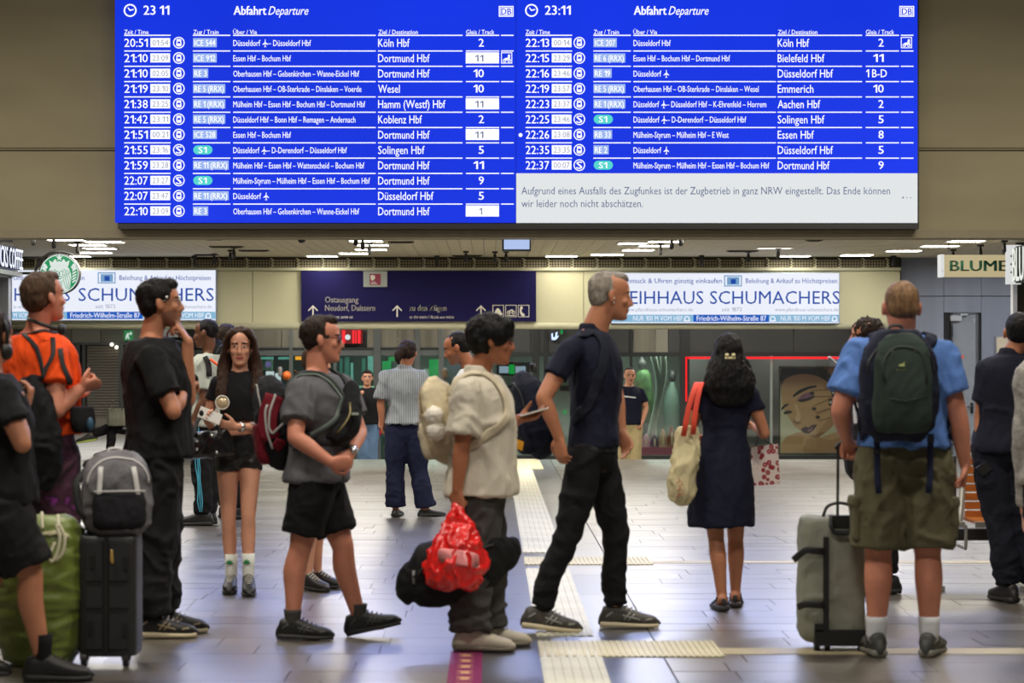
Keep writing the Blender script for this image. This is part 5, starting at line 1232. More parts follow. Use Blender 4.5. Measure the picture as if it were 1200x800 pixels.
def pack(name, label, c, yaw, size, mats, parent_info=None, lean=0, sq=3.2, em=.30, pocket=True, group=None, cat='backpack', k2=1.0, bulge=1.0, soft=.006):
    """soft bag: c centre, yaw = direction its outer face points; size (w, depth, h)"""
    w, d, h = size; f = face_dir(yaw); r = right_dir(yaw); le = math.radians(lean); u = (Z * math.cos(le) + f * math.sin(le)).normalized(); f = r.cross(u).normalized() * -1 if r.cross(u).dot(f) < 0 else r.cross(u).normalized()
    rt = root(name, c - u * h / 2, label, cat, group)
    T = lambda x, y, z: c + r * x + f * y + u * z
    m = MB(); secs = []
    for t in np.linspace(-1, 1, 9):
        e = (1 - abs(t) ** sq) ** .45 if abs(t) < 1 else 0
        e = max(e, em); bl = 1 - .12 * max(t, 0) * bulge
        secs.append((T(0, (1 - bl) * -d * .2, t * h / 2), r * w / 2 * e * bl, f * d / 2 * e * (bl - .05 * max(t, 0))))
    m.loft(secs, 22, 2, 2.9)
    me = remesh(m, .011, 5); displace(me, folds(soft, crc(label) % 51, (10, 10, 9)))
    o = link_mesh('main_bag', me, [mats[0]], rt, True)
    if pocket:
        m = MB(); m.loft([(T(0, d * .40, -h * .40), r * w * .30, f * d * .12), (T(0, d * .44, -h * .32), r * w * .38, f * d * .17), (T(0, d * .44, -h * .05), r * w * .37, f * d * .15), (T(0, d * .40, h * .04), r * w * .32, f * d * .10)], 18, 3, 3)
        me = remesh(m, .011, 4); displace(me, folds(.004, 5, (12, 12, 10))); link_mesh('front_pocket', me, [mats[1]], rt, True)
        m = MB(); path = [(T(x * w * .36, d * (.60 - .06 * x * x), h * (.03 + .0 * abs(x))), f) for x in np.linspace(-1, 1, 7)]; ribbon(m, path, .008, .006); m.build('zipper', mats[2], rt, True)
    m = MB(); path = [(T(math.cos(a) * w * .43, d * .33, h * .12 + math.sin(a) * h * .30), (f * .8 + r * math.cos(a) * .6 + u * math.sin(a) * .4).normalized()) for a in np.linspace(0, math.pi, 13)]
    path = on_surface(o, [p for p, n in path], .003); ribbon(m, path, .010, .005); m.build('zipper', mats[2], rt, True)
    m = MB(); m.limb([T(-.035, -d * .35, h * .47), T(-.025, -d * .38, h * .54), T(.025, -d * .38, h * .54), T(.035, -d * .35, h * .47)], [.008] * 4, 8, 3); m.build('top_handle', mats[2], rt, True)
    return dict(root=rt, T=T, f=f, r=r, u=u, w=w, d=d, h=h, main=o)
SK_L = skin_mat('light', (206, 148, 120)); SK_M = skin_mat('medium', (186, 124, 92)); SK_T = skin_mat('tan', (168, 106, 74)); SK_D = skin_mat('dark', (104, 66, 46)); SK_P = skin_mat('pink', (204, 134, 108))
H_BLK = hair_mat('black', (16, 14, 15)); H_DBR = hair_mat('dark_brown', (42, 29, 23)); H_BR = hair_mat('brown', (74, 54, 40)); H_GR = hair_mat('grey', (118, 108, 98)); H_SD = hair_mat('sandy', (128, 98, 70)); H_LG = hair_mat('light_grey', (176, 166, 154))
C_BLK = cloth('black', (22, 22, 24)); C_BLK2 = cloth('soft_black', (30, 29, 31)); C_NAVY = cloth('navy', (22, 25, 44)); C_GREY = cloth('grey', (92, 92, 96)); C_BEI = cloth('beige', (206, 198, 180)); C_BLUE = cloth('blue', (86, 122, 186)); C_OR = cloth('orange', (244, 82, 24))
C_OLV = cloth('olive', (92, 88, 66)); C_DGR = cloth('dark_grey', (70, 68, 66)); C_JEAN = cloth('jeans', (104, 132, 166)); C_KHA = cloth('khaki', (190, 172, 128)); C_WHT = cloth('white', (220, 222, 226)); C_NVT = cloth('navy_trousers', (28, 32, 58))
S_BLK = mat('shoe_black', (28, 27, 28), .5, bump=.2, bump_scale=60); S_SOLE = mat('sole_black', (36, 35, 34), .6); S_WSO = mat('sole_cream', (206, 192, 160), .6); S_WHT = mat('shoe_cream', (206, 196, 176), .6, bump=.2); S_GRY = mat('shoe_grey', (74, 70, 64), .6, noise_amt=.5, noise_scale=28); S_LAC = mat('lace_dark', (60, 58, 56), .8); S_LACW = mat('lace_pale', (190, 186, 176), .8)
M_STR = mat('strap_black', (24, 24, 26), .7); M_ZIP = mat('zip_dark', (44, 44, 44), .5); M_CHR = mat('chrome', (200, 200, 200), .2, .9)

# ---- man in the navy polo shirt, walking right
I = person(11.67, 90, 'grey-haired man in navy polo shirt and black trousers striding right with an earbud', 697, H=1.84, b=.98, head=(716, 347), hy=84, hp=6, neck=(694, 390), pelvis=(694, 528), sw=.19, nk=1.14,
    R=dict(sh=(667, 412, -.17), el=(637, 466, -.26), wr=(655, 512, -.24), hd=(.12, .0, -1), hn=(.6, .7, 0), ts=-1, curl=22, tc=20, kn=(664, 630, -.10), an=(632, 716, -.10), fy=90, fp=-5, sl=.50, hp=(686, 540, -.09)),
    Lf=dict(sh=(704, 402, .18), el=(722, 462, .24), wr=(728, 506, .16), hd=(.35, -.3, -.9), hn=(-.5, -.8, 0), curl=20, kn=(722, 630, .09), an=(722, 717, .09), fy=90, fp=0, sl=.50, hp=(702, 540, .09)),
    skin=SK_M, hairm=H_GR, top=dict(name='polo_shirt', mats=[C_NAVY], t0=.03, e=.012, sr=.070, collar=True, amp=.007, flare=.0), bottom=dict(name='trousers', mats=[C_BLK], r=(.094, .066, .058), len=1.93, amp=.009),
    shoes=dict(u=S_GRY, s=S_WSO, lace=S_LACW, k=.97, stripe=mat('shoe_silver', (150, 150, 144), .4)), nose=1.15)
PERSON_POLO = I
hair(I, [((0, -.036, .036), (.083, .088, .088), 14), ((0, -.056, -.004), (.078, .058, .070)), ((0, .012, .090), (.054, .070, .036), 4)], amp=.005, m=hair_mat('salt_grey', (140, 132, 122)))
c, r, f, u = I['HF']; g = MB(); g.ell(c + r * .084 - u * .012 + f * .002, r * .010, f * .008, u * .009); g.limb([c + r * .086 - u * .014, c + r * .084 - u * .036 + f * .006], [.004, .0035], 8, 1); g.build('earbud', mat('earbud_white', (236, 236, 236), .3), I['root'], True)
g = MB(); g.limb([I['tor'](.99) + I['fr'] * .085, I['tor'](.90) + I['fr'] * .118, I['tor'](.84) + I['fr'] * .128], [(.014, .006)] * 3, 8, 2, ref=tuple(I['fr'])); g.build('placket', mat('placket', (16, 18, 32), .8), I['top'], True)
g = MB(); pth = [(I['tor'](.02) + I['rr'] * math.sin(a) * .178 + I['fr'] * math.cos(a) * .13, I['rr'] * math.sin(a) + I['fr'] * math.cos(a)) for a in np.linspace(0, 2 * math.pi, 25)]; ribbon(g, pth, .03, .008); g.build('belt', M_STR, I['root'], True)

# ---- black-shirted man with hand at his chin
I = person(11.42, 78, 'young man in black T-shirt and black trousers, hand raised to his chin', 185, H=1.80, b=1.0, head=(189, 356), hy=82, hp=-4, neck=(176, 397), pelvis=(186, 536), sw=.18,
    R=dict(sh=(176, 418, -.18), el=(203, 482, -.26), wr=(216, 455, -.02), hd=(.3, .9, .3), hn=(0, 0, -1), curl=30, kn=(184, 632, -.08), an=(178, 722, -.08), fy=84, sl=.66),
    Lf=dict(sh=(202, 412, .17), el=(219, 470, .0), wr=(220, 400, -.04), hd=(-.5, .1, .85), hn=(-.8, .1, -.3), ts=-1, curl=50, tc=30, kn=(190, 628, .09), an=(192, 716, .12), fy=84, sl=.60),
    skin=SK_M, hairm=H_BLK, top=dict(name='t_shirt', mats=[C_BLK], t0=.0, e=.036, sr=.088, amp=.010, ed=.01), bottom=dict(name='trousers', mats=[C_BLK2], r=(.112, .100, .088), len=1.93, amp=.013),
    shoes=dict(u=S_BLK, s=S_WSO, lace=S_LACW, stripe=mat('shoe_tan', (150, 132, 104), .6)), beard=mat('stubble', (138, 92, 70), .6))
hair(I, [((0, -.024, .044), (.088, .104, .088), 6), ((0, -.055, .0), (.082, .062, .078)), ((0, .035, .095), (.06, .055, .035))], amp=.009, freq=26)
c, r, f, u = I['HF']; g = MB(); g.sph(c + r * .09 + f * .03 + u * .03, .008); g.build('earring_clip', mat('silver', (210, 210, 210), .3, .6), I['root'], True)
glasses(I, mat('thin_frame', (120, 110, 100), .3, .5))

# ---- man in grey T-shirt with clasped hands
I = person(11.36, 98, 'man in grey T-shirt, black shorts and sunglasses walking right with clasped hands', 372, H=1.72, b=1.06, head=(378, 398), hy=88, hp=2, neck=(371, 439), pelvis=(371, 563), sw=.19,
    R=dict(sh=(352, 457, -.17), el=(346, 512, -.28), wr=(387, 541, -.30), hd=(.9, .2, -.1), hn=(.3, .9, .1), curl=38, tc=30, kn=(352, 642, -.09), an=(343, 724, -.09), fy=92, fp=0, sl=.62, ts=-1),
    Lf=dict(sh=(400, 455, .16), el=(421, 506, .12), wr=(411, 531, -.12), hd=(-.6, -.55, -.45), hn=(-.3, .8, -.2), curl=30, kn=(402, 640, .05), an=(420, 720, .05), fy=86, fp=12, sl=.62),
    skin=SK_P, hairm=H_DBR, top=dict(name='t_shirt', mats=[C_GREY], t0=.0, e=.030, sr=.086, amp=.008), bottom=dict(name='shorts', mats=[C_BLK], r=(.112, .104, .1), len=.78, amp=.008, t1=.08),
    shoes=dict(u=S_BLK, s=S_SOLE, lace=S_LAC, k=.95, sock=(C_DGR, .070, 1.1), stripe=mat('shoe_trim', (70, 70, 70), .5)))
GREY = I
hair(I, SHORT[:1] + [((0, -.050, .0), (.076, .060, .066)), ((0, .02, .095), (.058, .062, .036), 10)], amp=.006)
glasses(I, M_BLK, dark=mat('lens_violet', (90, 80, 150), .08, spec=1.0))
g = MB(); a = I['arms'][1]; g.limb([a[1] + (a[2] - a[1]) * .86, a[1] + (a[2] - a[1]) * .98], [.034, .033], 16, 1, r0=False, r1=False); g.sph(a[1] + (a[2] - a[1]) * .92 + V((.01, -.032, .005)), .017); g.build('wristwatch', M_CHR, I['root'], True)
# bits of his back pack and chest bag
B = pack('backpack', 'maroon and black backpack with pale piping on the grey-shirted man', P(322, 495, 11.42), -100, (.30, .20, .50), [cloth('pack_black', (30, 30, 34)), cloth('maroon', (112, 22, 36)), mat('piping', (176, 172, 170), .6)], lean=10)
T = B['T']
for pts, w_ in (([(328, 449), (318, 462), (310, 480), (308, 500), (314, 520)], .10), ([(332, 520), (328, 534), (324, 545)], .06)):
    g = MB(); pp = on_surface(B['main'], [P(a, b, 11.1) for a, b in pts], .004); ribbon(g, pp, w_, .012); g.build('maroon_panel', cloth('maroon', (112, 22, 36)), B['root'], True)
for pts in ([(330, 447), (318, 456), (313, 474), (311, 494), (314, 506), (322, 510), (328, 504), (328, 492)], [(308, 470), (300, 486), (300, 504), (308, 524), (318, 544)]):
    g = MB(); pp = on_surface(B['main'], [P(a, b, 11.1) for a, b in pts], .014); ribbon(g, pp, .012, .007); g.build('piping', mat('piping', (176, 172, 170), .6), B['root'], True)
for sh, s in ((I['sR'], 1), (I['sL'], -1)):
    base = I['tor'](.8) + I['rr'] * s * .12
    pts = [base - I['fr'] * .14, I['tor'](.97) + I['rr'] * s * .115 - I['fr'] * .03, I['tor'](.98) + I['rr'] * s * .115 + I['fr'] * .05, I['tor'](.80) + I['rr'] * s * .12 + I['fr'] * .16, I['tor'](.60) + I['rr'] * s * .15 + I['fr'] * .12, I['tor'](.42) + I['rr'] * s * .19 + I['fr'] * .0, I['tor'](.35) + I['rr'] * s * .16 - I['fr'] * .12]
    g = MB(); ribbon(g, strap_path(I, pts, 24, .007), .048, .010); g.build('shoulder_strap', mat('strap_grey', (104, 116, 108), .7), B['root'], True)
    g = MB(); ribbon(g, strap_path(I, pts, 24, .018), .022, .006); g.build('strap_trim', mat('strap_dark2', (40, 44, 44), .7), B['root'], True)
r0 = root('crossbody_bag', I['tor'](.5) + I['fr'] * .19, 'black crossbody bag worn across the chest of the grey-shirted man', 'bag')
m = MB(); m.limb([P(412, 452, 11.28), P(412, 476, 11.24), P(409, 498, 11.20), P(396, 512, 11.16), P(384, 512, 11.2)], [(.035, .035), (.062, .052), (.072, .055), (.055, .045), (.03, .02)], 18, 3, ref=tuple(I['fr']))
me = remesh(m, .009, 4); displace(me, folds(.006, 9, (14, 14, 12))); o = link_mesh('main_bag', me, [cloth('bag_black', (26, 26, 28))], r0, True)
g = MB(); ribbon(g, on_surface(o, [P(409, 458, 11.1), P(408, 476, 11.1), P(404, 494, 11.1), P(394, 507, 11.1)], .003), .010, .004); g.build('zipper', mat('zip_brass', (120, 108, 70), .4, .5), r0, True)
pts = [P(412, 455, 11.25), I['tor'](.93) + I['rr'] * -.10 + I['fr'] * .1, I['tor'](1.0) - I['rr'] * .05, I['tor'](.8) - I['fr'] * .15, I['tor'](.5) + I['rr'] * .17 - I['fr'] * .05, I['tor'](.38) + I['rr'] * .17 + I['fr'] * .05, I['tor'](.36) + I['fr'] * .17, P(388, 511, 11.2)]
g = MB(); ribbon(g, strap_path(I, pts, 28, .012), .032, .005); g.build('strap', M_STR, r0, True)
g = MB(); g.box(P(412, 486, 11.1), P(420, 483.5, 11.12) + V((0, .02, 0))); g.build('buckle', mat('buckle', (170, 180, 170), .4), r0)

# ---- man in the beige shirt carrying bags
I = person(10.93, 92, 'black-haired man in loose beige shirt and grey trousers looking at his phone hand', 560, H=1.70, b=1.0, head=(578, 399), hy=92, hp=6, neck=(559, 440), pelvis=(563, 585), sw=.18,
    R=dict(sh=(549, 458, -.17), el=(541, 524, -.21), wr=(536, 574, -.21), hd=(.05, 0, -1), hn=(.5, .8, 0), curl=62, tc=45, ts=-1, kn=(556, 668, -.09), an=(551, 742, -.09), fy=95, sl=.74),
    Lf=dict(sh=(576, 455, .17), el=(584, 505, .20), wr=(608, 491, .05), hd=(.96, .0, .22), hn=(0, -.4, .9), curl=14, tc=35, ts=-1, kn=(573, 662, .09), an=(571, 736, .09), fy=85, sl=.70),
    skin=SK_T, hairm=H_BLK, top=dict(name='shirt', mats=[C_BEI], t0=.04, e=.032, sr=.094, amp=.010, ed=.014, collar=True, flare=.04), bottom=dict(name='trousers', mats=[C_DGR], r=(.112, .106, .102), len=1.95, amp=.013),
    shoes=dict(u=S_WHT, s=mat('sole_grey', (120, 112, 98), .6), lace=S_LACW))
BEI = I
hair(I, [((0, -.022, .040), (.104, .124, .100), 4), ((0, -.05, .0), (.098, .088, .090)), ((0, .045, .085), (.075, .055, .045)), ((.055, .02, .02), (.04, .055, .055))], amp=.013, freq=24)
glasses(I, M_BLK)
a = I['arms'][1]; r0 = root('phone', P(622, 486, 10.9), 'pale phone held out by the man in the beige shirt', 'phone')
g = MB(); ce = P(626, 482.5, 10.95); d_ = V((.96, 0, .27)).normalized(); g.loft([(ce - d_ * .072, V((0, .036, 0)), V((-.27, 0, .96)) * .005), (ce + d_ * .072, V((0, .036, 0)), V((-.27, 0, .96)) * .005)], 12, 1, 5); g.build('body', mat('phone_pale', (206, 196, 186), .3), r0)
g = MB(); n_ = V((-.27, 0, .96)).normalized(); g.quad(*[ce + d_ * a_ * .066 + V((0, b_ * .032, 0)) + n_ * .0056 for a_, b_ in ((-1, -1), (1, -1), (1, 1), (-1, 1))]); g.build('screen', mat('phone_screen', (20, 22, 26), .1), r0)
B = pack('backpack', 'cream patterned backpack with two white pompoms on the beige-shirted man', P(517, 492, 11.0), -84, (.30, .20, .44), [mat('cream_pattern', (196, 182, 150), .8, noise_amt=.35, noise_scale=7, bump=.3, bump_scale=20), mat('cream_plain', (204, 192, 164), .8, noise_amt=.2, noise_scale=9), mat('zip_brown', (120, 100, 70), .6)], lean=14)
for i, (px, py) in enumerate(((509, 487), (511, 505))):
    g = MB(); g.sph(P(px, py, 10.82), .048, n=16); me = remesh(g, .008, 2); displace(me, lambda p: .008 * noise.noise(p * 60)); link_mesh('pompom', me, [mat('pompom_white', (226, 220, 206), .9)], B['root'], True)
for sh, s in ((I['sR'], 1), (I['sL'], -1)):
    pts = [I['tor'](.85) + I['rr'] * s * .11 - I['fr'] * .16, I['tor'](1.0) + I['rr'] * s * .10 - I['fr'] * .02, I['tor'](.98) + I['rr'] * s * .11 + I['fr'] * .06, I['tor'](.72) + I['rr'] * s * .14 + I['fr'] * .14, I['tor'](.5) + I['rr'] * s * .2, I['tor'](.4) + I['rr'] * s * .14 - I['fr'] * .14]
    g = MB(); ribbon(g, strap_path(I, pts, 24, .010), .045, .012); g.build('shoulder_strap', mat('cream_plain', (204, 192, 164), .8), B['root'], True)
# red carrier bag and black holdall in his hand
r0 = root('plastic_bag', P(534, 690, 10.75), 'red plastic carrier bag hanging in front of the black holdall', 'plastic bag')
hp_ = P(537, 592, 10.72); m = MB()
m.loft([(P(537, 690, 10.66), V((.075, 0, 0)), V((0, .05, 0))), (P(534, 678, 10.66), V((.135, 0, .01)), V((0, .08, 0))), (P(535, 655, 10.66), V((.150, 0, 0)), V((0, .09, 0))), (P(536, 632, 10.67), V((.100, 0, 0)), V((0, .07, 0))), (P(537, 612, 10.70), V((.062, 0, 0)), V((0, .035, 0)))], 20, 3, 2.3)
m.limb([P(530, 618, 10.68), P(531, 602, 10.70), hp_ + V((-.008, 0, .01))], [(.030, .012), (.018, .010), (.010, .008)], 10, 3, ref=(0, 1, 0)); m.limb([P(545, 618, 10.68), P(542, 602, 10.70), hp_ + V((.008, 0, .01))], [(.030, .012), (.018, .010), (.010, .008)], 10, 3, ref=(0, 1, 0))
me = remesh(m, .008, 3); displace(me, folds(.016, 4, (16, 16, 9))); link_mesh('bag_film', me, [mat('red_plastic', (226, 34, 30), .22, noise_amt=.3, noise_scale=10, bump=.6, bump_scale=26, bump_dist=.012, spec=.7)], r0, True)
g = MB(); n0 = len(g.v); g.loft([(P(525, 652, 10.575), V((.05, 0, -.01)), V((0, .004, .035))), (P(552, 655, 10.575), V((.04, 0, -.01)), V((0, .004, .035)))], 10, 1, 4); g.build('white_print', mat('bag_print', (240, 150, 150), .4), r0, True)
r0 = root('duffel_bag', P(538, 712, 10.95), 'soft black holdall hanging behind the red plastic bag', 'duffel bag')
m = MB(); e_ = V((1, 0, .12)).normalized()
m.loft([(P(484, 680, 10.82), V((0, .10, 0)), V((-.02, 0, .10))), (P(492, 674, 10.82), V((0, .13, 0)), V((0, 0, .155))), (P(520, 670, 10.84), V((0, .14, 0)), V((0, 0, .165))), (P(550, 664, 10.86), V((0, .14, 0)), V((0, 0, .165))), (P(578, 654, 10.88), V((0, .13, 0)), V((0, 0, .145))), (P(591, 650, 10.9), V((0, .09, 0)), V((0, 0, .09)))], 22, 3, 2.6, 0, True, True)
me = remesh(m, .010, 5); displace(me, folds(.006, 12, (7, 7, 9))); o = link_mesh('main_bag', me, [cloth('holdall', (20, 20, 21), .8)], r0, True)
g = MB()
for dx in (-.06, .06): g.limb([P(520, 640, 10.8 + dx), P(528, 612, 10.74 + dx * .3), P(538, 596, 10.72), P(548, 612, 10.76 + dx * .3), P(562, 636, 10.8 + dx)], [(.013, .006)] * 5, 8, 3, ref=(0, 1, 0))
g.build('handle', M_STR, r0, True)
g = MB(); ribbon(g, on_surface(o, [P(484, 668, 10.6), P(500, 660, 10.6), P(530, 652, 10.6), P(560, 640, 10.6), P(586, 632, 10.6)], .003), .012, .005); g.build('zipper', M_ZIP, r0, True)
g = MB(); ribbon(g, on_surface(o, [P(483, 668, 10.7), P(484, 684, 10.7)], .004), .018, .005); g.build('end_loop', mat('loop_grey', (130, 130, 130), .6), r0, True)

# ---- man in blue T-shirt with green backpack, from behind
I = person(10.68, 0, 'man in blue T-shirt and olive cargo shorts seen from behind with a dark green backpack', 1060, H=1.79, b=1.16, head=(1056, 361), hy=-2, hp=4, neck=(1056, 396), pelvis=(1060, 541), sw=.215, nk=1.15, hk=1.02,
    Lf=dict(sh=(1008, 415, .0), el=(985, 480, -.03), wr=(993, 516, .14), hd=(.1, .6, -.7), hn=(.2, -.7, -.6), curl=55, tc=30, ts=-1, kn=(1029, 648, .0), an=(1027, 744, 0), fy=-3, fp=0, sl=.66),
    R=dict(sh=(1103, 415, .0), el=(1122, 484, -.03), wr=(1131, 545, .0), hd=(-.05, .25, -1), hn=(-1, .1, 0), curl=50, tc=35, ts=-1, kn=(1087, 648, 0), an=(1089, 744, 0), fy=24, fp=0, sl=.62),
    skin=SK_P, hairm=H_SD, top=dict(name='t_shirt', mats=[C_BLUE], t0=.12, e=.026, sr=.082, amp=.009), bottom=dict(name='cargo_shorts', mats=[C_OLV], r=(.112, .112, .1), len=.93, amp=.011, t1=.24),
    shoes=dict(u=mat('shoe_trail', (62, 64, 60), .6, noise_amt=.4, noise_scale=25), s=mat('sole_trail', (120, 118, 110), .6), lace=S_LAC, k=.98, sock=(C_WHT, .10, 1.22), stripe=mat('shoe_trim2', (110, 110, 104), .5)))
BLUE = I
hair(I, [((0, -.022, .037), (.0800, .095, .090), 10), ((0, -.050, .0), (.074, .062, .066))], amp=.003, freq=60)
for s in (-1, 1):
    g = MB(); hx = I['legs'][0 if s > 0 else 1]; c_ = hx[0] + (hx[1] - hx[0]) * .62 + I['rr'] * s * .115; g.loft([(c_ - Z * .09, V((0, .075, 0)), V((s * .026, 0, 0))), (c_ + Z * .08, V((0, .08, 0)), V((s * .026, 0, 0)))], 16, 2, 4); g.loft([(c_ + Z * .075 + I['rr'] * s * .006, V((0, .082, 0)), V((s * .030, 0, 0))), (c_ + Z * .115, V((0, .082, 0)), V((s * .028, 0, 0)))], 16, 2, 4)
    me = remesh(g, .009, 3); displace(me, folds(.005, 8)); link_mesh('cargo_pocket', me, [C_OLV], I['bottom'], True)
B = pack('backpack', 'dark green hiking backpack with navy sides on the blue T-shirt man', P(1053, 452, 10.40), 180, (.37, .20, .52), [cloth('pack_navy', (24, 28, 46)), cloth('pack_green', (46, 58, 52)), M_ZIP], pocket=False, sq=4.6, em=.55)
T = B['T']; m = MB()
m.loft([(T(0, .085, -.215), V((.118, 0, 0)), V((0, .03, 0))), (T(0, .105, -.17), V((.138, 0, 0)), V((0, .045, 0))), (T(0, .11, -.02), V((.138, 0, 0)), V((0, .05, 0))), (T(0, .10, .12), V((.130, 0, 0)), V((0, .045, 0))), (T(0, .08, .20), V((.105, 0, 0)), V((0, .04, 0))), (T(0, .05, .245), V((.06, 0, 0)), V((0, .03, 0)))], 20, 3, 3)
me = remesh(m, .010, 4); displace(me, folds(.005, 3)); fp_ = link_mesh('front_panel', me, [cloth('pack_green', (46, 58, 52))], B['root'], True)
g = MB(); ribbon(g, on_surface(fp_, [T(.11, .2, .02), T(.11, .2, .12), T(.07, .2, .19), T(0, .2, .215), T(-.07, .2, .19), T(-.11, .2, .12), T(-.11, .2, .02)], .003), .010, .005); g.build('zipper', mat('zip_green', (30, 38, 36), .6), B['root'], True)
g = MB(); ribbon(g, on_surface(fp_, [T(.12, .2, -.05), T(0, .2, -.07), T(-.12, .2, -.05)], .002), .006, .004); g.build('seam', mat('zip_green', (30, 38, 36), .6), B['root'], True)
lc = on_surface(fp_, [P(1058.5, 426, 10.2)], .004)[0][0]; g = MB()
kx = 10.25 / F
g.v += [tuple(lc + V((a * kx * 1.0, 0, b * kx))) for a, b in ((-4, 0), (-2, 2), (1, 2.4), (3, 4.4), (4, 4.2), (2.8, 2), (4, -.4), (1, -.6), (-1, -.4))]; g.face(tuple(range(9)))
nn = len(g.v); put_text(g, 'deuter', 0, 13 * kx, 0, 2.8 * kx, 1, 0, .01, 0, lambda a, b: lc + V((a - 6.5 * kx, 0, b - 5.5 * kx))); g.build('emblem', mat('emblem_lime', (196, 204, 130), .5), B['root'])
g = MB(); 
for dx in (-.055, .055): g.sph(T(dx - .0, .125, .165), .008)
g.build('zip_pull', mat('pull_silver', (170, 170, 160), .4), B['root'], True)
for s in (-1, 1):
    pts = [T(-s * .12, -.02, .2) , I['tor'](.98) + I['rr'] * s * .13 - I['fr'] * .05, I['tor'](1.0) + I['rr'] * s * .125 + I['fr'] * .03, I['tor'](.8) + I['rr'] * s * .14 + I['fr'] * .15, I['tor'](.5) + I['rr'] * s * .2 + I['fr'] * .05, I['tor'](.2) + I['rr'] * s * .19 - I['fr'] * .08]
    g = MB(); ribbon(g, strap_path(I, pts, 24, .012), .06, .014); g.build('shoulder_strap', cloth('pack_navy', (24, 28, 46)), B['root'], True)
    g = MB(); x_ = 1027 if s < 0 else 1091
    ribbon(g, [(P(x_, 508, 10.46), V((0, -1, 0))), (P(x_ - s * 1, 530, 10.48), V((0, -1, 0))), (P(x_ - s * 1, 556, 10.47), V((0, -1, 0))), (P(x_ - s * 3, 578, 10.46), V((0, -1, 0)))], .030, .005); g.build('hanging_strap', cloth('strap_navy', (30, 36, 60)), B['root'], True)
g = MB(); g.box(P(1087, 512, 10.45), P(1095, 518, 10.45) + V((0, .02, 0))); g.box(P(1023, 528, 10.44), P(1030, 532, 10.44) + V((0, .02, 0))); g.build('buckle', M_BLK, B['root'])
r0 = root('water_bottle', P(1090, 460, 10.4), 'small clear bottle with turquoise cap in the green backpack side pocket', 'bottle')
g = MB(); g.limb([P(1090, 476, 10.42), P(1090, 446, 10.42), P(1090, 440, 10.42)], [.030, .030, .020], 14, 1); g.build('body', mat('bottle_clear', (196, 212, 214), .15, spec=.8), r0, True)
g = MB(); g.limb([P(1090, 441, 10.42), P(1090.5, 434, 10.42)], [.019, .017], 14, 1, r0=False, r1=False); g.build('cap', mat('cap_turquoise', (60, 190, 180), .4), r0, True)
g = MB(); g.limb([P(1090, 468, 10.42), P(1090, 452, 10.42)], [.031, .031], 14, 1, r0=False, r1=False); g.build('label', mat('bottle_label', (224, 220, 220), .5), r0, True)
# his suitcase
r0 = root('suitcase', P(976, 757, 10.85), 'grey green wheeled suitcase with black straps beside the man in olive shorts', 'suitcase')
Yc = 10.86; M_SC = mat('case_fabric', (134, 136, 122), .8, noise_amt=.12, noise_scale=6, bump=.2, bump_scale=60); M_SB2 = mat('case_black', (24, 24, 24), .6)
def cz(py): return P(0, py, Yc).z
sx0, sx1 = P(940, 0, Yc).x, P(1016, 0, Yc).x
m = MB(); xc = (sx0 + sx1) / 2; hw = (sx1 - sx0) / 2
m.loft([(V((xc + .01, Yc + .12, cz(753))), V((hw * .86, 0, 0)), V((0, .12, 0))), (V((xc, Yc + .12, cz(740))), V((hw * 1.0, 0, 0)), V((0, .15, 0))), (V((xc, Yc + .12, cz(680))), V((hw, 0, 0)), V((0, .155, 0))), (V((xc, Yc + .12, cz(622))), V((hw * .97, 0, 0)), V((0, .15, 0))), (V((xc, Yc + .12, cz(607))), V((hw * .92, 0, 0)), V((0, .12, 0)))], 26, 3, 4.5)
me = remesh(m, .011, 3); displace(me, folds(.005, 6, (6, 6, 5))); o = link_mesh('shell', me, [M_SC], r0, True)
yf_ = Yc - .045
m = MB(); m.pbox(965, 629, 971.5, 748, yf_, .02); m.build('back_rail', M_SB2, r0)
m = MB(); m.pbox(955, 738, 1015, 757, yf_ - .005, .06); m.pbox(955, 731, 965, 740, yf_ - .005, .05); m.build('bottom_guard', M_SB2, r0)
m = MB(); m.limb([P(974, 609, yf_ + .01), P(975, 618, yf_ - .01), P(980, 624, yf_ - .012), P(1008, 624, yf_ - .012)], [(.012, .02)] * 4, 10, 3, ref=(0, 1, 0)); m.pbox(973, 604, 1014, 611, yf_ + .02, .05); m.build('handle_housing', M_SB2, r0, True)
m = MB(); m.pbox(973.5, 604, 1013, 619, yf_ + .015, .03); m.build('handle_recess', M_SB2, r0)
for px in (981.5, 1005):
    m = MB(); m.cyl(P(px, 612, yf_ + .03), P(px + .6, 523, yf_ + .05), .007, 8); m.build('telescopic_tube', M_BLK, r0)
m = MB(); m.limb([P(981, 524, yf_ + .05), P(985, 520, yf_ + .05), P(1000, 519, yf_ + .05), P(1006, 523, yf_ + .05)], [.013] * 4, 10, 3); m.build('grip', M_SB2, r0, True)
m = MB(); m.limb([P(965, 604, Yc + .1), P(970, 593, Yc + .1), P(985, 589, Yc + .1), P(1000, 594, Yc + .1), P(1006, 604, Yc + .1)], [.008] * 5, 8, 3); m.build('carry_handle', M_SB2, r0, True)
for i, (a_, b_) in enumerate(((651, 645), (711, 708))):
    m = MB(); ribbon(m, [(P(966, b_ + 1, yf_ - .004), V((0, -1, 0))), (P(952, b_, yf_ - .006), V((0, -1, 0))), (P(943, b_ + 0, yf_ - .004), V((-.5, -1, 0))), (P(930 if i == 0 else 935, a_ + (5 if i == 0 else 0), yf_ + .03), V((-.3, -1, 0)))], .034, .012); m.build('strap', M_SB2, r0, True)
for px in (957, 969, 1008):
    m = MB(); w_ = P(px, 759, yf_ + .04); w_.z = .022; m.cyl(w_ - V((.012, 0, 0)), w_ + V((.012, 0, 0)), .022, 16); m.build('wheel', M_BLK, r0)

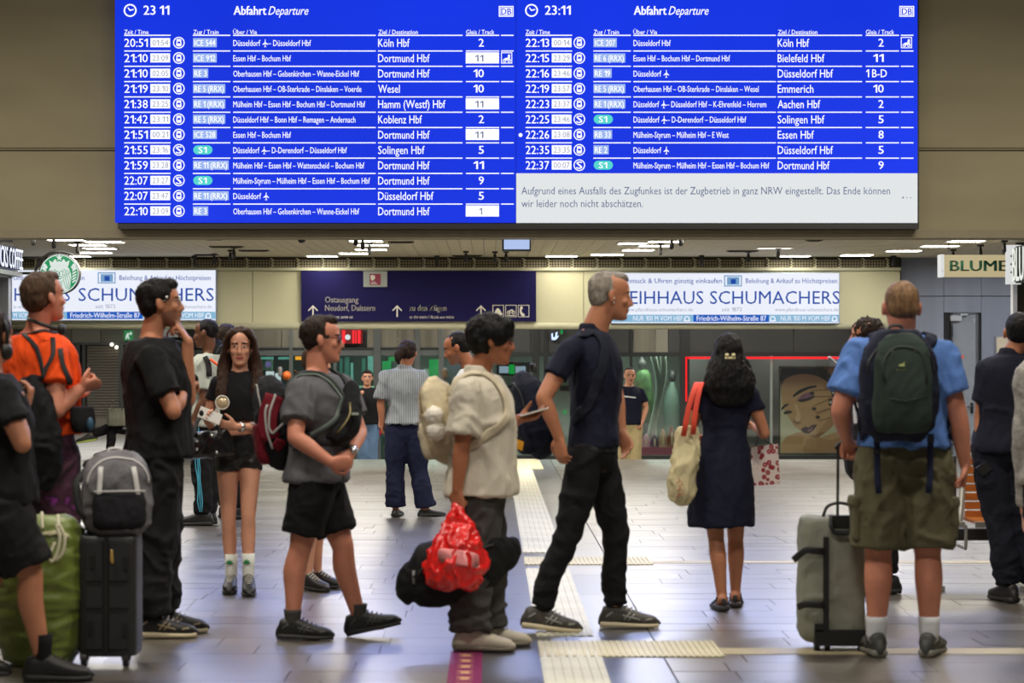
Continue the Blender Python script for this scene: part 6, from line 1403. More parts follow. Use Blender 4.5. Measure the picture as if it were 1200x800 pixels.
# ---- woman in the navy dress, from behind
def dress_extra(I): pass
I = person(12.6, 0, 'woman in short-sleeved navy dress and sandals seen from behind with long black hair', 850, H=1.60, b=.92, fem=True, head=(853, 416), hy=0, hp=6, neck=(852, 452), pelvis=(848, 540), sw=.17,
    Lf=dict(sh=(822, 464), el=(809, 505, .05), wr=(816, 520, .22), hd=(.2, .8, .2), hn=(.3, 0, 1), curl=60, kn=(839, 630), an=(846, 697, -.04), fy=-6, sl=.34),
    R=dict(sh=(880, 464), el=(896, 508, .0), wr=(884, 500, .24), hd=(-.6, .5, .5), hn=(-.5, 0, -.5), curl=50, ts=-1, kn=(862, 630, .1), an=(862, 690, .14), fy=8, sl=.34),
    skin=SK_M, hairm=H_BLK, top=dict(name='dress', mats=[C_NAVY], t0=.15, e=.020, sr=.066, amp=.006, flare=.0, skirt=((844, 616), .192, .15)), shoes=dict(kind='sandal', u=M_STR, s=S_SOLE, k=.94))
DRESS = I
hair(I, [((0, -.020, .036), (.090, .102, .098), 6), ((0, -.05, .02), (.092, .08, .09)), ((0, -.022, .066), (.080, .090, .074)), ('s', [(0, -.06, .03), (0, -.085, -.05), (0, -.10, -.13), (0, -.105, -.21), (0, -.10, -.25)], [(.07, .05), (.098, .055), (.135, .05), (.155, .045), (.14, .03)]),
         ('s', [(.07, -.02, 0), (.10, -.05, -.08), (.125, -.07, -.16), (.135, -.07, -.23)], [(.03, .05), (.035, .05), (.035, .045), (.02, .03)]), ('s', [(-.07, -.02, 0), (-.10, -.05, -.08), (-.12, -.07, -.16), (-.13, -.07, -.22)], [(.03, .05), (.035, .05), (.035, .045), (.02, .03)])], amp=.008, freq=30)
c, r, f, u = I['HF']; g = MB(); 
for dx in (-.018, .018): g.sph(c + r * dx - f * .125 - u * .015, .013)
g.limb([c + r * -.024 - f * .122 - u * .03, c + r * .024 - f * .122 - u * .03], [.008, .008], 8, 1); g.build('hair_clip', mat('clip_pale', (206, 196, 150), .3, .3), I['root'], True)
r0 = root('tote_bag', P(800, 592, 12.5), 'cream cloth tote bag with red handles on the shoulder of the dress woman', 'tote bag')
m = MB(); m.loft([(P(806, 500, 12.5), V((.055, .0, 0)), V((0, .05, 0))), (P(804, 530, 12.48), V((.072, 0, 0)), V((0, .08, 0))), (P(800, 560, 12.47), V((.078, 0, 0)), V((0, .09, 0))), (P(799, 580, 12.47), V((.070, 0, 0)), V((0, .085, 0))), (P(802, 590, 12.48), V((.04, 0, 0)), V((0, .05, 0)))], 20, 3, 2.6)
me = remesh(m, .009, 3); displace(me, folds(.012, 5, (10, 10, 7))); o = link_mesh('main_bag', me, [mat('tote_cream', (206, 194, 152), .85, noise_amt=.06)], r0, True)
g = MB(); lc = on_surface(o, [P(797, 567, 12.2)], .003)[0][0]
for q_ in ((-3, 6), (1, 3), (-2, -1), (2, -5), (-3, -7)): g.limb([lc + V((q_[0] * .004, -.004, q_[1] * .006)), lc + V((q_[0] * .004 + .022, -.004, q_[1] * .006 + .012)), lc + V((q_[0] * .004 + .012, -.004, q_[1] * .006 + .026))], [.0022] * 3, 6, 2)
g.build('red_print', mat('print_red', (180, 90, 80), .6), r0)
for i, (pa_, pb_) in enumerate((((801, 505), (813, 449)), ((812, 503), (819, 449)))):
    g = MB(); ribbon(g, [(P(pa_[0], pa_[1] + 6, 12.40), V((0, -1, 0))), (P((pa_[0] + pb_[0]) / 2, 478, 12.40), V((0, -1, 0))), (P(pb_[0] + 1, pb_[1] + 6, 12.43), V((-.2, -1, .3))), (P(pb_[0] + 4, pb_[1] - 1, 12.52), V((0, -.4, 1))), (P(pb_[0] + 2, pb_[1] + 8, 12.66), V((0, 1, .2)))], .030, .006); g.build('handle', mat('handle_red', (226, 74, 52), .7), r0, True)
r0 = root('paper_bag', P(897, 569, 12.7), 'white paper bag with dark red flower pattern beside the navy dress', 'paper bag')
def flower_mat():
    m = bpy.data.materials.new('flower_paper'); m.use_nodes = True; nt = m.node_tree; N = nt.nodes; L = nt.links; b = N['Principled BSDF']
    tc = N.new('ShaderNodeTexCoord'); v = N.new('ShaderNodeTexVoronoi'); v.inputs['Scale'].default_value = 30; L.new(tc.outputs['Object'], v.inputs['Vector'])
    cr = N.new('ShaderNodeValToRGB'); cr.color_ramp.interpolation = 'CONSTANT'; e = cr.color_ramp.elements; e[0].color = lin((206, 160, 150)) + (1,); e[1].position = .16; e[1].color = lin((150, 40, 52)) + (1,); n_ = e.new(.45); n_.color = lin((222, 206, 200)) + (1,)
    L.new(v.outputs['Distance'], cr.inputs[0]); L.new(cr.outputs[0], b.inputs['Base Color']); b.inputs['Roughness'].default_value = .5; return m
g = MB(); g.loft([(P(898, 567.5, 12.7), V((.080, .02, .004)), V((-.01, .045, 0))), (P(896, 522, 12.72), V((.078, .02, .004)), V((-.01, .045, 0)))], 4, 1, 2); 
g = MB(); a_ = [P(883, 569, 12.66), P(914, 567, 12.70), P(914.5, 567, 12.80), P(884, 569, 12.76)]; b_ = [P(880, 524, 12.66), P(911, 519.5, 12.70), P(911.5, 519.5, 12.80), P(880.5, 524, 12.76)]
for i in range(4): g.quad(a_[i], a_[(i + 1) % 4], b_[(i + 1) % 4], b_[i])
g.quad(*a_); g.build('bag', flower_mat(), r0)
g = MB(); g.limb([P(886, 523, 12.68), P(887, 512, 12.72), P(889, 504, 12.8), P(893, 512, 12.74), P(905, 521, 12.70)], [.004] * 5, 6, 3); g.build('cord', M_STR, r0, True)

# ---- woman in the striped blouse
def stripe_mat():
    m = bpy.data.materials.new('striped_blouse'); m.use_nodes = True; nt = m.node_tree; N = nt.nodes; L = nt.links; b = N['Principled BSDF']
    tc = N.new('ShaderNodeTexCoord'); w = N.new('ShaderNodeTexWave'); w.inputs['Scale'].default_value = 26; w.inputs['Distortion'].default_value = 1.6; w.inputs['Detail'].default_value = 1; w.inputs['Detail Scale'].default_value = .4
    L.new(tc.outputs['Object'], w.inputs[0]); cr = N.new('ShaderNodeValToRGB'); cr.color_ramp.elements[0].position = .4; cr.color_ramp.elements[0].color = lin((104, 110, 120)) + (1,); cr.color_ramp.elements[1].position = .6; cr.color_ramp.elements[1].color = lin((176, 182, 186)) + (1,)
    L.new(w.outputs['Fac'], cr.inputs[0]); L.new(cr.outputs[0], b.inputs['Base Color']); b.inputs['Roughness'].default_value = .8; return m
I = person(19.84, 8, 'woman with brown ponytail in striped blouse and wide navy trousers seen from behind', 476, H=1.63, b=1.02, fem=True, q=1.25, head=(478, 414), hy=14, hp=10, neck=(474, 433), pelvis=(476, 505), sw=.185, pa=4,
    Lf=dict(sh=(453, 441), el=(446, 472), wr=(448, 496, .02), hd=(0, .2, -1), hn=(1, 0, 0), curl=30, ts=-1, kn=(463, 553), an=(464, 594), fy=10, sl=.80),
    R=dict(sh=(494, 441), el=(501, 472), wr=(490, 468, .25), hd=(-.6, .6, 0), hn=(0, 0, -1), curl=30, kn=(491, 553), an=(499, 595), fy=62, sl=1.05),
    skin=SK_M, hairm=H_DBR, top=dict(name='blouse', mats=[stripe_mat()], t0=.12, e=.034, sr=.082, amp=.010, collar=True), bottom=dict(name='trousers', mats=[C_NVT], r=(.112, .086, .098), len=1.98, amp=.007, t1=.20),
    shoes=dict(u=S_BLK, s=S_SOLE, kind='flat', k=.95), features=False)
hair(I, [((0, -.022, .038), (.088, .098, .092), 8), ((0, -.05, .0), (.084, .066, .07)), ((-.02, -.115, .02), (.045, .042, .042)), ('s', [(-.02, -.12, .02), (-.04, -.145, -.03), (-.055, -.145, -.08), (-.05, -.135, -.12)], [(.04, .035), (.046, .036), (.036, .03), (.016, .014)])], amp=.007, vox=.011)

# ---- young woman in the black crop top, facing us
I = person(13.56, 174, 'young woman with long brown hair in black crop top and black shorts, facing the camera', 279, H=1.63, b=.86, fem=True, head=(281.5, 407), hy=176, hp=2, hk=1.04, neck=(281, 436), pelvis=(280, 527), sw=.165,
    R=dict(sh=(255, 450), el=(243, 490, .02), wr=(247, 499, -.22), hd=(-.2, -.3, .6), hn=(.6, -.6, 0), curl=30, kn=(268, 610), an=(271, 672, .0), fy=178, fp=0, sl=.42),
    Lf=dict(sh=(307, 450), el=(312, 500, .02), wr=(276, 500, -.22), hd=(-1, -.2, .15), hn=(.1, .9, .4), curl=35, ts=-1, kn=(291, 606, -.08), an=(291, 670, -.12), fy=172, fp=-6, sl=.42),
    skin=SK_L, hairm=hair_mat('chestnut', (58, 38, 28)), top=dict(name='crop_top', mats=[C_BLK], t0=.38, e=.010, sr=.066, amp=.003), bottom=dict(name='shorts', mats=[mat('leather_black', (20, 20, 21), .35, bump=.3, bump_scale=14)], r=(.094, .098, .1), len=.26, amp=.006, t1=.20),
    shoes=dict(u=S_BLK, s=S_SOLE, lace=S_LACW, k=.95, sock=(mat('sock_green_print', (226, 228, 220), .8), .15)), lips=mat('lips_rose', (158, 66, 66), .4))
GIRL = I
hair(I, [((0, -.022, .042), (.090, .098, .092), 12)] + [('s', [(s * .052, .045, .100), (s * .088, .040, .058), (s * .100, .016, -.02), (s * .108, .01, -.12), (s * .105, .07, -.22), (s * .112, .105, -.30), (s * .110, .11, -.36)], [(.022, .03), (.014, .045), (.018, .055), (.036, .045), (.042, .03), (.038, .025), (.018, .014)]) for s in (-1, 1)] + [('s', [(0, -.07, .02), (0, -.08, -.08), (0, -.08, -.2)], [(.07, .04), (.09, .04), (.08, .03)])], amp=.006, freq=32)
for s, an in ((1, I['legs'][0][2]), (-1, I['legs'][1][2])):
    g = MB(); c_ = an + Z * .095 + V((-.006, -.044, 0))
    for i in range(5): a_ = math.radians(90 + (i - 2) * 42); d_ = V((math.cos(a_), 0, math.sin(a_))); g.limb([c_, c_ + d_ * .014 + V((0, -.001, 0)), c_ + d_ * .026], [(.003, .0025), (.0055, .0025), (.001, .001)], 6, 2, ref=(0, 1, 0))
    g.build('leaf_print', mat('leaf_green', (30, 130, 70), .7), I['root'], True)
r0 = root('phone', P(242, 492, 13.3), 'silver phone held by the woman in the crop top', 'phone')
g = MB(); ce = P(246, 487, 13.28); d_ = V((.93, 0, -.38)).normalized(); g.loft([(ce - d_ * .070, V((.01, .012, .032)), V((0, .005, 0))), (ce + d_ * .070, V((.01, .012, .032)), V((0, .005, 0)))], 12, 1, 5); g.build('body', mat('phone_silver', (200, 196, 190), .3), r0)
g = MB(); g.ell(P(236, 484, 13.27), V((.014, 0, 0)), V((0, .006, 0)), V((0, 0, .02))); g.build('camera_bump', M_BLK, r0, True)
r0 = root('hair_charm', P(260.5, 479, 13.33), 'round pale gold disc against the black crop top', 'charm')
g = MB(); ce = P(260.5, 471.5, 13.33); g.limb([ce, ce + V((0, .012, 0))], [.040, .040], 24, 1, r0=False, r1=False); g.build('disc', mat('gold_disc', (206, 186, 150), .25, .2, noise_amt=.3, noise_scale=20), r0, True)
g = MB(); g.limb([ce + V((.040 * math.cos(a_), -.002, .040 * math.sin(a_))) for a_ in np.linspace(0, 2 * math.pi, 21)], [.004] * 21, 6, 1); g.build('rim', mat('rim_white', (224, 220, 210), .3), r0, True)
g = MB(); a = I['arms'][1]; g.limb([a[1] + (a[2] - a[1]) * .80 + V((0, 0, 0)), a[1] + (a[2] - a[1]) * .86], [.031, .031], 12, 1, r0=False, r1=False); g.build('bracelet', M_CHR, I['root'], True)
r0 = root('handbag', P(246, 538, 13.4), 'shiny black handbag hanging from the arm of the crop top woman', 'handbag')
m = MB(); m.loft([(P(246, 536, 13.36), V((.14, 0, .01)), V((0, .05, 0))), (P(245, 530, 13.36), V((.165, 0, .01)), V((0, .065, 0))), (P(244, 515, 13.36), V((.150, 0, .015)), V((0, .06, 0))), (P(243, 504, 13.36), V((.115, 0, .02)), V((0, .045, 0)))], 20, 3, 3)
me = remesh(m, .009, 4); displace(me, folds(.006, 15)); link_mesh('main_bag', me, [mat('patent_black', (18, 18, 19), .22, bump=.3, bump_scale=20)], r0, True)
g = MB(); g.limb([P(228, 508, 13.3), P(232, 492, 13.36), P(243, 487, 13.4), P(254, 494, 13.36), P(258, 508, 13.3)], [(.012, .006)] * 5, 8, 3, ref=(0, 1, 0)); g.build('handle', M_STR, r0, True)
g = MB(); 
for (px, py) in ((231, 526), (254, 530), (248, 510)): g.sph(P(px, py, 13.27), .010)
g.build('stud', M_CHR, r0, True)
g = MB(); g.limb([P(250, 536, 13.3), P(249, 552, 13.3), P(248.5, 566, 13.3)], [.005, .004, .003], 6, 1); g.build('loose_strap', M_STR, r0, True)

# ---- man with the black and orange backpack, left
I = person(18.85, -48, 'man in pale T-shirt looking left with black and orange backpack and striped track trousers', 245, H=1.75, b=.94, q=1.2, head=(241, 391), hy=-78, hp=4, neck=(246, 415), pelvis=(243, 497), sw=.18,
    R=dict(sh=(258, 424, .12), el=(256, 462, .1), wr=(246, 470, -.1), hd=(-1, 0, 0), hn=(0, 0, 1), curl=30, kn=(246, 552), an=(243, 600), fy=-70, sl=.65),
    Lf=dict(sh=(238, 425, -.16), el=(239, 468, -.2), wr=(226, 492, -.2), hd=(-.5, 0, -.85), hn=(.6, .5, -.3), curl=28, kn=(236, 553), an=(238, 604), fy=-78, sl=.68, ts=1),
    skin=SK_D, hairm=H_BLK, top=dict(name='t_shirt', mats=[cloth('pale_grey', (176, 182, 172))], t0=-.02, e=.026, sr=.085, amp=.008), bottom=dict(name='track_trousers', mats=[C_BLK], r=(.108, .09, .075), len=1.95, amp=.010),
    shoes=dict(u=S_BLK, s=S_SOLE, lace=S_LACW))
hair(I, [((0, -.022, .044), (.082, .094, .082), 10), ((0, -.046, .012), (.076, .058, .062))], amp=.004, vox=.010)
a = I['legs'][1]; g = MB()
for j in range(3):
    off = V((-.008 + .018 * (j - 1), -.0, 0)); pp = on_surface(I['bottom'], [a[0] + (a[1] - a[0]) * t + V((-.02 + .02 * (j - 1), -.12, 0)) for t in (.0, .3, .6, .9)] + [a[1] + (a[2] - a[1]) * t + V((-.02 + .02 * (j - 1), -.12, 0)) for t in (.1, .4, .7, .93)], .003); ribbon(g, pp, .009, .004)
g.build('side_stripes', mat('stripe_cyan', (80, 180, 210), .7), I['bottom'], True)
B = pack('backpack', 'black backpack with bright orange tab behind the crop top woman', P(256, 430, 18.92), 120, (.28, .18, .46), [cloth('pack_black', (36, 36, 38)), cloth('pack_black', (36, 36, 38)), M_ZIP])
g = MB(); ribbon(g, on_surface(I['top'], [P(240, 412, 18.6), P(244, 418, 18.6), P(247, 426, 18.6), P(246, 440, 18.6)], .012), .05, .014); g.build('shoulder_strap', M_STR, B['root'], True)
g = MB(); g.limb([P(247.5, 421.5, 18.62), P(256, 428, 18.60)], [(.012, .018)] * 2, 8, 1, ref=(0, 1, 0)); g.build('orange_tab', mat('tab_orange', (250, 96, 40), .5), B['root'], True)
# brown-haired person behind
I = person(19.6, 30, 'brown-haired person mostly hidden behind the long-haired woman, back of head visible', 268, H=1.72, q=1.8, head=(266, 396), hy=25, neck=(268, 418), pelvis=(270, 494), R=dict(el=(285, 460), wr=(285, 480), kn=(278, 550), an=(279, 598), sl=.7), Lf=dict(el=(258, 458), wr=(260, 482), kn=(265, 550), an=(265, 596), sl=.7),
    skin=SK_P, hairm=H_DBR, top=dict(name='t_shirt', mats=[C_DGR], t0=-.02, e=.02), bottom=dict(name='trousers', mats=[C_BLK], r=(.1, .08, .07), len=1.93), shoes=dict(u=S_BLK, s=S_SOLE), features=False)
hair(I, SHORT, vox=.011)

# ---- people on the lower floor
I = person(34.2, 176, 'young man in black T-shirt and blue jeans standing beyond the steps', 429, H=1.75, q=1.5, floor=-.6, head=(430.5, 443), hy=178, hp=-4, neck=(430, 455), pelvis=(430, 496), sw=.185,
    R=dict(sh=(419, 460), el=(416, 476), wr=(423, 466, -.25), hd=(-.1, -.3, 1), hn=(1, 0, .2), curl=50, kn=(426, 527), an=(426, 557), sl=.75), Lf=dict(sh=(441, 460), el=(444, 478), wr=(444, 493, -.05), hd=(0, 0, -1), hn=(1, 0, 0), curl=30, ts=-1, kn=(435, 527), an=(435, 557), sl=.75),
    skin=SK_L, hairm=H_DBR, top=dict(name='t_shirt', mats=[C_BLK], t0=-.02, e=.03, sr=.085), bottom=dict(name='jeans', mats=[C_JEAN], r=(.112, .10, .10), len=1.95), shoes=dict(u=S_BLK, s=S_SOLE))
hair(I, [((0, -.020, .046), (.086, .096, .086), 8), ((0, .05, .085), (.06, .04, .03))], vox=.012)
I = person(32.3, 168, 'dark-haired man with moustache in navy T-shirt and khaki trousers beyond the steps', 738, H=1.76, b=1.05, q=1.4, floor=-.6, head=(738, 440.5), hy=172, hp=4, neck=(737, 453), pelvis=(737, 497), sw=.195,
    R=dict(sh=(724, 460), el=(722, 478), wr=(724, 494), hd=(0, 0, -1), hn=(-1, 0, 0), curl=30, kn=(732, 530), an=(731, 566), sl=.7), Lf=dict(sh=(751, 460), el=(757, 477, .02), wr=(753, 494, -.1), hd=(-.2, -.3, -.8), hn=(-1, .3, 0), curl=35, ts=1, kn=(744, 530), an=(744, 566), sl=.6),
    skin=SK_L, hairm=H_BLK, top=dict(name='t_shirt', mats=[C_NAVY], t0=.0, e=.018, sr=.07), bottom=dict(name='trousers', mats=[C_KHA], r=(.105, .09, .08), len=1.95), shoes=dict(u=S_BLK, s=S_SOLE))
hair(I, [((0, -.022, .044), (.080, .092, .084), 10)], vox=.012)
c, r, f, u = I['HF']; g = MB(); g.ell(c + f * .100 - u * .046, r * .026, f * .006, u * .006); g.build('moustache', H_BLK, I['root'], True)
g = MB(); put_text(g, 'XXX XXXXX', 729.5, 745, 465.5, 1.6, 32.3 - .175, 0, .02) if False else g.poly([(729.5, 463.2), (745, 465), (745, 466.6), (729.5, 464.8)], 32.3 - .172, 0); g.build('chest_print', mat('print_white', (210, 210, 214), .6), I['root'])

# ---- balding man looking down, behind the beige shirt
I = person(17.0, -92, 'balding dark-haired man in white top looking down, half hidden behind the beige shirt', 548, H=1.72, q=1.25, head=(535, 408), hy=-88, hp=20, neck=(552, 432), pelvis=(553, 516), sw=.18,
    R=dict(sh=(552, 444, .16), el=(556, 482, .16), wr=(545, 500, .1), hd=(-1, 0, 0), hn=(0, 0, -1), curl=30, kn=(552, 578), an=(554, 630), fy=-95, sl=.7), Lf=dict(sh=(553, 444, -.14), el=(560, 484, -.14), wr=(550, 500, -.1), hd=(-1, 0, 0), hn=(0, 0, -1), kn=(556, 578), an=(560, 630), fy=-95, sl=.7),
    skin=SK_T, hairm=H_BLK, top=dict(name='t_shirt', mats=[C_WHT], t0=-.02, e=.012), bottom=dict(name='trousers', mats=[C_BLK], r=(.098, .08, .07), len=1.95), shoes=dict(u=S_BLK, s=S_SOLE), beard=mat('stubble', (138, 92, 70), .6))
hair(I, CROP, vox=.009, amp=.004)

# ---- man in the orange shirt
def patt_mat():
    m = bpy.data.materials.new('purple_pattern'); m.use_nodes = True; nt = m.node_tree; N = nt.nodes; L = nt.links; b = N['Principled BSDF']
    tc = N.new('ShaderNodeTexCoord'); n = N.new('ShaderNodeTexNoise'); n.inputs['Scale'].default_value = 9; n.inputs['Detail'].default_value = 3; L.new(tc.outputs['Object'], n.inputs[0])
    cr = N.new('ShaderNodeValToRGB'); e = cr.color_ramp.elements; e[0].position = .40; e[0].color = lin((44, 26, 38)) + (1,); e[1].position = .72; e[1].color = lin((176, 66, 180)) + (1,); x = e.new(.52); x.color = lin((84, 44, 66)) + (1,); x = e.new(.60); x.color = lin((60, 34, 50)) + (1,)
    L.new(n.outputs['Fac'], cr.inputs[0]); L.new(cr.outputs[0], b.inputs['Base Color']); b.inputs['Roughness'].default_value = .85; return m
I = person(11.3, 52, 'man in bright orange T-shirt and purple patterned trousers turned towards the board', 48, H=1.84, b=1.12, head=(52, 349), hy=48, hp=-6, neck=(42, 392), pelvis=(52, 525), sw=.205, pa=65,
    R=dict(sh=(62, 414, -.17), el=(66, 480, -.25), wr=(94, 455, -.12), hd=(.9, .2, .3), hn=(0, .6, .6), curl=78, tc=88, ts=1, spread=0, hs=.95, kn=(60, 640), an=(62, 738), fy=70, sl=.50),
    Lf=dict(sh=(16, 412, .15), el=(34, 478, .35), wr=(84, 462, .3), hd=(.9, -.3, .2), hn=(0, -.6, .6), curl=60, ts=-1, kn=(44, 640, .1), an=(46, 736, .1), fy=50, sl=.6),
    skin=SK_P, hairm=H_BR, top=dict(name='t_shirt', mats=[C_OR], t0=.12, e=.028, sr=.082, amp=.009), bottom=dict(name='trousers', mats=[patt_mat()], r=(.125, .12, .11), len=1.9, amp=.014, t1=.2), shoes=dict(u=S_BLK, s=S_SOLE))
hair(I, SHORT + [((0, .0, .08), (.07, .07, .045), 8)], amp=.006)
ORG = I
g = MB(); pth = on_surface(I['top'], [I['tor'](1.02) + V((.10 * math.cos(a_), .10 * math.sin(a_), 0)) for a_ in np.linspace(-2.6, .9, 9)], .008); ribbon(g, pth, .024, .006); r0 = root('camera_strap_bag', P(98, 515, 11.2), 'small black camera bag with blue patch hanging at the orange shirt', 'camera bag')
g.build('strap', M_STR, r0, True)
g = MB(); ribbon(g, on_surface(I['top'], [P(72, 398, 11.0), P(80, 425, 11.0), P(86, 455, 11.0), P(90, 478, 11.0)], .010), .03, .006); g.build('strap', M_STR, r0, True)
m = MB(); m.loft([(P(98, 507, 11.1), V((.045, .02, 0)), V((-.02, .05, 0))), (P(97, 494, 11.1), V((.06, .02, 0)), V((-.02, .06, 0))), (P(96, 476, 11.1), V((.052, .02, 0)), V((-.02, .05, 0)))], 16, 3, 3); me = remesh(m, .009, 3); link_mesh('body', me, [cloth('bag_black', (26, 26, 28))], r0, True)
m = MB(); m.ell(P(106, 497, 11.02), (.018, 0, 0), (0, .02, 0), (0, 0, .035)); m.build('blue_patch', mat('blue_patch', (50, 84, 110), .6), r0, True)
r0 = root('neck_headphones', P(70, 388, 11.1), 'black headphone cup on the neck of the orange-shirted man', 'headphones')
m = MB(); m.ell(P(72, 386, 11.05), (.020, 0, 0), (0, .032, 0), (0, 0, .030)); m.build('cup', M_BLK, r0, True)
m = MB(); m.limb([P(70, 386, 11.1), P(56, 382, 11.08), P(42, 377, 11.10), P(34, 374, 11.25), P(38, 374, 11.4)], [.010] * 5, 8, 3); m.build('band', M_BLK, r0, True)
r0 = root('sling_bag', P(42, 575, 11.0), 'large black sling bag hanging on the back of the orange-shirted man', 'sling bag')
m = MB(); m.loft([(P(46, 572, 11.0), V((.07, -.03, 0)), V((.02, .06, 0))), (P(44, 540, 10.98), V((.115, -.04, 0)), V((.03, .08, 0))), (P(42, 500, 10.98), V((.110, -.04, 0)), V((.03, .08, 0))), (P(38, 462, 11.0), V((.08, -.04, 0)), V((.02, .06, 0))), (P(36, 440, 11.05), V((.04, -.02, 0)), V((.01, .03, 0)))], 20, 3, 2.6)
me = remesh(m, .010, 4); displace(me, folds(.012, 25, (9, 9, 7))); link_mesh('main_bag', me, [cloth('bag_black2', (22, 23, 25))], r0, True)
g = MB(); ribbon(g, on_surface(I['top'], [P(36, 445, 10.9), P(30, 425, 10.9), P(26, 400, 11.0), P(26, 385, 11.2)], .012), .026, .007); g.build('strap', M_STR, r0, True)
g = MB(); ribbon(g, on_surface(I['top'], [P(34, 448, 10.9), P(43, 420, 10.9), P(52, 400, 10.9), P(62, 386, 11.1)], .012), .026, .007); g.build('strap', M_STR, r0, True)
g = MB(); g.limb([P(26, 463, 10.9), P(34, 470, 10.9)], [.014, .014], 8, 1); g.build('buckle', mat('buckle_pale', (176, 176, 170), .4), r0, True)

# ---- person in black at the left edge
I = person(9.92, 82, 'person in black T-shirt and black shorts with headphones cut by the left edge', 0, H=1.72, b=1.04, head=(-9, 394), hy=30, hp=8, neck=(-12, 440), pelvis=(2, 592), sw=.19,
    R=dict(sh=(2, 462, -.18), el=(26, 520, -.22), wr=(22, 486, -.05), hd=(.1, .3, 1), hn=(-1, 0, 0), curl=40, kn=(36, 672, -.08), an=(50, 766, -.08), fy=84, sl=.52),
    Lf=dict(sh=(-4, 458, .18), el=(20, 510, .22), wr=(30, 480, .1), hd=(.3, 0, 1), hn=(-1, 0, 0), kn=(-12, 680, .1), an=(-42, 762, .1), fy=82, fp=-10, sl=.6),
    skin=SK_M, hairm=H_DBR, top=dict(name='t_shirt', mats=[C_BLK], t0=.0, e=.026, sr=.08), bottom=dict(name='shorts', mats=[C_BLK2], r=(.122, .115, .1), len=.90, amp=.010), shoes=dict(u=S_BLK, s=S_SOLE, lace=S_LAC, sock=(C_BLK, .12)))
hair(I, [((0, -.024, .034), (.092, .104, .100), 4), ((0, -.05, -.02), (.086, .078, .088))])
r0 = root('headphones', I['HF'][0] - Z * .06, 'black headphones on the person cut by the left edge', 'headphones')
c, r, f, u = I['HF']; m = MB(); m.ell(c + r * .095 - f * .0 - u * .07, r * .020, f * .034, u * .038); m.build('cup', M_BLK, r0, True)
m = MB(); m.limb([c + r * .095 - u * .05, c + r * .09 + u * .05 - f * .02, c + u * .13 - f * .02, c - r * .09 + u * .05 - f * .02], [.009] * 4, 8, 3); m.build('band', M_BLK, r0, True)

# ---- legs seen behind the grey-shirted man
I = person(13.7, 118, 'person with bare legs and black shoes walking behind the grey-shirted man', 366, H=1.50, b=.84, fem=True, head=(372, 425), neck=(370, 450), pelvis=(366, 560), sw=.15,
    R=dict(el=(360, 505, -.1), wr=(368, 520, -.2), kn=(366, 625, -.05), an=(361, 679, -.05), fy=135, sl=.6), Lf=dict(el=(385, 500, .1), wr=(384, 520, 0), kn=(374, 622, .08), an=(372, 674, .10), fy=120, sl=.6),
    skin=SK_L, hairm=H_BR, top=dict(name='t_shirt', mats=[C_BLK], t0=-.02, e=.01), bottom=dict(name='shorts', mats=[C_BLK], r=(.09, .09, .08), len=.5), shoes=dict(u=S_BLK, s=S_SOLE, lace=S_LACW, k=.98), features=False)
hair(I, SHORT, vox=.011)
# ---- curly-haired person behind the blue T-shirt
I = person(13.5, -95, 'curly dark-haired person in white shirt hidden behind the blue T-shirt, holding up a phone', 1022, H=1.68, b=.9, head=(1014, 396), hy=-92, hp=0, neck=(1026, 426), pelvis=(1030, 530), sw=.17,
    R=dict(sh=(1026, 440, .15), el=(1015, 478, .15), wr=(998, 448, .0), hd=(-.6, -.1, .7), hn=(-.6, 0, -.5), curl=35, kn=(1030, 610), an=(1034, 680), fy=-95, sl=.7), Lf=dict(sh=(1028, 440, -.15), el=(1025, 480, -.15), wr=(1012, 470, -.1), hd=(-1, 0, .2), hn=(0, 0, 1), kn=(1034, 610), an=(1040, 682), fy=-95, sl=.7),
    skin=SK_M, hairm=H_DBR, top=dict(name='shirt', mats=[C_WHT], t0=-.02, e=.012), bottom=dict(name='trousers', mats=[C_BLK], r=(.09, .08, .07), len=1.9), shoes=dict(u=S_BLK, s=S_SOLE))
hair(I, [((0, -.022, .040), (.096, .108, .092), 4), ((0, -.05, .0), (.085, .07, .08))], amp=.018, freq=34)
r0 = root('phone', P(981, 432, 13.3), 'thin phone held up left of the blue T-shirt sleeve', 'phone')
g = MB(); ce = P(981, 427, 13.4); d_ = V((.72, 0, -.69)).normalized(); n_ = V((.69, 0, .72)); g.loft([(ce - d_ * .068, V((0, .035, 0)), n_ * .005), (ce + d_ * .068, V((0, .035, 0)), n_ * .005)], 12, 1, 5); g.build('body', mat('phone_white', (224, 224, 230), .3), r0)
g = MB(); g.loft([(ce - d_ * .066 - n_ * .006, V((0, .034, 0)), n_ * .002), (ce + d_ * .066 - n_ * .006, V((0, .034, 0)), n_ * .002)], 12, 1, 5); g.build('case', M_BLK, r0)
r0 = root('shoulder_bag', P(1001, 560, 13.2), 'black shoulder bag hanging behind the suitcase handle', 'bag')
m = MB(); m.loft([(P(1004, 562, 13.2), V((.03, 0, 0)), V((0, .05, 0))), (P(1002, 548, 13.2), V((.06, 0, 0)), V((0, .07, 0))), (P(1003, 520, 13.2), V((.065, 0, 0)), V((0, .07, 0))), (P(1006, 496, 13.2), V((.04, 0, 0)), V((0, .05, 0)))], 16, 3, 2.6); me = remesh(m, .010, 3); displace(me, folds(.006, 2)); link_mesh('main_bag', me, [cloth('bag_black', (26, 26, 28))], r0, True)
g = MB(); g.limb([P(1006, 500, 13.2), P(1012, 460, 13.2), P(1024, 432, 13.3)], [(.012, .004)] * 3, 8, 3, ref=(0, 1, 0)); g.build('strap', M_STR, r0, True)

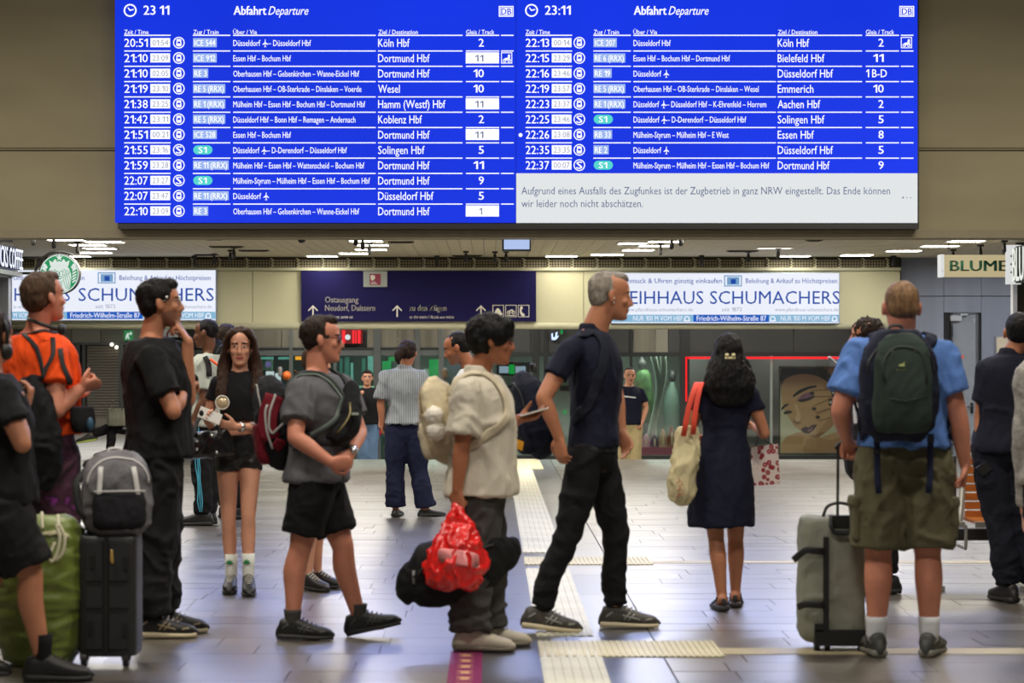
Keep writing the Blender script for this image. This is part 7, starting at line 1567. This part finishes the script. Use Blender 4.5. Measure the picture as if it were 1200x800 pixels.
# ---- man in navy polo shirt at the right edge
I = person(13.0, 4, 'man in navy polo shirt and dark trousers standing before the bench, seen from behind', 1180, H=1.72, b=1.08, head=(1194, 390), hy=8, neck=(1184, 417), pelvis=(1180, 526), sw=.20,
    Lf=dict(sh=(1157, 432, .0), el=(1150, 490, .03), wr=(1152, 532, .0), hd=(.05, .2, -1), hn=(1, 0, 0), curl=45, ts=-1, kn=(1172, 610), an=(1182, 690, -.02), fy=-14, sl=.62), R=dict(sh=(1212, 432, .0), el=(1218, 490, .03), wr=(1216, 530, .05), hd=(0, .2, -1), hn=(-1, 0, 0), curl=40, kn=(1204, 610), an=(1212, 688), fy=14, sl=.62),
    skin=SK_M, hairm=H_BLK, top=dict(name='polo_shirt', mats=[cloth('navy_warm', (24, 26, 40))], t0=-.03, e=.016, sr=.075, collar=True, amp=.006), bottom=dict(name='trousers', mats=[cloth('navy_dark', (22, 25, 36))], r=(.104, .086, .070), len=1.95, amp=.010), shoes=dict(u=S_BLK, s=S_SOLE, lace=S_LAC))
hair(I, CROP, amp=.004)
r0 = root('wallet', P(1153, 552, 12.9), 'black folded wallet in the hand of the man before the bench', 'wallet')
g = MB(); g.loft([(P(1149, 544, 12.9), V((.03, 0, .02)), V((0, .008, 0))), (P(1158, 553, 12.9), V((.03, 0, .02)), V((0, .008, 0)))], 10, 1, 4); g.build('cover', M_BLK, r0)
# ---- person in grey knitwear beyond the right edge
I = person(11.2, 10, 'person in grey knitted sweater cut by the right edge', 1240, H=1.70, head=(1240, 372), neck=(1240, 412), pelvis=(1240, 560), sw=.19,
    Lf=dict(sh=(1205, 440, 0), el=(1199, 520, .0), wr=(1202, 600, .05), hd=(0, .1, -1), hn=(1, 0, 0), curl=35, ts=-1, kn=(1230, 660), an=(1230, 745), sl=1.9), R=dict(el=(1292, 520), wr=(1290, 600), kn=(1258, 660), an=(1258, 745), sl=1.9),
    skin=SK_L, hairm=H_BR, top=dict(name='sweater', mats=[mat('knit_grey', (150, 146, 138), .9, noise_amt=.3, noise_scale=30, bump=.5, bump_scale=60)], t0=-.05, e=.03, sr=.065), bottom=dict(name='trousers', mats=[C_BLK], r=(.105, .09, .08), len=1.9), shoes=dict(u=S_BLK, s=S_SOLE), features=False)
hair(I, SHORT)

# ---- hidden dark-shirted person and the seated one, far left
I = person(28.0, 4, 'dark-shirted person standing mostly hidden behind the man in black T-shirt', 163, H=1.66, q=1.8, head=(170, 402), neck=(166, 418), pelvis=(162, 470), sw=.185,
    Lf=dict(sh=(149, 424), el=(146, 446), wr=(149, 468), hd=(.1, 0, -1), hn=(1, 0, 0), kn=(157, 510), an=(157, 541), sl=.75), R=dict(el=(184, 446), wr=(182, 466), kn=(168, 510), an=(168, 541), sl=.75), skin=SK_M, hairm=H_BLK,
    top=dict(name='t_shirt', mats=[C_BLK], t0=-.02, e=.02), bottom=dict(name='trousers', mats=[C_BLK], r=(.10, .08, .075), len=1.93), shoes=dict(u=S_BLK, s=S_SOLE), features=False)
hair(I, SHORT, vox=.012)
I = person(31.2, -84, 'person in dark trousers sitting with crossed legs on the far bench, torso hidden', 158, H=1.72, q=1.8, head=(172, 435), hy=-90, neck=(170, 452), pelvis=(164, 497), sw=.18,
    R=dict(sh=(168, 460, .15), el=(160, 478, .15), wr=(148, 488, .1), hd=(-1, 0, 0), hn=(0, 0, -1), hp=(160, 500, .08), kn=(133, 499, .06), an=(106, 510, -.02), free=True, fy=-95, fp=-8, sl=1.7), Lf=dict(sh=(169, 460, -.15), el=(162, 480, -.15), wr=(148, 490, -.1), hd=(-1, 0, 0), hn=(0, 0, -1), hp=(160, 500, -.08), kn=(131, 503, -.06), an=(128, 529, -.04), fy=-90, sl=1.7),
    skin=SK_M, hairm=H_BLK, top=dict(name='jacket', mats=[C_BLK2], t0=-.02, e=.02), bottom=dict(name='trousers', mats=[C_BLK], r=(.095, .075, .06), len=1.9), shoes=dict(u=S_BLK, s=mat('sole_lime', (170, 190, 80), .6)), features=False)
hair(I, SHORT, vox=.012)
r0 = root('canvas_bag', P(137, 498, 31.0), 'square grey bag on the lap of the seated person', 'bag')
g = MB(); g.loft([(P(137, 499, 31.0), V((.13, 0, 0)), V((0, .07, 0))), (P(137, 490, 31.0), V((.135, 0, 0)), V((0, .08, 0))), (P(136.5, 478, 31.0), V((.12, 0, 0)), V((0, .06, 0)))], 16, 2, 5); me = remesh(g, .015, 2); link_mesh('main_bag', me, [cloth('bag_grey', (104, 104, 92))], r0, True)
g = MB(); g.limb([P(130, 480, 30.9), P(132, 470, 30.95), P(141, 470, 30.95), P(143, 480, 30.9)], [.008] * 4, 6, 2); g.build('handle', M_ZIP, r0, True)
r0 = root('waiting_bench', P(165, 535, 31.4), 'plain steel bench under the seated person at the far left', 'bench')
g = MB(); g.box((P(148, 0, 31.3).x, 31.0, .40), (P(212, 0, 31.3).x, 31.5, .44)); g.build('seat', mat('bench_steel', (130, 132, 132), .35, .6), r0)
for px in (152, 208):
    g = MB(); x_ = P(px, 0, 31.3).x; g.box((x_ - .02, 31.05, 0), (x_ + .02, 31.45, .40)); g.build('leg', M_FR, r0)

# ================================================================ LUGGAGE ON THE LEFT
r0 = root('duffel_bag', P(50, 782, 10.4), 'big olive green drawstring sack standing at the left edge', 'duffel bag')
m = MB(); Yd = 10.40
m.loft([(P(48, 779, Yd), V((.11, 0, 0)), V((0, .10, 0))), (P(46, 765, Yd), V((.17, 0, 0)), V((0, .15, 0))), (P(46, 720, Yd), V((.215, 0, 0)), V((0, .18, 0))), (P(50, 670, Yd), V((.220, 0, 0)), V((0, .18, 0))), (P(55, 630, Yd), V((.175, 0, 0)), V((0, .15, 0))), (P(60, 610, Yd), V((.12, 0, 0)), V((0, .10, 0))), (P(62, 603, Yd), V((.07, 0, 0)), V((0, .06, 0)))], 24, 3, 2.2)
me = remesh(m, .010, 4)
def sack(p): 
    return .012 * noise.noise(V((p.x * 4, p.y * 4, p.z * 14))) + .010 * (1 - abs(noise.noise(V((p.x * 7, p.y * 7, p.z * 20 + 4)))) * 2)
displace(me, sack); o = link_mesh('main_bag', me, [mat('sack_green', (104, 118, 40), .45, noise_amt=.15, noise_scale=4, bump=.4, bump_scale=20, sheen=.2)], r0, True)
g = MB(); ribbon(g, on_surface(o, [P(x_, 617 - .002 * (x_ - 60) ** 2 + (4 if x_ > 84 else 0), 10.2) for x_ in range(28, 94, 6)], .006), .022, .01); g.build('band', mat('band_cream', (196, 188, 150), .7), r0, True)
g = MB(); g.limb([P(66, 616, 10.18), P(70, 630, 10.16), P(66, 650, 10.15), P(60, 658, 10.14), P(58, 650, 10.14), P(64, 636, 10.16)], [(.008, .004)] * 6, 8, 3, ref=(0, 1, 0)); g.limb([P(70, 616, 10.18), P(76, 630, 10.16), P(73, 648, 10.15), P(66, 656, 10.15)], [(.008, .004)] * 4, 8, 3, ref=(0, 1, 0)); g.limb([P(68, 604, 10.27), P(69, 616, 10.18)], [.008] * 2, 8, 1); g.limb([P(49, 601, 10.30), P(50, 618, 10.20)], [.008] * 2, 8, 1); g.build('cord', mat('cord_cream', (206, 200, 172), .8), r0, True)

r0 = root('suitcase', P(125, 782, 10.4), 'dark grey hard-shell suitcase with ribs under the black and white backpack', 'suitcase')
Ys_ = 10.28; M_HS = mat('case_charcoal', (40, 41, 42), .45, bump=.15, bump_scale=120); xc = P(124.5, 0, Ys_).x
def hz(py): return P(0, py, Ys_).z
m = MB(); hw = 34.5 / (F / Ys_)
m.loft([(V((xc, Ys_ + .13, hz(770))), V((hw * .9, 0, 0)), V((0, .10, 0))), (V((xc, Ys_ + .13, hz(764))), V((hw, 0, 0)), V((0, .125, 0))), (V((xc, Ys_ + .13, hz(700))), V((hw, 0, 0)), V((0, .13, 0))), (V((xc, Ys_ + .13, hz(636))), V((hw, 0, 0)), V((0, .125, 0))), (V((xc, Ys_ + .13, hz(628))), V((hw * .92, 0, 0)), V((0, .10, 0)))], 28, 3, 6)
me = remesh(m, .009, 2); link_mesh('shell', me, [M_HS], r0, True)
for i, (a_, b_) in enumerate(((101, 120), (128, 151))):
    for j, (c_, d_) in enumerate(((636, 680), (687, 712), (719, 760))):
        g = MB(); g.pbox(a_, c_, b_, d_, Ys_ - .008, .02); g.build('raised_panel', M_HS, r0)
g = MB(); g.pbox(121.5, 630, 126.5, 768, Ys_ - .012, .02); g.build('zip_seam', M_BLK, r0)
g = MB(); g.limb([P(131, 645, Ys_ - .02), P(131, 655, Ys_ - .022), P(131.5, 659, Ys_ - .022)], [.006, .009, .007], 8, 2); g.build('lock_tag', mat('tag_gold', (196, 160, 90), .35, .4), r0, True)
for (px, py) in ((108, 658), (147, 660), (106, 735), (146, 738)): g = MB(); g.pbox(px - 2.5, py - 7, px + 2.5, py + 7, Ys_ - .02, .014); g.build('latch', M_BLK, r0)
for px in (99, 148):
    g = MB(); w_ = P(px, 776, Ys_ + .03); w_.z = .032; g.cyl(w_ - V((.013, 0, 0)), w_ + V((.013, 0, 0)), .032, 18); g.box((w_.x - .02, w_.y - .015, w_.z), (w_.x + .02, w_.y + .02, .075)); g.build('wheel', M_BLK, r0)
for px in (103, 122):
    g = MB(); g.cyl(P(px, 628, Ys_ + .15), P(px, 560, Ys_ + .15), .008, 8); g.build('telescopic_tube', mat('tube_white', (190, 192, 196), .4, .4), r0)
g = MB(); g.limb([P(99, 545, Ys_ + .15), P(103, 541, Ys_ + .15), P(113, 540, Ys_ + .15), P(122, 545, Ys_ + .15), P(122, 560, Ys_ + .15)], [.011] * 5, 8, 3); g.cyl(P(103, 560, Ys_ + .15), P(101, 544, Ys_ + .15), .010, 8); g.build('grip', M_BLK, r0, True)
B = pack('backpack', 'black and white backpack lying on top of the charcoal suitcase', P(137, 580, 10.42), 165, (.33, .24, .41),  [mat('pack_bw', (96, 94, 98), .7, noise_amt=.9, noise_scale=6, bump=.3), cloth('pack_black3', (26, 26, 30)), mat('pack_white', (196, 194, 192), .6)], lean=-6, sq=5, em=.55)
T = B['T']
for s, x_ in ((1, -.09), (-1, .10)):
    g = MB(); ribbon(g, on_surface(B['main'], [T(x_, .2, .16), T(x_ * 1.15, .2, .05), T(x_ * 1.2, .2, -.06), T(x_ * 1.1, .2, -.14)], .006), .024, .008); g.build('white_band', mat('pack_white', (196, 194, 192), .6), B['root'], True)
g = MB(); g.limb([T(.14, .0, .12), T(.19, .03, .05), T(.18, .05, -.06), T(.15, .06, -.10)], [(.018, .007)] * 4, 8, 3, ref=(0, 1, 0)); g.build('shoulder_strap', M_STR, B['root'], True)

# dark backpack of the polo-shirt man, hanging behind him
I = PERSON_POLO
B = pack('backpack', 'dark navy backpack with yellow patch on the far shoulder of the navy polo man', P(624, 486, 11.95), -105, (.28, .20, .48), [cloth('pack_dusk', (26, 30, 46)), cloth('pack_dusk', (26, 30, 46)), M_ZIP], lean=16)
g = MB(); g.loft([(P(603, 519, 11.79), V((.004, 0, .024)), V((0, .004, 0))), (P(613, 523, 11.77), V((.004, 0, .024)), V((0, .004, 0)))], 10, 1, 6); g.build('yellow_patch', mat('patch_yellow', (216, 150, 30), .5), B['root'])
g = MB(); pts = [I['tor'](.8) + I['rr'] * .12 - I['fr'] * .16, I['tor'](1.0) + I['rr'] * .11 - I['fr'] * .02, I['tor'](.95) + I['rr'] * .13 + I['fr'] * .04, I['tor'](.7) + I['rr'] * .16 + I['fr'] * .02, I['tor'](.5) + I['rr'] * .18 - I['fr'] * .02, I['tor'](.36) + I['rr'] * .15 - I['fr'] * .06, I['tor'](.26) + I['rr'] * .1 - I['fr'] * .14]
ribbon(g, strap_path(I, pts, 28, .010), .06, .014); g.build('shoulder_strap', cloth('strap_dusk', (30, 34, 46)), B['root'], True)

# ================================================================ BENCH ON THE RIGHT
Yb_ = 13.95
r0 = root('slatted_bench', (P(1150, 0, Yb_).x, Yb_, 0), 'wooden slatted station bench with grey metal frame behind the olive shorts', 'bench')
M_WD = mat('bench_wood', (178, 104, 40), .45, noise_amt=.22, noise_scale=6, stretch=(.6, 4, 6), bump=.1); M_BF = mat('bench_frame', (178, 178, 170), .35, .4)
for (a_, b_) in ((1020, 1112), (1131, 1215), (1216, 1290)):
    for i in range(7):
        y0 = 536.5 + 10.3 * i; g = MB(); lo_, hi_ = P(a_, y0 + 8.4, Yb_ + .10 - .012 * i), P(b_, y0, Yb_ + .10 - .012 * i); g.box((lo_.x, lo_.y, lo_.z), (hi_.x, lo_.y + .02, hi_.z)); g.build('back_slat', M_WD, r0)
    for i in range(5):
        g = MB(); y_ = Yb_ - .36 + .085 * i; g.box((P(a_, 0, Yb_).x, y_, .405), (P(b_, 0, Yb_).x, y_ + .07, .425)); g.build('seat_slat', M_WD, r0)
    g = MB(); g.box((P(a_, 0, Yb_).x - .02, Yb_ - .385, .39), (P(b_, 0, Yb_).x + .02, Yb_ - .365, .425)); g.cyl((P(a_, 0, Yb_).x, Yb_ + .13, P(0, 534, Yb_).z), (P(b_, 0, Yb_).x, Yb_ + .13, P(0, 534, Yb_).z), .014, 8); g.build('seat_rail', M_BF, r0)
    for px in (a_ - 2, b_ + 1):
        x_ = P(px, 0, Yb_ - .3).x; g = MB(); g.limb([(x_, Yb_ - .37, .40), (x_, Yb_ - .37, .27), (x_, Yb_ - .34, .26), (x_, Yb_ + .0, .26)], [.010] * 4, 8, 2); g.build('armrest_loop', M_BF, r0, True)
g = MB(); g.box((P(1015, 0, Yb_).x, Yb_ - .12, .29), (P(1300, 0, Yb_).x, Yb_ - .02, .36)); g.build('beam', mat('beam_dark', (58, 58, 58), .5, .3), r0)
for (a_, m_) in ((1116, mat('post_dark', (34, 26, 24), .5)), (1124.5, M_BF)):
    g = MB(); g.limb([P(a_, 612, Yb_ - .02), P(a_ + (3 if a_ > 1120 else 1), 578, Yb_ + .06), P(a_ + (5 if a_ > 1120 else 1), 536, Yb_ + .14)], [(.020, .012)] * 3, 8, 2, ref=(0, 1, 0)); g.build('back_post', m_, r0, True)
for px in (1088, 1184, 1262):
    g = MB(); x_ = P(px, 0, Yb_).x; g.box((x_ - .03, Yb_ - .1, 0), (x_ + .03, Yb_ - .04, .30)); g.box((x_ - .03, Yb_ - .36, 0), (x_ + .03, Yb_ + .2, .03)); g.build('leg', M_BF, r0)
bpy.data.scenes.remove(TMP)
